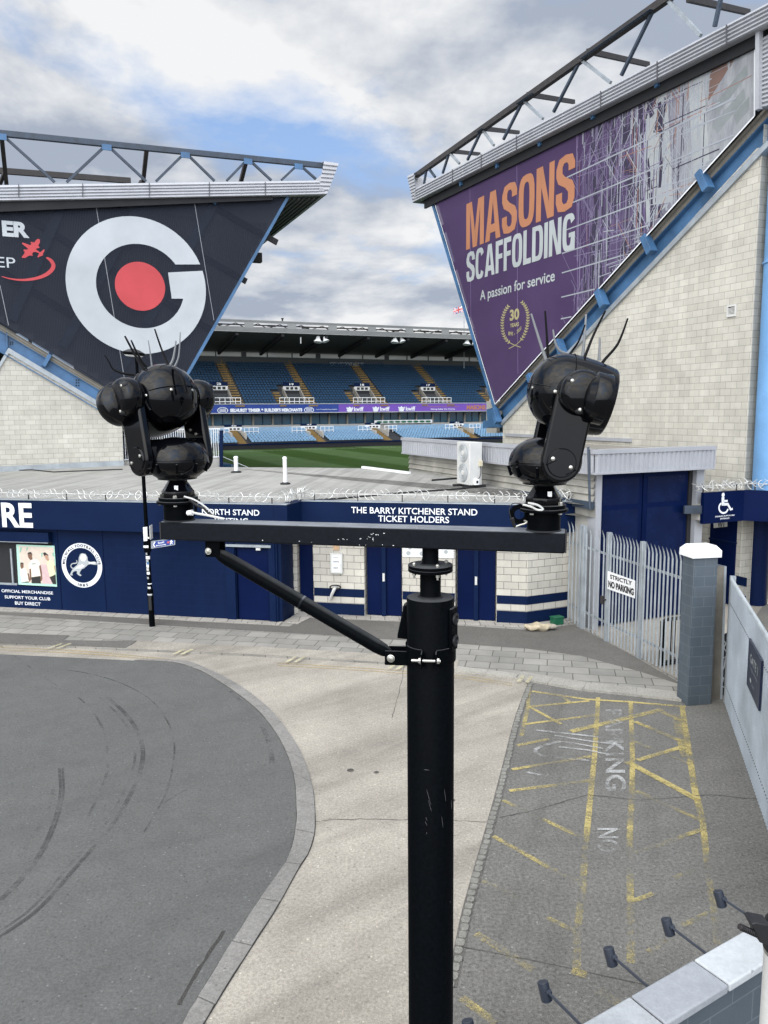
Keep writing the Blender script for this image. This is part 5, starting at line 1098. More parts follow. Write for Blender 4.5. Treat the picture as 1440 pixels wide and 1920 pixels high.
# ------------------------------------------------------------------ pitch and far stand
PF = Pl(at(640, 770, 130)[:2], eD)
PITCH = 1.1
t = NT('mown_grass'); p = t.pos(); q = t.map(p, rot=(0, 0, -math.atan2(eD[1], eD[0])))
sx = t.n('ShaderNodeSeparateXYZ'); t.l(q, sx.inputs[0])
w = t.math('SINE', t.math('MULTIPLY', sx.outputs[0], math.pi/5.5)); b = t.noise(p, .5, 6); f = t.noise(p, 9, 4)
c = t.mix(t.mr(w, -.25, .25), (.029, .060, .010), (.058, .100, .034)); c = t.scale_col(c, t.mr(b, .3, .7, .85, 1.12)); c = t.scale_col(c, t.mr(f, .3, .7, .85, 1.12))
MT['grass'] = t.done(t.bsdf(c, .9, bump=f, bd=.02, bst=.3, spec=.08))
gp = MB(); P0 = PF.p
gp.prism([P0(-70, 0, 9), P0(90, 0, 9), P0(90, 0, 86), P0(-70, 0, 86)], V((0, 0, PITCH))); structure(gp, 'grass', MT['grass'], kind='stuff')
m = MB()
for off in (14,): m.poly([P0(-70, PITCH+.02, off-.06), P0(90, PITCH+.02, off-.06), P0(90, PITCH+.02, off+.06), P0(-70, PITCH+.02, off+.06)])
def pline(a, b, w=.12):
    m.ribbon([gnd(*a, PITCH+.02), gnd(*b, PITCH+.02)], w)
pline((415, 855), (470, 878.5), .15)
structure(m, 'pitch_marking', MT['white'])
FS = thing('grandstand', 'far two tier grandstand of blue seats across the pitch under a dark roof', 'grandstand', tuple(PF.p(0, PITCH)))
sz = lambda x, y, o=0: PF.sz(x, y, o)
SL, SR = sz(150, 770)[0], sz(1150, 770)[0]
zh0, zh1 = sz(640, 772.2)[1], sz(640, 757.5)[1]
MT['led_blue'] = mat('blue_board', (.02, .05, .25), .35, var=.05); MT['led_purple'] = mat('purple_board', (.16, .07, .40), .35, var=.05)
xm = sz(635, 767)[0]; xe = sz(912, 763)[0]
hb = part('advert_board', MT['led_blue'], FS, lambda m: slab(m, PF, SL, xm, zh0, zh1, -.3, 0))
hb2 = part('advert_board', MT['led_purple'], FS, lambda m: slab(m, PF, xm+.004, SR, zh0, zh1, -.3, 0))
part('board_trim', MT['light_clad'], FS, lambda m: (slab(m, PF, SL, SR, zh1+.005, zh1+.12, -.5, .05), slab(m, PF, SL, SR, zh0-.14, zh0-.005, -.5, .05)))
Kf = crop(340, 590, 4.5); Kf2 = crop(620, 590, 4.5)
part('lettering', MT['white_vinyl'], hb, lambda m: (text_px(m, "SELHURST TIMBER & BUILDER'S MERCHANTS", PF, Kf(412, 823), Kf(1020, 788), .03, .06), text_px(m, 'Your Trusted Building Supplier', PF, Kf(1138, 806), Kf(1316, 794), .03, .01)))
def oval(m, x, y, rx, ry):
    c = sz(*Kf(x, y)); X = abs(sz(*Kf(x+rx, y))[0]-c[0]); Y = abs(sz(*Kf(x, y-ry))[1]-c[1]); n = 28
    for i in range(n):
        a, b = 2*math.pi*i/n, 2*math.pi*(i+1)/n; m.poly([PF.p(c[0]+X*k*math.cos(q_), c[1]+Y*k*math.sin(q_), .03) for k, q_ in ((.86, a), (1, a), (1, b), (.86, b))])
    for dy in (-.4, 0, .4): m.poly([PF.p(c[0]+X*a, c[1]+Y*(dy+b), .03) for a, b in ((-.6, -.1), (.6, -.1), (.6, .1), (-.6, .1))])
part('oval_logo', MT['white_vinyl'], hb, lambda m: (oval(m, 349, 808, 46, 27), oval(m, 1077, 804, 42, 25)))
def kw(m):
    for x in (135, 355, 572):
        y = 798 - (x-135)*.009
        text_px(m, 'kwiff', PF, Kf2(x+62, y+17), Kf2(x+142, y-20), .03, .03)
        for pts in ([(0, -14), (10, -2), (25, -16), (40, -2), (52, -14)], [(4, 4), (12, 14), (40, 14), (48, 4), (26, 0), (4, 4)]): m.ribbon(PF.hits([Kf2(x+a, y+b) for a, b in pts], .03), .28, PF.n)
part('kwiff_lettering', MT['white_vinyl'], hb2, kw)
part('slogan_lettering', MT['white_vinyl'], hb2, lambda m: text_px(m, 'Making Safety Our Priority', PF, Kf2(845, 806), Kf2(1050, 790), .03, .02))
part('orange_lettering', MT['orange'], hb2, lambda m: (text_px(m, 'MASONS', PF, Kf2(1147, 803), Kf2(1308, 762), .03, .05), text_px(m, 'Serving London For Over 30 Years', PF, Kf2(815, 782), Kf2(1080, 768), .031, .0)))
# suite windows
zw0 = sz(640, 795, -1.2)[1]
ww = part('suite_wall', MT['concrete_grey'], FS, lambda m: (slab(m, PF, SL, SR, sz(640, 806, -.8)[1]-.8, zw0, -2.2, -1.2), slab(m, PF, SL, SR, sz(640, 806, -.8)[1]-4, zh1-.2, -6, -2.2)))
n = 30; ds = (SR-SL)/n
for k in range(n):
    f_ = part('suite_window', MT['glass'], FS, lambda m: slab(m, PF, SL+ds*k+.18, SL+ds*(k+1)-.18, zw0+.05, zh0-.2, -2.0, -1.7))
    part('mullion', MT['navy'], f_, lambda m: slab(m, PF, SL+ds*(k+.5)-.05, SL+ds*(k+.5)+.05, zw0+.05, zh0-.2, -1.7, -1.62))
part('pillar', MT['concrete_brown'], FS, lambda m: [slab(m, PF, SL+ds*k-.14, SL+ds*k+.14, zw0, zh0-.15, -1.9, -1.4) for k in range(n+1)])
# upper tier
NU = 18; du = .78; zu0 = zh1-.35; zu1 = sz(640, 684, -NU*du)[1]-.45; dzu = (zu1-zu0)/(NU-1)
aisles = [sz(x, 751)[0] for x in (303, 441, 579, 713, 838, 962)]; ai_w = 1.5
def seat_ok(s, r_):
    for a in aisles:
        if a-.1 < s < a+ai_w: return False
        if r_ < 8 and a-5.0 < s < a-.1 and (a-3.6 < s or r_ < 6): 
            return False
    return True
def seat_geo(m, c_, base):
    m.box(base+V((0, 0, .36))+PF.n*.10, .40, .34, .05, PF.d); m.box(base+V((0, 0, .52))-PF.n*.10, .40, .05, .30, PF.d, az=(V((0, 0, 1))-PF.n*.2))
mbU = MB(); step = MB()
for r_ in range(NU):
    o_ = -r_*du-.4; z_ = zu0+dzu*r_
    step.prism([PF.p(SL, z_-.8, o_+.39), PF.p(SL, z_, o_+.39), PF.p(SL, z_, o_-.39), PF.p(SL, z_-.8, o_-.39)], PF.d*(SR-SL))
    for k in range(int((SR-SL)/.52)):
        s_ = SL+k*.52
        if s_ < sz(330, 770)[0] or s_ > sz(985, 770)[0]: continue
        if seat_ok(s_, r_): seat_geo(mbU, 0, PF.p(s_, z_, o_))
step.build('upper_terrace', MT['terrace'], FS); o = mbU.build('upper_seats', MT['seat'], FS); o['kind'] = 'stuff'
st = MB()
for a in aisles:
    for r_ in range(NU):
        st.box(PF.p(a+ai_w/2, zu0+dzu*r_+.1, -r_*du-.3), ai_w, .75, .2, PF.d)
    for r_ in range(6): st.box(PF.p(a-4.4, zu0+dzu*r_+.1, -r_*du-.3), 1.1, .75, .2, PF.d)
st.build('aisle_steps', MT['ochre'], FS)
for a in aisles:
    vm = part('vomitory', MT['concrete_brown'], FS, lambda m: [m.prism([PF.p(x, zu0-.4, -.6), PF.p(x, zu0+.75, -.6), PF.p(x, zu0+dzu*6+.75, -6*du), PF.p(x, zu0+dzu*6-.4, -6*du)], PF.d*.2) for x in (a-3.2, a-.25)])
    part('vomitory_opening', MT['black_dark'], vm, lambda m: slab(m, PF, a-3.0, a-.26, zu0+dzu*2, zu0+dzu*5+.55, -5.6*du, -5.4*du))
    part('vomitory_sign', MT['plastic_grey'], vm, lambda m: slab(m, PF, a-3.1, a-.2, zu0+dzu*5+.57, zu0+dzu*5+1.25, -5.5*du, -5.3*du))
    part('sign_header', MT['navy'], vm, lambda m: slab(m, PF, a-3.1, a-.2, zu0+dzu*5+1.27, zu0+dzu*5+1.85, -5.5*du, -5.3*du))
    part('sign_symbol', MT['black_print'], vm, lambda m: [slab(m, PF, a-2.6+k*.75, a-2.1+k*.75, zu0+dzu*5+.7, zu0+dzu*5+1.12, -5.3*du, -5.28*du) for k in range(3)])
    def rail(m):
        x0, x1 = a-4.9, a+.9
        for z_ in (.45, 1.05): m.beam(PF.p(x0, zh1+z_, -.1), PF.p(x1, zh1+z_, -.1), .09, .09)
        for k in range(8): m.beam(PF.p(x0+(x1-x0)*k/7, zh1, -.1), PF.p(x0+(x1-x0)*k/7, zh1+1.05, -.1), .07, .07)
    part('crowd_rail', MT['white'], FS, rail)
    part('handrail', MT['ochre'], FS, lambda m: [m.beam(PF.p(a+ai_w*.5, zu0+dzu*r_+.1, -r_*du), PF.p(a+ai_w*.5, zu0+dzu*r_+1.1, -r_*du), .05, .05) for r_ in range(8, 18)] + [m.beam(PF.p(a+ai_w*.5, zu0+dzu*8+1.1, -8*du), PF.p(a+ai_w*.5, zu0+dzu*17+1.1, -17*du), .05, .05)])
for num, a in zip(('21', '20', '19', '18', '17', '16'), aisles):
    part('sign_number', MT['white'], FS, lambda m: text_box(m, num, lambda u, v: PF.p(u, v, -5.2*du), a-2.0, zu0+dzu*5+1.38, a-1.3, zu0+dzu*5+1.75, .02))
# back wall, glazing, roof
ob = -NU*du-.6
zbk = sz(640, 672.5, ob)[1]; zgl = sz(640, 664.5, ob)[1]
part('back_wall', MT['soffit'], FS, lambda m: slab(m, PF, SL, SR, zu1-1, zbk, ob-.3, ob))
t = NT('translucent_pale_panels'); tb_ = t.n('ShaderNodeBsdfTranslucent'); t.inp(tb_, 'Color', t.mix(t.noise(t.pos(), .3, 3), (.62, .63, .60), (.86, .87, .83))); MT['translucent'] = t.done(tb_)
gw = part('rear_glazing', MT['translucent'], FS, lambda m: slab(m, PF, SL, SR, zbk+.01, zgl, ob-.3, ob-.05))
part('glazing_post', MT['clad_dark'], gw, lambda m: [slab(m, PF, SL+k*4.6, SL+k*4.6+(.9 if k % 3 == 0 else .2), zbk, zgl, ob-.04, ob+.1) for k in range(int((SR-SL)/4.6))])
hh = part('slogan_board', MT['steel_blue_dk'], FS, lambda m: slab(m, PF, sz(615, 682, ob)[0], sz(718, 680, ob)[0], sz(660, 687, ob)[1], sz(660, 677, ob)[1], ob+.02, ob+.1))
part('lettering', MT['silver_print'], hh, lambda m: text_px(m, "HEAR HATE? DON'T HESITATE", PF, (618, 685.4), (682, 679.8), ob+.13, .02))
zf0, zf1 = sz(640, 628.2)[1], sz(640, 606.5)[1]
part('roof_deck', MT['soffit'], FS, lambda m: m.prism([PF.p(SL, zf0+.05, -.1), PF.p(SL, zf0+.55, -.1), PF.p(SL, zgl+.5, ob-1), PF.p(SL, zgl, ob-1)], PF.d*(SR-SL)))
gsp = (sz(765, 640)[0]-sz(690, 640)[0])
x = sz(445, 627)[0]-gsp*4
while x < SR:
    part('roof_girder', MT['black_dark'], FS, lambda m: m.beam(PF.p(x, zf0-.25, -.2), PF.p(x, zgl-.25, ob), .45, .55)); x += gsp
MT['fas'] = mat('far_fascia_grey', (.23, .235, .235), .6, var=.1, vs=.2)
op0, op1 = zf0+(zf1-zf0)*.40, zf0+(zf1-zf0)*.78
fp = sz(463+61, 618)[0]-sz(463, 618)[0]; xs = sz(458, 612)[0]-fp*.0
def ffas(m):
    slab(m, PF, SL, SR, zf0, op0, -.15, .05); slab(m, PF, SL, SR, op1, zf1, -.15, .05)
    k = -8
    c0 = sz(459, 612)[0]; pit = (sz(855, 625)[0]-sz(459, 612)[0])/5.4
    while c0+k*pit < SR:
        slab(m, PF, c0+k*pit, c0+k*pit+pit*.2, op0+.002, op1-.002, -.14, .045); k += 1
part('roof_fascia', MT['fas'], FS, ffas)
part('fascia_groove', MT['clad_dark'], FS, lambda m: [slab(m, PF, SL, SR, z_, z_+.05, .05, .06) for z_ in [zf0+(zf1-zf0)*q_ for q_ in (.1, .2, .3, .84, .92)]])
def ftr(m):
    k = 0; x = SL; up_ = True
    m.beam(PF.p(SL, op1-.25, -1.2), PF.p(SR, op1-.25, -1.2), .15, .2); m.beam(PF.p(SL, op0+.1, -1.2), PF.p(SR, op0+.1, -1.2), .15, .15)
    while x < SR:
        m.beam(PF.p(x, op0, -1.2), PF.p(x+2.1, op1, -1.2), .12, .12); m.beam(PF.p(x+2.1, op1, -1.2), PF.p(x+3.6, op0, -1.2), .12, .12); x += 3.6
    rr = random.Random(3); x = SL
    while x < SR: m.box(PF.p(x, op0+rr.uniform(.2, .5), -1), rr.uniform(.5, 1.4), .3, rr.uniform(.15, .35), PF.d); x += rr.uniform(2, 6)
part('roof_truss', MT['rust'], FS, ftr)
part('antenna', MT['black_dark'], FS, lambda m: (m.cyl(PF.hit(529.5, 606, -.5), PF.hit(529.5, 597.5, -.5), .12), m.cyl(PF.hit(529.5, 598.5, -.5), PF.hit(529.5, 596.5, -.5), .22)))
for x0, y0 in ((597, 637), (741, 638), (876, 642)):
    for dx, sc_ in ((0, 1), (11, .85)):
        c = PF.hit(x0+dx, y0, -.8)
        part('floodlight', MT['white'], FS, lambda m: m.lathe(c+V((0, 0, .55*sc_)), V((.35 if dx else -.1, -.2, -1)), [(0, .25*sc_), (.5, .4*sc_), (.95*sc_, .72*sc_), (1.0*sc_, .7*sc_)], 14), smooth=True)
    part('floodlight_bracket', MT['black_dark'], FS, lambda m: m.beam(PF.hit(x0-1, y0-5, -.8), PF.hit(x0+13, y0-6.5, -.8), .2, .2))
part('aerial_rod', MT['white'], FS, lambda m: m.cyl(PF.hit(564, 644, -1), PF.hit(564, 632, -1), .09))
# lower tier
NL = 9; dl_ = .82; zl1 = sz(640, 803.5, -.2)[1]-.2; zl0 = sz(640, 829, NL*dl_)[1]; dzl = (zl1-zl0)/(NL-1)
la = [sz(x, 815)[0] for x in (428, 570, 690, 848)]
step = MB(); seatsL = MB(); st = MB(); front = []
for r_ in range(NL):
    o_ = (NL-1-r_)*dl_+.2; z_ = zl0+dzl*r_
    step.prism([PF.p(SL, z_-.8, o_+.41), PF.p(SL, z_, o_+.41), PF.p(SL, z_, o_-.41), PF.p(SL, z_-.8, o_-.41)], PF.d*(SR-SL))
    for k in range(int((SR-SL)/.52)):
        s_ = SL+k*.52
        if s_ < sz(380, 815)[0] or s_ > sz(935, 815)[0]: continue
        if any(a-.3 < s_ < a+1.9+(1.6 if 2 == i else 0) for i, a in enumerate(la)): continue
        if r_ == 0 and len(front) < 100 and s_ < sz(780, 815)[0]: front.append(PF.p(s_, z_, o_))
        else: seat_geo(seatsL, 0, PF.p(s_, z_, o_))
    for a in la: st.box(PF.p(a+.7, z_+.1, o_), 1.2, .8, .2, PF.d)
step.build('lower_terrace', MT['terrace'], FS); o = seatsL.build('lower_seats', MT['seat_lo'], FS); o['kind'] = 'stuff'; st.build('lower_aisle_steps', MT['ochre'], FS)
pm = None
for b_ in front:
    if pm is None:
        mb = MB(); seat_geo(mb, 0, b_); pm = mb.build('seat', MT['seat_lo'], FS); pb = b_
    else:
        d_ = pm.copy(); COL.objects.link(d_); d_.parent = FS; d_.location = b_-pb
part('pitch_wall', MT['black_dark'], FS, lambda m: slab(m, PF, SL, SR, 0, zl0-.1, NL*dl_+.3, NL*dl_+.5)); part('pitch_wall_rail', MT['navy'], FS, lambda m: slab(m, PF, SL, SR, zl0-.1, zl0+.12, NL*dl_+.2, NL*dl_+.55))
for i, (a, num) in enumerate(zip(la, ('48', '47', '46', '45'))):
    sgn = part('block_sign', MT['white'], FS, lambda m: slab(m, PF, a-.6, a+2.2, sz(640, 804)[1], sz(640, 797.5)[1], .0, .2))
    part('sign_header', MT['navy'], sgn, lambda m: slab(m, PF, a-.6, a+2.2, sz(640, 797.3)[1], sz(640, 793.5)[1], .0, .2))
    part('sign_number', MT['white'], sgn, lambda m: text_box(m, num, lambda u, v: PF.p(u, v, .22), a+.4, sz(640, 796.7)[1], a+1.3, sz(640, 794.2)[1], .02))
    part('sign_symbol', MT['black_print'], sgn, lambda m: [slab(m, PF, a+.2+k*.6, a+.6+k*.6, sz(640, 802.5)[1], sz(640, 799.5)[1], .2, .21) for k in range(3)])
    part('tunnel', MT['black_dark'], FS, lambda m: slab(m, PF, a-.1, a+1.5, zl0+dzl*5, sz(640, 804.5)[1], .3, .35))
    part('tunnel_wall', MT['concrete_grey'], FS, lambda m: [m.prism([PF.p(x, zl0+dzl*3, 4.5), PF.p(x, zl0+dzl*3+1.0, 4.5), PF.p(x, sz(640, 804)[1], .3), PF.p(x, zl0+dzl*6, .3)], PF.d*.2) for x in (a-.5, a+1.7)])
    for x0, x1 in ((a-2.8, a-.4), (a+2.0, a+4.2)):
        part('crowd_rail', MT['white'], FS, lambda m: [m.beam(PF.p(x0, zl0+dzl*6+z_, 2.6), PF.p(x1, zl0+dzl*6+z_, 2.6), .09, .09) for z_ in (.5, 1.1)] + [m.beam(PF.p(x0+(x1-x0)*k/3, zl0+dzl*6, 2.6), PF.p(x0+(x1-x0)*k/3, zl0+dzl*6+1.1, 2.6), .08, .08) for k in range(4)])
part('white_banner', MT['white'], FS, lambda m: slab(m, PF, sz(706, 792)[0], sz(815, 790)[0], sz(760, 793.5)[1], sz(760, 787.5)[1], -1.0, -.9))
part('banner_logo', MT['green'], FS, lambda m: [m.poly([PF.p(sz(715+k*11.5, 791)[0]+.55*math.cos(t_), sz(760, 790.8)[1]+.18*math.sin(t_), -.88) for t_ in [i*math.pi/6 for i in range(12)]]) for k in range(9)])
# flag
FL = thing('flag', 'small union flag flying above the far stand beside the purple banner', 'flag', tuple(at(871, 625, 150)))
def fp_(u, v, o=0): 
    a = at(869, 573.5, 150); b = at(869, 585.5, 150); c = at(850, 577, 150); return a + (c-a)*u + (b-a)*v + V((0, .15*math.sin(u*7)-o, .12*math.sin(u*6)))
def strip(m, u0, v0, u1, v1, w, o):
    n = 10; d = V((u1-u0, v1-v0)); L = d.length; nn = V((-d.y, d.x))/L*w/2
    for k in range(n):
        a, b = k/n, (k+1)/n; q = [(u0+d.x*a+nn.x, v0+d.y*a+nn.y), (u0+d.x*b+nn.x, v0+d.y*b+nn.y), (u0+d.x*b-nn.x, v0+d.y*b-nn.y), (u0+d.x*a-nn.x, v0+d.y*a-nn.y)]
        m.poly([fp_(min(1, max(0, x)), min(1, max(0, y)), o) for x, y in q])
fc_ = part('cloth', MT['led_blue'], FL, lambda m: strip(m, 0, .5, 1, .5, 1.0, 0))
part('white_cross', MT['white'], fc_, lambda m: (strip(m, 0, .5, 1, .5, .34, .02), strip(m, .5, 0, .5, 1, .2, .021), strip(m, 0, 0, 1, 1, .2, .012), strip(m, 0, 1, 1, 0, .2, .014)))
part('red_cross', MT['pink_red'], fc_, lambda m: (strip(m, 0, .5, 1, .5, .2, .03), strip(m, .5, 0, .5, 1, .12, .031), strip(m, 0, 0, 1, 1, .08, .024), strip(m, 0, 1, 1, 0, .08, .026)))
part('pole', MT['galv'], FL, lambda m: m.cyl(at(870, 690, 150), at(870, 571, 150), .07))
# ------------------------------------------------------------------ palisade gate, pillar, metal fence
pts = [gnd(1063, 1171), gnd(1086, 1180), gnd(1134, 1205), gnd(1194, 1237), gnd(1287, 1290)]
fdir = (pts[3]-pts[1]).normalized(); PG = Pl(pts[2][:2], fdir[:2])
PGT = thing('palisade_gate', 'tall galvanised palisade gate with pointed pales closing the yard before the blue doors', 'gate', tuple(pts[2]))
hz = PG.sz(1137, 1000)[1]
s_a, s_b = PG.sz(1064, 1171)[0], PG.sz(1287, 1288)[0]; s1, s2, s3 = PG.sz(1087, 1179)[0], PG.sz(1134.5, 1205)[0], PG.sz(1196, 1237)[0]
for s_ in (s1-.09, s1+.07, s2, s3):
    part('gate_post', MT['galv'], PGT, lambda m: (slab(m, PG, s_-.06, s_+.06, 0, hz+.02, -.1, .02), m.prism([PG.p(s_-.06, hz+.021, -.1), PG.p(s_+.06, hz+.021, -.1), PG.p(s_+.06, hz+.021, .02), PG.p(s_-.06, hz+.021, .02)], V((0, 0, .02)))), bevel=.008)
for a, b in ((s_a-.1, s1-.17), (s1+.15, s2-.07), (s2+.07, s3-.07), (s3+.07, s_b)):
    for z_ in (.55, hz-.62):
        part('rail', MT['galv'], PGT, lambda m: slab(m, PG, a, b, z_, z_+.06, -.06, -.02))
def pale(s_, off=0):
    def fn(m):
        w = .034; z0_, z1_ = .1, hz-.16
        for sg in (-1, 1): m.prism([PG.p(s_, z0_, .022+off), PG.p(s_+sg*w, z0_, off-.0), PG.p(s_+sg*w, z1_, off), PG.p(s_, z1_, .022+off)], PG.n*-.006)
        m.add([PG.p(s_-w, z1_, off), PG.p(s_, z1_, off+.022), PG.p(s_+w, z1_, off), PG.p(s_-w*.9, z1_+.10, off+.02), PG.p(s_, z1_+.16, off+.055), PG.p(s_+w*.9, z1_+.10, off+.02), PG.p(s_-.004, z1_+.24, off+.075), PG.p(s_+.004, z1_+.24, off+.075)],
              [(0, 1, 4, 3), (1, 2, 5, 4), (3, 4, 6), (4, 5, 7), (4, 7, 6)])
    return fn
def pales(a, b, n, off=0):
    for k in range(n): part('pale', MT['galv'], PGT, pale(a+(b-a)*(k+.5)/n, off))
pales(s_a-.1, s1-.18, 3); pales(s1+.15, s2-.08, 5); pales(s2+.08, s3-.08, 9); pales(s3+.08, s_b, 12)
part('drop_bolt', MT['rust'], PGT, lambda m: (m.box(PG.p(s2-.14, PG.sz(1126, 1122)[1], .03), .12, .08, .22, PG.d), m.cyl(PG.p(s2-.14, PG.sz(1126, 1122)[1], .05), PG.p(s2+.05, PG.sz(1126, 1119)[1], .05), .02)))
NPS = thing('no_parking_sign', 'white sign with black STRICTLY NO PARKING lettering fixed to the palisade gate', 'sign', tuple(PG.hit(1164, 1097)))
part('plate', MT['white'], NPS, lambda m: px_prism(m, PG, [(1139, 1070.5), (1190.7, 1088.7), (1190, 1122), (1138.7, 1104)], .035, .045))
def npt(m):
    c00, c10, c01 = PG.hit(1138.7, 1104, .05), PG.hit(1190, 1122, .05), PG.hit(1139, 1070.5, .05); U, W_ = c10-c00, c01-c00
    f = lambda u, v: c00+U*u+W_*v
    text_box(m, 'STRICTLY', f, .1, .62, .9, .86, .03); text_box(m, 'NO PARKING', f, .035, .12, .965, .50, .05)
part('lettering', MT['black_print'], NPS, npt)
# pillar
c = gnd(1308, 1322); Zc = (c-C0).dot(FW); wp = 48*Zc/FO
pdx = V((.985, .17, 0)); GP = thing('gate_pillar', 'grey painted block pillar with white cap stone at the end of the palisade gate', 'pillar', tuple(c))
ztop = at(1317, 1046, c.y).z; zcap = at(1317, 1024, c.y).z
cc = c + V((0, .22, 0))
part('shaft', MT['pillar_block'], GP, lambda m: m.box(cc+V((0, 0, ztop/2)), wp, .45, ztop, pdx), bevel=.01)
mb = MB(); w2, d2_ = wp+.12, .54; py = V((-pdx.y, pdx.x, 0)); zc_ = zcap
lo = [cc+pdx*(w2/2*i)+py*(d2_/2*j)+V((0, 0, ztop+.002)) for i, j in ((-1, -1), (1, -1), (1, 1), (-1, 1))]
mi = [q+V((0, 0, (zc_-ztop)*.58)) for q in lo]; hi = [cc+pdx*((w2/2-.09)*i)+py*((d2_/2-.09)*j)+V((0, 0, zc_)) for i, j in ((-1, -1), (1, -1), (1, 1), (-1, 1))]
mb.add(lo+mi+hi, [(0, 1, 2, 3), (8, 9, 10, 11)] + [(i, (i+1) % 4, 4+(i+1) % 4, 4+i) for i in range(4)] + [(4+i, 4+(i+1) % 4, 8+(i+1) % 4, 8+i) for i in range(4)]); mb.build('cap_stone', MT['white'], GP, bevel=.006)
bpn = thing('sheet_panel', 'weathered brown metal sheet panel wedged behind the grey gate pillar', 'panel', tuple(gnd(1345, 1315)))
p0, p1 = gnd(1336, 1312), gnd(1352, 1311)
pp = Pl(((p0+p1)/2)[:2], V((.95, .3, 0))[:2])
part('sheet', MT['timber'], bpn, lambda m: px_prism(m, pp, [(1336, 1064), (1358, 1062), (1350, 1318), (1328, 1318)], -.04, 0))
part('sheet_edge', MT['galv'], bpn, lambda m: px_prism(m, pp, [(1358.2, 1061), (1362.5, 1062), (1354, 1319), (1350.2, 1318)], -.3, .01))
gp_ = thing('graffiti_board', 'dark board with pale graffiti glimpsed between brown panel and metal fence', 'board', tuple(gnd(1358, 1300)))
p3 = Pl(gnd(1358, 1305)[:2], V((.5, -.8, 0))[:2]); mb = MB(); px_prism(mb, p3, [(1353, 1190), (1368, 1185), (1362, 1312), (1350, 1315)], -.05, -.02); mb.build('board', MT['black_dark'], gp_)
part('graffiti', MT['plastic_grey'], gp_, lambda m: [m.ribbon(p3.hits(q, -.012), .03, p3.n) for q in ([(1356, 1200), (1361, 1206), (1357, 1215), (1362, 1222)], [(1355, 1235), (1361, 1230), (1358, 1250), (1354, 1258)], [(1357, 1270), (1353, 1285), (1359, 1290)])])
# corrugated metal fence coming towards the camera
fb0, fb1 = gnd(1360, 1318), gnd(1388, 1400); PM = Pl(fb0[:2], (fb1-fb0)[:2])
MF = thing('metal_fence', 'tall corrugated galvanised sheet fence with spiked top carrying the dark GATE 1 sign', 'fence', tuple(fb0))
mtop = PM.sz(1366, 1073)[1]; mL = 9.0
def corr(m):
    n = int(mL/.115); pts = []
    for k in range(n):
        a = k*.115; pts += [(a, 0), (a+.045, 0), (a+.06, .022), (a+.10, .022)]
    for (a, oa), (b, ob) in zip(pts, pts[1:]): m.poly([PM.p(a, 0, oa), PM.p(b, 0, ob), PM.p(b, mtop-.08, ob), PM.p(a, mtop-.08, oa)])
part('corrugated_sheet', MT['galv_sheet'], MF, corr)
part('spikes', MT['galv'], MF, lambda m: [m.lathe(PM.p(.06+k*.115, mtop-.08, .01), V((0, 0, 1)), [(0, .03), (.06, .026), (.12, .003)], 5) for k in range(int(mL/.115))])
part('top_rail', MT['galv'], MF, lambda m: slab(m, PM, 0, mL, mtop-.12, mtop-.07, -.05, -.002))
part('end_post', MT['galv'], MF, lambda m: slab(m, PM, -.09, -.002, 0, mtop+.02, -.09, .03))
part('rivets', MT['rust'], MF, lambda m: [m.cyl(PM.p(.08+k*.115, z_, .02), PM.p(.08+k*.115, z_, .032), .012, n=6) for k in range(int(mL/.115)) for z_ in (.45, mtop-.55)])
GS = thing('gate_sign', 'dark navy GATE 1 sign mounted on the corrugated metal fence', 'sign', tuple(PM.hit(1412, 1260)))
s0_, z0_ = PM.sz(1399.5, 1285, .06); s1_, z1_ = PM.sz(1427.6, 1236, .06); _, zt_ = PM.sz(1401.7, 1195, .06); _, zb_ = PM.sz(1424, 1334, .06)
zlo_, zhi_ = (z0_+zb_)/2, (z1_+zt_)/2
part('plate', mat('dark_navy_sign', (.012, .018, .045), .35), GS, lambda m: slab(m, PM, s0_, s1_, zlo_, zhi_, .03, .06))
gu = lambda u, v: PM.p(s0_+(s1_-s0_)*u, zlo_+(zhi_-zlo_)*v, .064)
part('lettering', MT['silver_print'], GS, lambda m: (text_box(m, 'GATE 1', gu, .2, .60, .82, .78, .01), text_box(m, 'Contractors Entrance', gu, .2, .47, .84, .52, 0), text_box(m, 'club', gu, .42, .2, .6, .24, 0)))
part('crest', MT['silver_print'], GS, lambda m: m.poly([gu(.32+.06*math.cos(t_), .25+.045*math.sin(t_)) for t_ in [i*math.pi/8 for i in range(16)]]))
BK = thing('barrier', 'folded black crowd barrier leaning behind the palisade gate near the pillar', 'barrier', tuple(gnd(1268, 1255)))
c = gnd(1268, 1258) + V((.2, .5, 0))
bx = V((.9, .35, 0)).normalized()
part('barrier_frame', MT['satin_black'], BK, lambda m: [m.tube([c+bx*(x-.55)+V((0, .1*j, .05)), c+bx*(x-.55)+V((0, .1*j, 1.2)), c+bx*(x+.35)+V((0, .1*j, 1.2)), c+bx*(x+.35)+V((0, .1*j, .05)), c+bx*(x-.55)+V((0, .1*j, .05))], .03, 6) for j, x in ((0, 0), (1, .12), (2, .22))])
part('barrier_bars', MT['satin_black'], BK, lambda m: [m.cyl(c+bx*(-.55+k*.11)+V((0, .1*(k % 3), .05)), c+bx*(-.55+k*.11)+V((0, .1*(k % 3), 1.2)), .016, n=6) for k in range(11)])

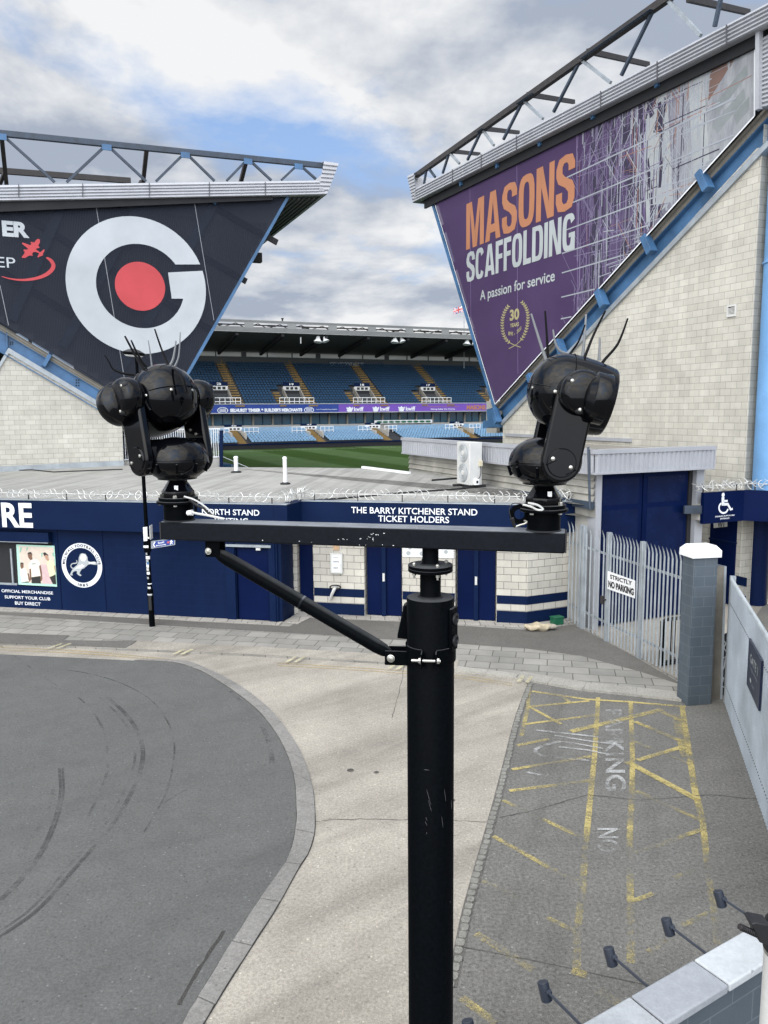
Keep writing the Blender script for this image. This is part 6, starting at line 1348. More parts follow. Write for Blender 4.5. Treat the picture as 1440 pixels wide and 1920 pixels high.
# ------------------------------------------------------------------ street lamp with direction sign
b = gnd(285.5, 1174, PZ); SLP = thing('street_lamp', 'slim black street lamp with stickers on the pavement before the navy shop wall', 'street lamp', tuple(b))
ltop = at(258, 668, b.y).z
dxl = at(262, 700, b.y).x - at(262+10.5, 700, b.y).x
lean = V((0, 0, 1))
P_ = lambda z: b + V((-.010*(z), 0, z))
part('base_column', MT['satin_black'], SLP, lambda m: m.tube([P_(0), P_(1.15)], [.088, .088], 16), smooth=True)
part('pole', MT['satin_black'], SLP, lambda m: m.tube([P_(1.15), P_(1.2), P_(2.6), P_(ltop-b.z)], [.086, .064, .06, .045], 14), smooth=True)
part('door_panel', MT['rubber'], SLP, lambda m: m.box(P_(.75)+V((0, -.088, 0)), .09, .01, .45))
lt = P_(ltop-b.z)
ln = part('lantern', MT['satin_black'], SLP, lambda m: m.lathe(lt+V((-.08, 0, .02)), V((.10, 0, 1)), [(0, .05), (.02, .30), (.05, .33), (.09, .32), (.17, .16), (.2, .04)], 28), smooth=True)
part('lens', MT['white'], ln, lambda m: m.lathe(lt+V((-.08, 0, -.01)), V((.10, 0, 1)), [(0, .22), (.035, .27)], 24))
rs = random.Random(4); stk = [(1030, 9, 'white'), (1037.5, 4, 'silver_print'), (1045, 6, 'white'), (1051, 4, 'silver_print'), (1059, 9, 'white'), (1067, 5, 'plastic_grey'), (1074, 5, 'white'), (1083, 4, 'silver_print'), (1094, 2, 'white'), (1102, 5, 'plastic_grey'), (1114, 3, 'white')]
def bandpatch(m, z, h, r, a0, a1):
    n = 6; 
    for k in range(n):
        A, B2 = a0+(a1-a0)*k/n, a0+(a1-a0)*(k+1)/n
        m.poly([P_(zz_)+V((r*math.cos(t_), r*math.sin(t_), 0)) for t_, zz_ in ((A, z), (B2, z), (B2, z+h), (A, z+h))])
for y, h, mm in stk:
    z_ = at(278, y, b.y).z - b.z; hh_ = h*(b-C0).dot(FW)/FO
    a0 = R(rs.choice((190, 205, 230))); part('sticker', MT[mm], SLP, lambda m: bandpatch(m, z_-hh_/2, hh_, .069 if z_ > 1.2 else .0885, a0, a0+R(rs.choice((100, 130, 80)))))
part('sticker', MT['steel_blue'], SLP, lambda m: bandpatch(m, at(278, 1058, b.y).z-b.z, .08, .070, R(240), R(300)))
DS = thing('direction_sign', 'blue finger sign for South Bermondsey station on the black street lamp', 'sign', tuple(at(306, 1018, b.y-.05)))
q = [at(283, 1014.6, b.y-.05), at(328, 1009.5, b.y-.3), at(328, 1021.7, b.y-.3), at(283, 1029, b.y-.05)]
nrm = (q[1]-q[0]).cross(q[3]-q[0]).normalized()
if nrm.y > 0: nrm = -nrm
fq = lambda u, v, o=.0: q[3] + (q[2]-q[3])*u + ((q[0]-q[3]).lerp(q[1]-q[2], u))*v + nrm*o
part('plate', MT['galv'], DS, lambda m: m.prism([fq(0, 0), fq(1, 0), fq(1, 1), fq(0, 1)], nrm*-.03))
part('blue_face', MT['led_blue'], DS, lambda m: m.poly([fq(.06, .5, .004), fq(.15, .10, .004), fq(.96, .12, .004), fq(.96, .88, .004), fq(.15, .9, .004)]))
part('lettering', MT['white'], DS, lambda m: (text_box(m, 'South', lambda u, v: fq(u, v, .008), .30, .52, .56, .80, .02), text_box(m, 'Bermondsey', lambda u, v: fq(u, v, .008), .22, .16, .64, .42, .02),
     m.ribbon([fq(x, y, .008) for x, y in ((.18, .86), (.11, .5), (.18, .14))], .035, nrm), m.ribbon([fq(x, y, .008) for x, y in ((.86, .85), (.85, .55), (.81, .2))], .03, nrm), m.ribbon([fq(x, y, .008) for x, y in ((.85, .55), (.90, .2))], .03, nrm), m.ribbon([fq(x, y, .008) for x, y in ((.80, .6), (.86, .72), (.92, .5))], .025, nrm)))
part('rail_symbol', MT['pink_red'], DS, lambda m: [m.ribbon([fq(x, y, .008) for x, y in l], .022, nrm) for l in (((.68, .45), (.78, .47)), ((.68, .60), (.78, .62)), ((.70, .62), (.76, .45)))])
part('clip', MT['satin_black'], DS, lambda m: m.box(P_(at(280, 1022, b.y).z-b.z)+V((0, 0, 0)), .17, .17, .42))
part('white_label', MT['white'], DS, lambda m: m.box(P_(at(280, 1024, b.y).z-b.z)+V((-.02, -.09, 0)), .15, .012, .07))
PS = thing('plate_sign', 'white plate sign seen nearly edge on at the upper part of the street lamp', 'sign', tuple(P_(3)))
part('plate', MT['white'], PS, lambda m: (m.poly([at(268, 988.5, b.y-.1), at(274.5, 988, b.y-.1), at(275.5, 1014, b.y-.1), at(269.5, 1015, b.y-.1)]), m.prism([at(268, 988.5, b.y-.098), at(274.5, 988, b.y-.098), at(275.5, 1014, b.y-.098), at(269.5, 1015, b.y-.098)], V((.02, .02, 0))))[0])
part('plate_edge', MT['plastic_grey'], PS, lambda m: m.prism([at(280, 986, b.y-.08), at(281, 986, b.y-.08), at(282.2, 1012, b.y-.08), at(281.2, 1012, b.y-.08)], V((0, .25, 0))))
part('clamp_bolt', MT['bolt'], PS, lambda m: m.cyl(at(278.5, 1008.5, b.y-.12), at(278.5, 1008.5, b.y-.04), .03, n=8))

# ------------------------------------------------------------------ wall with coping and spotlights at the lower right
WZ = 2.9
j1a, j1b = gnd(1181.7, 1866.7, WZ), gnd(1246.7, 1918, WZ); j2a, j2b = gnd(1300, 1799, WZ), gnd(1370, 1848, WZ)
wd = (j2a-j1a).normalized(); wn = V((-wd.y, wd.x, 0))          # wn points away from the viewer
if wn.y < 0: wn = -wn
cw = ((j1a-j1b).dot(wn)+(j2a-j2b).dot(wn))/2; cl = (j2a-j1a).length
BW = thing('boundary_wall', 'dark grey painted wall with pale coping stones and spotlights along its outer face', 'wall', tuple(V((*j1b[:2], 0))))
org = j1a - wn*(cw/2)
MT['coping'] = speckled('pale_stone_coping', (.33, .345, .36), .10, .10, 40, .12); MT['coping_b'] = speckled('white_marbled_coping', (.43, .45, .465), .22, .08, 30, .1); MT['coping_c'] = speckled('grey_stone_coping', (.29, .305, .33), .06, .08, 50, .1)
part('wall_face', MT['pillar_block'], BW, lambda m: m.box(org+wd*.6+V((0, 0, -WZ/2-.035)), 7.2, cw-.07, WZ-.07, wd))
for k in range(-4, 5):
    mm = MT['coping_b'] if k in (1, -3, 4) else (MT['coping_c'] if k in (0, -2) else MT['coping'])
    part('coping_stone', mm, BW, lambda m: m.box(org+wd*(cl*(k+.5))+V((0, 0, -.03)), cl-.012, cw, .06, wd), bevel=.012, seg=3)
part('mortar', MT['dark_gap'], BW, lambda m: m.box(org+wd*.3+V((0, 0, -.036)), 5.4, cw-.03, .045, wd))
MT['lamp_blue'] = mat('blue_black_lamp_paint', (.022, .028, .042), .38, var=.08)
SPG = 'spotlights on the boundary wall'
def spot(px, py, label):
    hp_ = gnd(px, py, 2.80); r_ = thing('spotlight', label, 'spotlight', tuple(hp_), SPG)
    ax = (V((0, 0, -1)) - wn*.42).normalized()
    part('lamp_head', MT['lamp_blue'], r_, lambda m: m.lathe(hp_-ax*.058, ax, [(0, .034), (.003, .037), (.113, .037), (.116, .034)], 24), smooth=True)
    part('lens', MT['glass'], r_, lambda m: m.lathe(hp_+ax*.0585, ax, [(0, .031), (.002, .031)], 20))
    dist = (hp_-org).dot(wn) - cw/2 + .1
    part('arm', MT['lamp_blue'], r_, lambda m: m.tube([hp_-wn*.02+V((0, 0, .012)), hp_-wn*.06+V((0, 0, .012)), hp_-wn*dist+V((0, 0, -.02)), hp_-wn*(dist+.02)+V((0, 0, -.02))], [.013, .0095, .0095, .0095], 8), smooth=True)
    part('knuckle', MT['lamp_blue'], r_, lambda m: m.cyl(hp_-wn*.03+V((0, 0, .012))-wd*.02, hp_-wn*.03+V((0, 0, .012))+wd*.02, .017, n=12), smooth=True)
    part('wall_plate', MT['lamp_blue'], r_, lambda m: m.cyl(hp_-wn*(dist-.0)+V((0, 0, -.02)), hp_-wn*(dist+.03)+V((0, 0, -.02)), .035, n=16))
for px, py, lb in ((1350, 1685, 'blue black spotlight highest up the wall, nearest the corrugated fence'), (1252.5, 1737.5, 'blue black spotlight on a rod second from the corrugated fence, level with the black spring'), (1144.5, 1793.5, 'blue black spotlight third from the fence, between two others above the yellow dash'), (1021.5, 1858.5, 'blue black spotlight nearest the camera pole with head fully in view'), (880, 1932, 'blue black spotlight mostly hidden at the bottom beside the camera pole')): spot(px, py, lb)
# white post with spring clamp
pc2 = at(1466, 1860, 3.3); WP = thing('marker_post', 'white round post with black clamp and coil spring before the coping stones', 'post', tuple(V((pc2.x, pc2.y, 0))))
pr_ = 38*3.3/FO; ztp = at(1466, 1772, 3.3).z
part('post_tube', MT['plastic_grey'], WP, lambda m: m.lathe(V((pc2.x, pc2.y, 0)), V((0, 0, 1)), [(0, pr_), (ztp, pr_)], 28), smooth=True)
part('black_sleeve', MT['rubber'], WP, lambda m: m.lathe(V((pc2.x, pc2.y, ztp-.02)), V((0, 0, 1)), [(0, pr_*1.05), (.0, pr_*1.08), (.13, pr_*1.04), (.16, pr_*.8)], 24), smooth=True)
part('steel_band', MT['bolt'], WP, lambda m: m.lathe(V((pc2.x, pc2.y, ztp-.055)), V((.15, 0, 1)), [(0, pr_*1.05), (.02, pr_*1.05)], 24))
cl0 = at(1430, 1752, 3.22); 
part('clamp', MT['rubber'], WP, lambda m: (m.prism([at(1409, 1733, 3.2), at(1417, 1730, 3.2), at(1446, 1736, 3.2), at(1446, 1775, 3.2), at(1425, 1768, 3.2), at(1419, 1752, 3.2)], V((0, .08, 0))),), bevel=.004)
s0v, s1v = at(1388, 1738, 3.22), at(1424, 1754, 3.22)
def spring(m):
    ax = (s1v-s0v); L = ax.length; ax /= L; u = ax.orthogonal().normalized(); w_ = ax.cross(u); n = 11*12
    m.tube([s0v+ax*(L*k/n)+u*(.0125*math.cos(k*2*math.pi/12))+w_*(.0125*math.sin(k*2*math.pi/12)) for k in range(n+1)], .0032, 6)
part('coil_spring', MT['rubber'], WP, spring, smooth=True)
part('spring_rod', MT['rust'], WP, lambda m: (m.cyl(s0v-(s1v-s0v)*.1, s1v, .006, n=8), m.cyl(s0v-(s1v-s0v)*.06, s0v, .013, n=10)))

# ------------------------------------------------------------------ camera pole in the foreground
BZ = 6.03; BW_ = .09
bl, br_ = gnd(300, 978, BZ), gnd(1060, 999.5, BZ); bd = (br_-bl).normalized(); bn_ = V((-bd.y, bd.x, 0))
BD_ = .13
bmid = lambda t_: bl.lerp(br_, t_) + bn_*(BD_/2)
tt = .5
for _ in range(30):                                   # where the beam crosses above the pole
    p = bmid(tt); d = p-C0; px = 720+FO*d.dot(RT)/d.dot(FW); tt += (807-px)/760*.8
pcx = bmid(tt); pole_c = V((pcx.x, pcx.y, 0)); Zp = (pcx-C0).dot(FW)
CP = thing('camera_pole', 'thick black steel pole with crossbar and diagonal brace carrying two black cameras', 'pole', tuple(pole_c))
u = Zp/FO
zpt = at(808, 1119, pole_c.y).z
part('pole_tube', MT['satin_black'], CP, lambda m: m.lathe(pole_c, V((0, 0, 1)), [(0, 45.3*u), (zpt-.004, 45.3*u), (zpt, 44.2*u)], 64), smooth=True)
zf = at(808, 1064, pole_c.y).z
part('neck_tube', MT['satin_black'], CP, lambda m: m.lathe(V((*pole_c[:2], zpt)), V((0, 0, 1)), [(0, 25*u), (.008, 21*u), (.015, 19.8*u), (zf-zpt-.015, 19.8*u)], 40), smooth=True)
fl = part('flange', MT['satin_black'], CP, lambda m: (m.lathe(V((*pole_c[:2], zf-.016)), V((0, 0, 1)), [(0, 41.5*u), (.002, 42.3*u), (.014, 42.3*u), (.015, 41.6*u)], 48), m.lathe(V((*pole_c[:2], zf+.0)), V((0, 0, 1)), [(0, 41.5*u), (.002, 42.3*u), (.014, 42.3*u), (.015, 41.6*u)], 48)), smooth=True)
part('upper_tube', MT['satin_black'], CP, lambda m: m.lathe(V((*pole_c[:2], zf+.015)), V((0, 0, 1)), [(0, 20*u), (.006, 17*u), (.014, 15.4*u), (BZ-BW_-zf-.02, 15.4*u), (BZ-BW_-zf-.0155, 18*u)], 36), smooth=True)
def nut(m, c, ax, r, h): m.lathe(c, ax, [(0, r), (h*.8, r), (h, r*.8)], 6)
for k in range(4):
    a = R(20+90*k); q_ = V((*pole_c[:2], zf)) + V((math.cos(a), math.sin(a), 0))*(33*u)
    part('flange_bolt', MT['bolt'] if k in (0, 2, 3) else MT['rubber'], fl, lambda m: (nut(m, q_+V((0, 0, .016)), V((0, 0, 1)), .0095, .011), nut(m, q_+V((0, 0, -.030)), V((0, 0, 1)), .0095, .013), m.cyl(q_+V((0, 0, -.042)), q_+V((0, 0, .03)), .005, n=8)))
# crossbar: hollow box beam with rounded edges
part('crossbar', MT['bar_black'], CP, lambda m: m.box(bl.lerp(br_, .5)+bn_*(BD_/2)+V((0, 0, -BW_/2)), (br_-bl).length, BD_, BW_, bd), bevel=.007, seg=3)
part('crossbar_end_cap', MT['rubber'], CP, lambda m: [m.box(q_+bn_*(BD_/2)+V((0, 0, -BW_/2))+bd*e_*.003, .006, BD_*.95, BW_*.93, bd) for q_, e_ in ((br_, 1), (bl, -1))])
MT['chip'] = mat('chipped_paint', (.55, .56, .57), .6)
def chips(m):
    rr = random.Random(9)
    for px, py, n in ((697, 1010, 10), (703, 1002, 8), (672, 1022, 3), (640, 1012, 4), (797, 992.5, 9), (480, 1012, 1), (565, 1012, 1), (590, 1018, 2), (730, 1022, 3)):
        for k in range(n):
            x, y = px+rr.gauss(0, 9), py+rr.gauss(0, 1.6)
            t_ = (x-300)/760; yy = max(y, 978+21.5*t_+2.6); d = ray(x, yy); o_ = bl - bn_*.0008; s_ = (o_-C0).dot(bn_)/d.dot(bn_); c_ = C0+d*s_
            if c_.z > BZ-.008 or c_.z < BZ-BW_+.008: continue
            w_, h_ = rr.uniform(.0015, .006), rr.uniform(.001, .003); m.poly([c_+bd*w_*math.cos(a)*rr.uniform(.5, 1)+V((0, 0, h_*math.sin(a)*rr.uniform(.5, 1))) for a in [i*math.pi/3.5 for i in range(7)]])
    for k in range(16):
        t_ = .655+rr.gauss(0, .012); c_ = bl.lerp(br_, t_)+bn_*rr.uniform(.008, .04)+V((0, 0, .0008)); m.poly([c_+bd*rr.uniform(.002, .008)*math.cos(a)+bn_*rr.uniform(.001, .004)*math.sin(a) for a in [i*math.pi/3.5 for i in range(7)]])
part('paint_chip', MT['chip'], CP, chips)
# scratches on the pole
def scr(m):
    rr = random.Random(2)
    for px, py, dx_, dy_ in ((800, 1480, 8, 30), (797, 1540, 4, 8), (798, 1532, 3, 7), (833, 1480, 3, 22), (803, 1500, 6, 22), (828, 1530, 3, 22), (846, 1500, 1, 18), (795, 1443, 10, 1), (843, 1690, 3, 3), (800, 1560, 0, 4)):
        P = []
        for k in range(5):
            x, y = px+dx_*k/4, py+dy_*k/4; d = ray(x, y); o2 = V((C0.x-pole_c.x, C0.y-pole_c.y)); dd = V((d.x, d.y)); A = dd.dot(dd); Bq = 2*o2.dot(dd); Cq = o2.dot(o2)-(45.3*u+.0006)**2; D_ = Bq*Bq-4*A*Cq
            if D_ < 0: continue
            P.append(C0+d*((-Bq-math.sqrt(D_))/(2*A)))
        if len(P) > 2: m.ribbon(P, [.0004]+[.0011]*(len(P)-2)+[.0004], (C0-P[0]).normalized())
MT['scratch'] = mat('fine_scratches', (.09, .09, .10), .6)
part('scratch', MT['scratch'], CP, scr)
# brace with lugs
p_up = at(397, 1031, (bl.lerp(br_, .13)+bn_*(BD_/2)).y); p_lo_px = (737, 1229)
lo_y = pole_c.y - .0
p_lo = at(737, 1229, lo_y+.02)
bv = (p_lo-p_up).normalized()
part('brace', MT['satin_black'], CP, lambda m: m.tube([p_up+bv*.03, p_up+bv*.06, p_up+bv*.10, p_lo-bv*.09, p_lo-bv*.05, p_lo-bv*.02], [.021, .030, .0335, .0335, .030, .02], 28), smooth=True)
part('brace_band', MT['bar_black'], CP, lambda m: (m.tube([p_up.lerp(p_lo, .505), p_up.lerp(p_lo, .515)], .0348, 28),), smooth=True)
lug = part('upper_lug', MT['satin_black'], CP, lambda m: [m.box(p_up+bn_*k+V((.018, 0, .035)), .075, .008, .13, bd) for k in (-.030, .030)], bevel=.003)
part('lug_bolt', MT['bolt'], lug, lambda m: (m.cyl(p_up-bn_*.034, p_up-bn_*.038, .0165, n=20), nut(m, p_up-bn_*.038, -bn_, .0125, .010), m.cyl(p_up-bn_*.045, p_up-bn_*.056, .006, n=10), m.cyl(p_up-bn_*.034, p_up+bn_*.05, .006, n=8)))
# clamp ring round the pole
zc = at(808, 1240, pole_c.y-.15).z
def ringpart(m, a0, a1, r0_, r1_, z0_, z1_, n=30):
    for k in range(n):
        A, B2 = R(a0+(a1-a0)*k/n), R(a0+(a1-a0)*(k+1)/n)
        q4 = [(r_, t_) for r_, t_ in ((r0_, A), (r1_, A), (r1_, B2), (r0_, B2))]
        vs = [V((*pole_c[:2], z_)) + V((r_*math.cos(t_), r_*math.sin(t_), 0)) for z_ in (z0_, z1_) for r_, t_ in q4]
        fs = [(0, 1, 2, 3), (4, 5, 6, 7), (1, 2, 6, 5), (0, 3, 7, 4)] + ([(0, 1, 5, 4)] if k == 0 else []) + ([(3, 2, 6, 7)] if k == n-1 else [])
        m.add(vs, fs)
rp = 45.3*u
cr_ = part('clamp', MT['satin_black'], CP, lambda m: (ringpart(m, -80, 170, rp+.0005, rp+.008, zc-.038, zc+.038), ringpart(m, 195, 247, rp+.0005, rp+.008, zc-.038, zc+.038, 12)), bevel=.0025)
e1, e2 = R(247), R(280)
c1 = V((*pole_c[:2], zc))+V((math.cos(e1), math.sin(e1), 0))*(rp+.004); c2_ = V((*pole_c[:2], zc))+V((math.cos(e2), math.sin(e2), 0))*(rp+.004)
cd_ = (c2_-c1).normalized(); co = V((cd_.y, -cd_.x, 0))
part('clamp_ear', MT['satin_black'], CP, lambda m: (m.box(c1+co*.028, .007, .06, .072, cd_), m.box(c2_+co*.026, .007, .055, .072, cd_)), bevel=.003)
part('clamp_bolt', MT['bolt'], cr_, lambda m: (m.cyl(c1-cd_*.045+co*.036, c2_+cd_*.02+co*.036, .0065, n=12), nut(m, c2_+cd_*.004+co*.036, cd_, .0135, .012), nut(m, c1-cd_*.004+co*.036, -cd_, .0125, .011), m.cyl(c1-cd_*.004+co*.036, c1-cd_*.007+co*.036, .017, n=18)))
tabp = p_lo
part('lower_lug', MT['satin_black'], CP, lambda m: [m.beam(tabp-bd*.03+bn_*k, V((*pole_c[:2], tabp.z-.003))-bd*(rp-.02)+bn_*k, .009, .068) for k in (-.040, .036)], bevel=.003)
part('lug_bolt', MT['bolt'], CP, lambda m: (m.lathe(tabp-bn_*.0445, -bn_, [(0, .0185), (.003, .0185), (.004, .0150), (.009, .0135), (.011, .004)], 20), m.cyl(tabp-bn_*.046, tabp+bn_*.05, .006, n=8)), smooth=True)
# gusset and cable cover of the pole head
part('gusset', MT['satin_black'], CP, lambda m: m.prism([at(763, 1133, pole_c.y+.03), at(758, 1137, pole_c.y+.03), at(745, 1197, pole_c.y+.03), at(763, 1199, pole_c.y+.03), at(766, 1165, pole_c.y+.03)], V((.0, .05, 0))), bevel=.003)
ca = R(-28)
cv = V((*pole_c[:2], at(852, 1180, pole_c.y-.06).z)) + V((math.cos(ca), math.sin(ca), 0))*(rp+.004); cn = V((math.cos(ca), math.sin(ca), 0)); ct = V((-cn.y, cn.x, 0))
cov = part('cover_plate', MT['satin_black'], CP, lambda m: m.box(cv, .075, .016, .20, ct), bevel=.006)
part('cover_gland', MT['rubber'], cov, lambda m: [m.lathe(cv+V((0, 0, z_))+cn*.008, cn, [(0, .027), (.008, .027), (.010, .017), (.004, .015)], 20) for z_ in (-.052, .048)])

# ------------------------------------------------------------------ the two surveillance cameras
def make_cam(base, az, label, spikes, tilt=14, ps=0.0):
    """pan axis vertical at base (top of the crossbar); az = direction of view, angle from +Y towards -X"""
    T = thing('surveillance_camera', label, 'camera', tuple(base), 'black surveillance cameras on the crossbar')
    Rz = Matrix.Rotation(R(az), 4, 'Z'); X = Matrix.Translation(base) @ Rz
    def pt(nm, m_, fn, par=None, **k):
        mb = MB(); fn(mb); mb.xf(X); return mb.build(nm, m_, par or T, **k)
    GB, Z = MT['gloss_black'], V((0, 0, 1))
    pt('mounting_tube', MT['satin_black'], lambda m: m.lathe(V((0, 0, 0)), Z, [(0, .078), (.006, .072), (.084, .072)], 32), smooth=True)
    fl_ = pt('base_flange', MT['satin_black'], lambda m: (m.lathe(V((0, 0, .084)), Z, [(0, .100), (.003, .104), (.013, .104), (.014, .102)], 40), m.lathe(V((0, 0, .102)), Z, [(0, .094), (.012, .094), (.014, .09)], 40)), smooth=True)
    for k in range(4):
        a = R(45+90*k); q_ = V((math.cos(a)*.085, math.sin(a)*.085, .098)); pt('flange_bolt', MT['bolt'], lambda m: (nut(m, q_+V((0, 0, .018)), Z, .010, .014), nut(m, q_-V((0, 0, .022)), Z, .009, .008)), fl_)
    pt('lifting_lug', MT['satin_black'], lambda m: m.add(*(lambda o, i: (o+i, [(k, (k+1) % 16, 16+(k+1) % 16, 16+k) for k in range(16)]))([V((-.0+.0, -.105-.045*math.cos(2*math.pi*k/16), .07+.045*math.sin(2*math.pi*k/16))) for k in range(16)], [V((0, -.105-.022*math.cos(2*math.pi*k/16), .07+.022*math.sin(2*math.pi*k/16))) for k in range(16)])))
    def ped(m):
        m.lathe(V((0, 0, .116)), Z, [(0, .080), (.028, .080), (.034, .074), (.075, .048), (.092, .046), (.100, .05)], 8)
    pt('pedestal', GB, ped, bevel=.003)
    pt('label_plate', MT['white'], lambda m: m.box(V((.0, 0, .165)) + (Rz.inverted() @ V((.01, -.066, 0))), .018, .004, .022, Rz.inverted() @ V((1, 0, 0))))
    # pan body: flattened oval pod with a seam
    body = pt('pan_body', GB, lambda m: m.lathe(V((0, .0, .200)), Z, [(0, .050), (.003, .092), (.012, .096), (.016, .104), (.036, .130), (.060, .148), (.084, .1555), (.096, .1545), (.0965, .1520), (.1005, .1520), (.101, .1545), (.116, .152), (.140, .142), (.162, .126), (.180, .104), (.193, .078), (.201, .05), (.206, .02), (.207, .001)], 64), smooth=True, sharp=60)
    pt('body_slot', MT['satin_black'], lambda m: [m.box(V((.150*math.cos(a), .150*math.sin(a), .262)), .008, .012, .045, V((-math.sin(a), math.cos(a), 0)), az=V((.32*math.cos(a), .32*math.sin(a), 1))) for a in (R(200), R(235), R(270), R(305), R(340))], body)
    pt('side_hub', GB, lambda m: m.lathe(V((-.15, .045, .312)), V((1, 0, 0)), [(0, .085), (.3, .085)], 36), body, smooth=True)
    # yoke arms
    def arm_outline(r0, r1, c0, c1, n=18):
        d = V((c1[0]-c0[0], c1[1]-c0[1])); L = d.length; a0 = math.atan2(d.y, d.x); k = math.asin(max(-1, min(1, (r0-r1)/L))); pts = []
        for i in range(n+1):
            a = a0+math.pi/2-(-k)+ (math.pi-2*-k*0)*i/n; a = a0 + math.pi/2 - k*0 + (math.pi)*i/n; pts.append((c0[0]+r0*math.cos(a), c0[1]+r0*math.sin(a)))
        for i in range(n+1):
            a = a0 - math.pi/2 + math.pi*i/n; pts.append((c1[0]+r1*math.cos(a), c1[1]+r1*math.sin(a)))
        return pts
    oc, ot = (.038, .306), (.094, .590)
    for sg in (-1, 1):
        x = sg*.150
        ar = pt('yoke_arm', GB, lambda m: m.prism([V((x, y, z)) for y, z in arm_outline(.080, .078, oc, ot)], V((sg*.042, 0, 0))), bevel=.010)
        cv_ = pt('pivot_cover', GB, lambda m: m.lathe(V((x+sg*.042, oc[0], oc[1])), V((sg, 0, 0)), [(0, .060), (.003, .059), (.006, .056)], 40), ar, smooth=True)
        pt('cover_bolt', MT['bolt'], lambda m: [m.lathe(V((x+sg*.048, oc[0]+dy, oc[1]+dz)), V((sg, 0, 0)), [(0, .0085), (.004, .008), (.006, .003)], 12) for dy, dz in ((-.036, .018), (.036, -.018))], cv_, smooth=True)
        pt('inner_bolt', MT['bolt'], lambda m: [m.lathe(V((x-sg*.001, oc[0]+dy, oc[1]+.11+dz)), V((-sg, 0, 0)), [(0, .008), (.005, .007)], 10) for dy, dz in ((0, 0), (.045, .02))], ar)
        pt('cover_slot', MT['satin_black'], lambda m: [m.box(V((x+sg*.047, oc[0]+dy, oc[1]+dz)), .002, .045, .005, V((1, 0, 0)), V((0, .9, .4))) for dy, dz in ((-.042, .002), (.038, -.038))], cv_)
    # tilting head
    hc_ = V((0, .088, .592)); Rt = Matrix.Rotation(-R(tilt), 4, 'X'); HX = Matrix.Translation(hc_) @ Rt
    def head(nm, m_, fn, par=None, **k):
        mb = MB(); fn(mb); mb.xf(HX); mb.xf(X); return mb.build(nm, m_, par or T, **k)
    def hull(m):
        m.lathe(V((0, -.168, 0)), V((0, 1, 0)), [(0, .002), (.003, .03), (.012, .062), (.03, .098), (.055, .126), (.085, .146), (.12, .158), (.155, .162), (.20, .163), (.26, .158), (.31, .150), (.338, .145), (.345, .141), (.346, .128), (.30, .124)], 56)
    hull_ = head('housing', GB, hull, smooth=True, sharp=65)
    head('front_glass', MT['glass'], lambda m: m.lathe(V((0, .135, 0)), V((0, 1, 0)), [(0, .126), (.004, .126)], 36), hull_)
    head('housing_seam', MT['satin_black'], lambda m: m.tube([V((.1642*math.cos(a), -.012+.0*a, -.0+.1642*math.sin(a))) for a in [R(k) for k in range(8, 173, 5)]], .0016, 5), hull_)
    head('rear_seam', MT['satin_black'], lambda m: m.tube([V((.1405*math.sin(a), -.0765-.093*math.cos(a)*1.0, .0)) for a in [R(k) for k in range(-84, 85, 6)]], .0018, 5), hull_)
    for an in (-62, -20, 22, 64):
        a = R(an); rr_ = lambda z: math.sqrt(max(.01, .1655**2-z*z)); sp_ = lambda z, k=1.0: V((math.sin(a)*rr_(z)*k, -math.cos(a)*rr_(z)*k, z)); tn = V((math.cos(a), math.sin(a), 0))
        head('recess', MT['black_dark'], lambda m: m.add([q+tn*w_*s_ for q, w_ in ((sp_(-.012, 1.004), .020), (sp_(-.045, 1.006), .016), (sp_(-.082, 1.006), .011)) for s_ in (-1, 1)], [(0, 1, 3, 2), (2, 3, 5, 4)]), hull_)
        head('recess_pin', MT['satin_black'], lambda m: m.tube([sp_(-.020, .995), sp_(-.05, 1.0), sp_(-.080, .985)], [.006, .007, .004], 8), hull_, smooth=True)
        head('recess_bolt', MT['bolt'], lambda m: m.lathe(sp_(-.016, .99), sp_(-.016, 1), [(0, .0075), (.006, .007), (.008, .003)], 10), hull_)
    for sg in (-1, 1):
        # illuminator pod
        pod = head('illuminator', GB, lambda m: m.lathe(V((sg*.155, ps, .0)), V((sg, 0, 0)), [(0, .078), (.012, .088), (.04, .093), (.066, .092), (.084, .085), (.096, .073), (.101, .058), (.101, .001)], 48), smooth=True, sharp=50)
        hood = head('hood', GB, lambda m: m.lathe(V((sg*.205, ps+.002, -.006)), V((0, 1, 0)), [(0, .05), (.012, .080), (.030, .090), (.034, .099), (.038, .102), (.094, .103), (.097, .101), (.097, .092), (.07, .09)], 56), pod, smooth=True, sharp=45)
        head('lamp_glass', MT['glass'], lambda m: m.lathe(V((sg*.205, ps+.075, -.006)), V((0, 1, 0)), [(0, .092), (.003, .092)], 30), pod)
        for a in (R(150), R(60), R(270)):
            y_, z_ = ps+.072*math.cos(a), .072*math.sin(a)
            head('pod_recess', MT['black_dark'], lambda m: m.ell(V((sg*.238, y_, z_)), .018, .020, .015, 12, 8), pod, smooth=True)
            head('pod_bolt', MT['bolt'], lambda m: m.lathe(V((sg*.252, ps+(y_-ps)*.95, z_*.95)), V((sg, 0, 0)), [(0, .0075), (.005, .007), (.007, .003)], 10), pod)
    # bird spikes: tapered plastic ties
    for pts, w, clear in spikes:
        P = catmull([tuple(p_) for p_ in pts], 5); n = len(P); mb = MB()
        mb.tube([V(p_) for p_ in P], [w*(1-.55*k/n) for k in range(n)], 6); mb.build('spike', MT['spike_clear' if clear else 'spike_black'], T, smooth=True)
    return T
b_r = gnd(1019, 999, BZ); t_r = (b_r-bl).dot(bd)/(br_-bl).length; base_r = bmid(t_r)
def fixx(px):
    t_ = (px-300)/760
    for _ in range(30):
        p = bmid(t_); d = p-C0; x = 720+FO*d.dot(RT)/d.dot(FW); t_ += (px-x)/760*.8
    return bmid(t_)
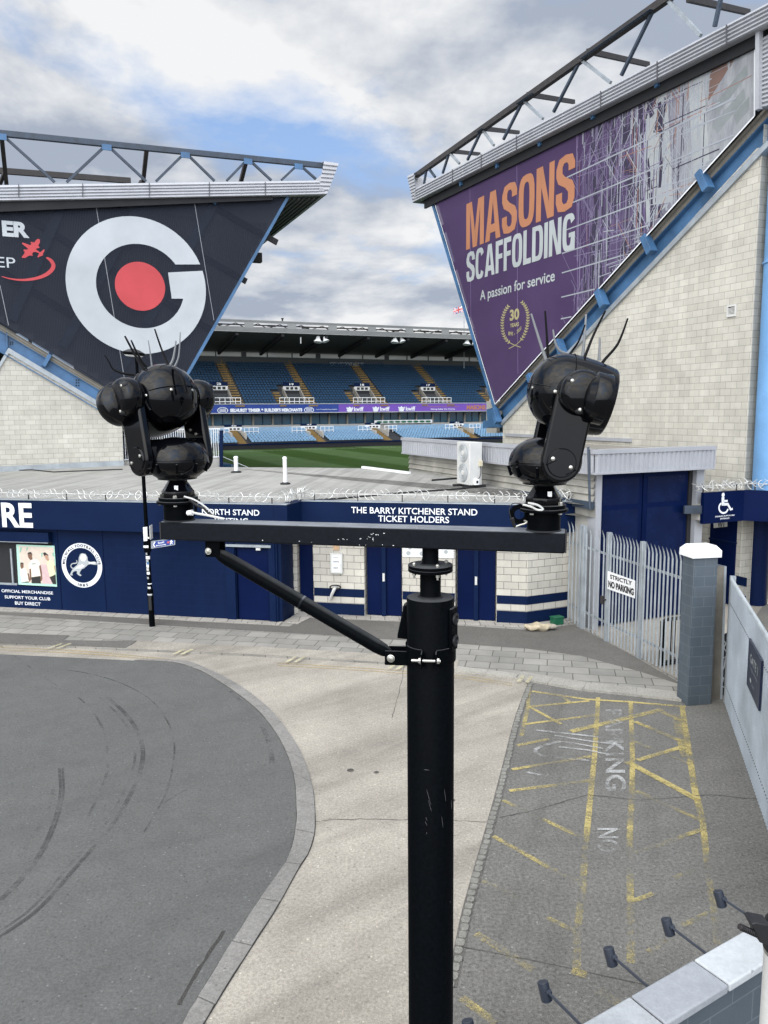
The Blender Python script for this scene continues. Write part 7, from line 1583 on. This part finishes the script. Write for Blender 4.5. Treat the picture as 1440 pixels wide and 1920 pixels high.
base_r = fixx(1019); base_l = fixx(336)
def SP(Y, *pp): return [at(x, y, Y+dy) for x, y, dy in pp]
yr = base_r.y+.05; yl = base_l.y+.05
spk_r = [(SP(yr, (1024, 676, 0), (1012, 640, 0), (996, 588, 0)), 0.0078, True), (SP(yr, (1040, 684, 0), (1028, 668, .02), (1026, 640, .02), (1022, 583, .02)), 0.0081, False),
         (SP(yr, (1065, 664, .1), (1050, 658, .1), (1041, 642, .1), (1037, 618, .1)), 0.0072, True), (SP(yr, (1070, 690, -.06), (1066, 670, -.04), (1072, 659, 0), (1085, 640, .02), (1097, 609, .02)), 0.0075, False),
         (SP(yr, (1092, 672, .1), (1096, 630, .1), (1099, 589, .1)), 0.0078, True), (SP(yr, (1085, 684, -.06), (1095, 672, -.04), (1112, 630, 0), (1135, 583, 0)), 0.0083, False),
         (SP(yr, (1123, 676, .1), (1124, 655, .1), (1125, 633, .1)), 0.0072, True), (SP(yr, (1126, 686, -.05), (1134, 674, -.02), (1155, 650, 0), (1166, 628, 0), (1177, 597, 0)), 0.0078, False)]
spk_l = [(SP(yl, (275, 700, -.02), (264, 684, 0), (250, 660, .02), (234, 630, .02)), 0.0097, False), (SP(yl, (278, 690, .05), (268, 680, .05), (256, 660, .05), (246, 638, .05)), 0.0084, False), (SP(yl, (280, 703, -.03), (281, 694, -.03), (289, 688, 0)), 0.0078, False),
         (SP(yl, (285, 688, .1), (282, 664, .1), (278, 638, .1)), 0.0052, True), (SP(yl, (349, 735, -.16), (343, 712, -.15), (330, 694, -.1), (318, 688, -.02), (305, 660, .02), (296, 635, .02), (290, 617, .02)), 0.0084, False),
         (SP(yl, (306, 703, -.06), (311, 695, -.05), (318, 690, -.04)), 0.0078, False), (SP(yl, (316, 690, .1), (324, 675, .1), (328, 655, .1), (330, 639, .1)), 0.0078, True), (SP(yl, (326, 690, .1), (335, 668, .1), (338, 623, .1)), 0.0059, True),
         (SP(yl, (252, 703, .1), (230, 700, .1), (212, 692, .1), (204, 678, .1), (196, 666, .1)), 0.0072, False)]
CAM_L = make_cam(base_l, 50, 'glossy black pan and tilt camera on the crossbar before the dark banner', spk_l, tilt=20, ps=-.008)
CAM_R = make_cam(base_r, -93, 'glossy black pan and tilt camera on the crossbar end below the purple banner', spk_r, ps=.024)
# cables
for T, bs, sgn in ((CAM_L, base_l, 1), (CAM_R, base_r, -1)):
    mb = MB()
    if sgn > 0:
        mb.tube([V(p_) for p_ in catmull([tuple(at(x, y, bs.y-.09)) for x, y in ((345, 931), (362, 936), (378, 945), (396, 960), (404, 972))], 5)], .0045, 6)
        mb.tube([V(p_) for p_ in catmull([tuple(at(x, y, bs.y-.10)) for x, y in ((358, 960), (370, 963), (388, 966), (402, 969), (420, 973))], 5)], .006, 6)
        mb.build('cable', MT['plastic_grey'], T, smooth=True)
        part('connector', MT['white'], T, lambda m: m.tube([at(352, 962, bs.y-.09), at(361, 961, bs.y-.10)], [.012, .014], 12), smooth=True)
        part('black_cable', MT['rubber'], T, lambda m: m.tube([V(p_) for p_ in catmull([tuple(at(x, y, bs.y-.09)) for x, y in ((355, 936), (370, 948), (382, 953), (392, 963), (405, 968))], 5)], .0065, 6), smooth=True)
    else:
        mb.tube([V(p_) for p_ in catmull([tuple(at(x, y, bs.y-.13)) for x, y in ((980, 946), (995, 950), (1008, 956), (1018, 955), (1008, 947), (990, 943))], 6)], .0045, 6)
        mb.build('cable', MT['plastic_grey'], T, smooth=True)
        part('black_cable', MT['rubber'], T, lambda m: m.tube([V(p_) for p_ in catmull([tuple(at(x, y, bs.y-.13)) for x, y in ((978, 945), (962, 944), (955, 955), (957, 968), (960, 975))], 6)], .002, 5), smooth=True)
        part('connector', MT['rubber'], T, lambda m: m.tube([at(960, 972, bs.y-.13), at(965, 988, bs.y-.12)], [.009, .006], 10), smooth=True)
        part('shackle', MT['bolt'], T, lambda m: m.tube([V(p_) for p_ in catmull([tuple(at(x, y, bs.y-.11)) for x, y in ((964, 989), (974, 985), (984, 982), (988, 978), (982, 976))], 5)], .004, 6), smooth=True)

# ------------------------------------------------------------------ one mesh per piece
SPLIT = {'door_post': 'door_post', 'painted_band': 'painted_band', 'gusset_plate': 'gusset_plate', 'hanger': 'hanger', 'aisle_steps': 'aisle_stair', 'lower_lug': 'lower_lug', 'upper_lug': 'upper_lug', 'clamp': 'clamp_half', 'clamp_ear': 'clamp_ear',
 'crossbar_end_cap': 'end_cap', 'door_frame': 'door_frame', 'joint_strip': 'joint_strip', 'feet': 'foot', 'roof_purlin': 'roof_purlin', 'roof_girder': 'roof_girder', 'pillar': 'pillar', 'lower_seating': 'seat_row', 'banner_seam': 'banner_seam', 'fascia_joint': 'fascia_joint',
 'raker_flange': 'raker_flange', 'terrace_edge': 'terrace_edge', 'gable_coping': 'gable_coping', 'parapet_cap': 'parapet_cap', 'board_trim': 'board_trim', 'bolt_group': 'bolt', 'cover_bolt': 'cover_bolt', 'inner_bolt': 'inner_bolt', 'cover_slot': 'cover_slot', 'body_slot': 'body_slot',
 'rail': 'rail', 'bars': 'bar', 'vomitory': 'vomitory', 'tunnel_wall': 'tunnel_wall', 'frame': 'frame', 'soffit': 'soffit', 'door_panel': 'door_panel', 'turnstile_door': 'door_leaf', 'oval_logo': 'oval_logo', 'beam_foot': 'beam_foot', 'cover_gland': 'cover_gland', 'spikes': 'spike', 'suite_wall': 'suite_wall',
 'lower_aisle_steps': 'aisle_stair', 'fascia': 'fascia', 'fascia_trim': 'fascia_trim', 'annex_wall': 'annex_wall', 'ribbed_parapet': 'ribbed_parapet', 'handle': 'handle', 'roof_cable': 'roof_cable', 'truss_chord_paint': 'chord_paint', 'base_flange': 'flange_plate', 'flange': 'flange_plate', 'fascia_groove': 'fascia_groove', 'glazing_post': 'glazing_post', 'paper': 'paper', 'drop_bolt': 'drop_bolt', 'spring_rod': 'spring_rod', 'barrier_frame': 'barrier_frame', 'barrier_bars': 'barrier_bar', 'antenna': 'antenna'}
def split_mesh(o, nm):
    me = o.data; n = len(me.vertices); par = list(range(n))
    def fd(a):
        while par[a] != a: par[a] = par[par[a]]; a = par[a]
        return a
    for e in me.edges: par[fd(e.vertices[0])] = fd(e.vertices[1])
    roots = {}
    for p in me.polygons: roots.setdefault(fd(p.vertices[0]), []).append(p.index)
    if not 2 <= len(roots) <= 90 or o.children or o.get('kind') == 'stuff':
        o.name = nm; return
    for r_, ids in roots.items():
        keep = set(ids); bm = bmesh.new(); bm.from_mesh(me); bm.faces.ensure_lookup_table()
        bmesh.ops.delete(bm, geom=[f for f in bm.faces if f.index not in keep], context='FACES')
        m2 = bpy.data.meshes.new(nm); bm.to_mesh(m2); bm.free()
        for mt in me.materials: m2.materials.append(mt)
        q = bpy.data.objects.new(nm, m2); COL.objects.link(q); q.parent = o.parent
        for md in o.modifiers:
            if md.type == 'BEVEL':
                b = q.modifiers.new('bevel', 'BEVEL'); b.width = md.width; b.segments = md.segments; b.limit_method = 'ANGLE'; b.angle_limit = md.angle_limit
    bpy.data.objects.remove(o)
for o in list(COL.objects):
    if o.type == 'MESH' and o.parent and o.name.split('.')[0] in SPLIT: split_mesh(o, SPLIT[o.name.split('.')[0]])
# ------------------------------------------------------------------ light, sky
w = bpy.data.worlds.new('World'); sc.world = w; w.use_nodes = True
nt = w.node_tree; nt.nodes.clear(); S = NT.__new__(NT); S.t = nt
out = nt.nodes.new('ShaderNodeOutputWorld'); bg = nt.nodes.new('ShaderNodeBackground')
SUN_EL, SUN_AZ = 42, 200           # azimuth clockwise from +Y: behind the camera, to the left
sky = nt.nodes.new('ShaderNodeTexSky'); sky.sky_type = 'NISHITA'; sky.sun_disc = False; sky.sun_elevation = R(SUN_EL); sky.sun_rotation = R(SUN_AZ); sky.air_density = 1.0; sky.dust_density = .6; sky.ozone_density = 2.0
dirv = nt.nodes.new('ShaderNodeTexCoord').outputs['Generated']
sp = nt.nodes.new('ShaderNodeSeparateXYZ'); nt.links.new(dirv, sp.inputs[0])
zz_ = S.math('MAXIMUM', sp.outputs[2], .02); den = S.math('ADD', zz_, .22)
cx_ = S.math('DIVIDE', sp.outputs[0], den); cy_ = S.math('DIVIDE', sp.outputs[1], den)
cb = nt.nodes.new('ShaderNodeCombineXYZ'); nt.links.new(cx_, cb.inputs[0]); nt.links.new(cy_, cb.inputs[1]); cb.inputs[2].default_value = SEEDZ
pv = S.map(cb.outputs[0], rot=(0, 0, -R(10)))
n1 = S.noise(pv, 1.5, 11, .56, .12); n3 = S.noise(S.map(pv, loc=(1, 7, 4)), .7, 4, .5)
nb = S.noise(S.map(pv, loc=(.06, .10, .05)), 1.5, 11, .56, .12); nc = S.noise(S.map(pv, loc=(5.2, 1.3, 2)), 1.1, 5, .5, .1)
cov_ = S.math('ADD', S.math('MULTIPLY', n1, .75), S.math('MULTIPLY', n3, .3))
mask = S.mr(cov_, .415, .515)
relief = S.math('MULTIPLY', S.math('SUBTRACT', n1, nb), 3.2)          # lit and shaded sides of the puffs
shade = S.mr(S.math('ADD', S.math('ADD', relief, S.math('MULTIPLY', nc, 1.5)), S.math('MULTIPLY', n1, -.5)), .15, .78)
cloud = S.mix(shade, (.215, .245, .30), (.485, .49, .495))
skyc = S.mix(1.0, sky.outputs[0], (.125, .125, .125), 'MULTIPLY')
skyc = S.mix(.75, skyc, (.165, .25, .42))
haze = S.mr(sp.outputs[2], .0, .22, .55, 0)
skyc = S.mix(haze, skyc, (.24, .29, .38)); 
fin = S.mix(mask, skyc, cloud)
fin = S.mix(S.mr(sp.outputs[2], -.02, .10, .75, 0), fin, (.22, .265, .35))
sdv = V((math.sin(R(SUN_AZ))*math.cos(R(SUN_EL)), math.cos(R(SUN_AZ))*math.cos(R(SUN_EL)), math.sin(R(SUN_EL))))
dp = nt.nodes.new('ShaderNodeVectorMath'); dp.operation = 'DOT_PRODUCT'; nt.links.new(dirv, dp.inputs[0]); dp.inputs[1].default_value = tuple(sdv)
kk = S.math('ADD', S.mr(dp.outputs['Value'], .1, .9, 0.0, 1.1), S.math('MULTIPLY', S.math('POWER', S.mr(dp.outputs['Value'], .45, 1.0, 0, 1), 1.6), 4.2))
fin = S.mix(1.0, fin, S.mix(1.0, (1, 1, 1), S.mix(1.0, (1.0, .93, .80), kk, 'MULTIPLY'), 'ADD'), 'MULTIPLY')   # thin bright cloud round the sun
nt.links.new(fin, bg.inputs[0]); bg.inputs[1].default_value = 1.0; nt.links.new(bg.outputs[0], out.inputs[0])
sd = bpy.data.lights.new('sun', 'SUN'); sd.energy = 0.85; sd.angle = R(120); sd.color = (1, .92, .80)
so = bpy.data.objects.new('sun', sd); COL.objects.link(so)
sv = V((math.sin(R(SUN_AZ))*math.cos(R(SUN_EL)), math.cos(R(SUN_AZ))*math.cos(R(SUN_EL)), math.sin(R(SUN_EL))))
so.rotation_euler = sv.to_track_quat('Z', 'Y').to_euler(); so.location = (0, 0, 40)
vs_ = sc.view_settings; vs_.view_transform = 'Standard'; vs_.look = 'None'; vs_.gamma = 1; vs_.use_curve_mapping = False; vs_.exposure = 0.9
sc.cycles.max_bounces = 6; sc.cycles.transparent_max_bounces = 12; sc.cycles.use_denoising = True
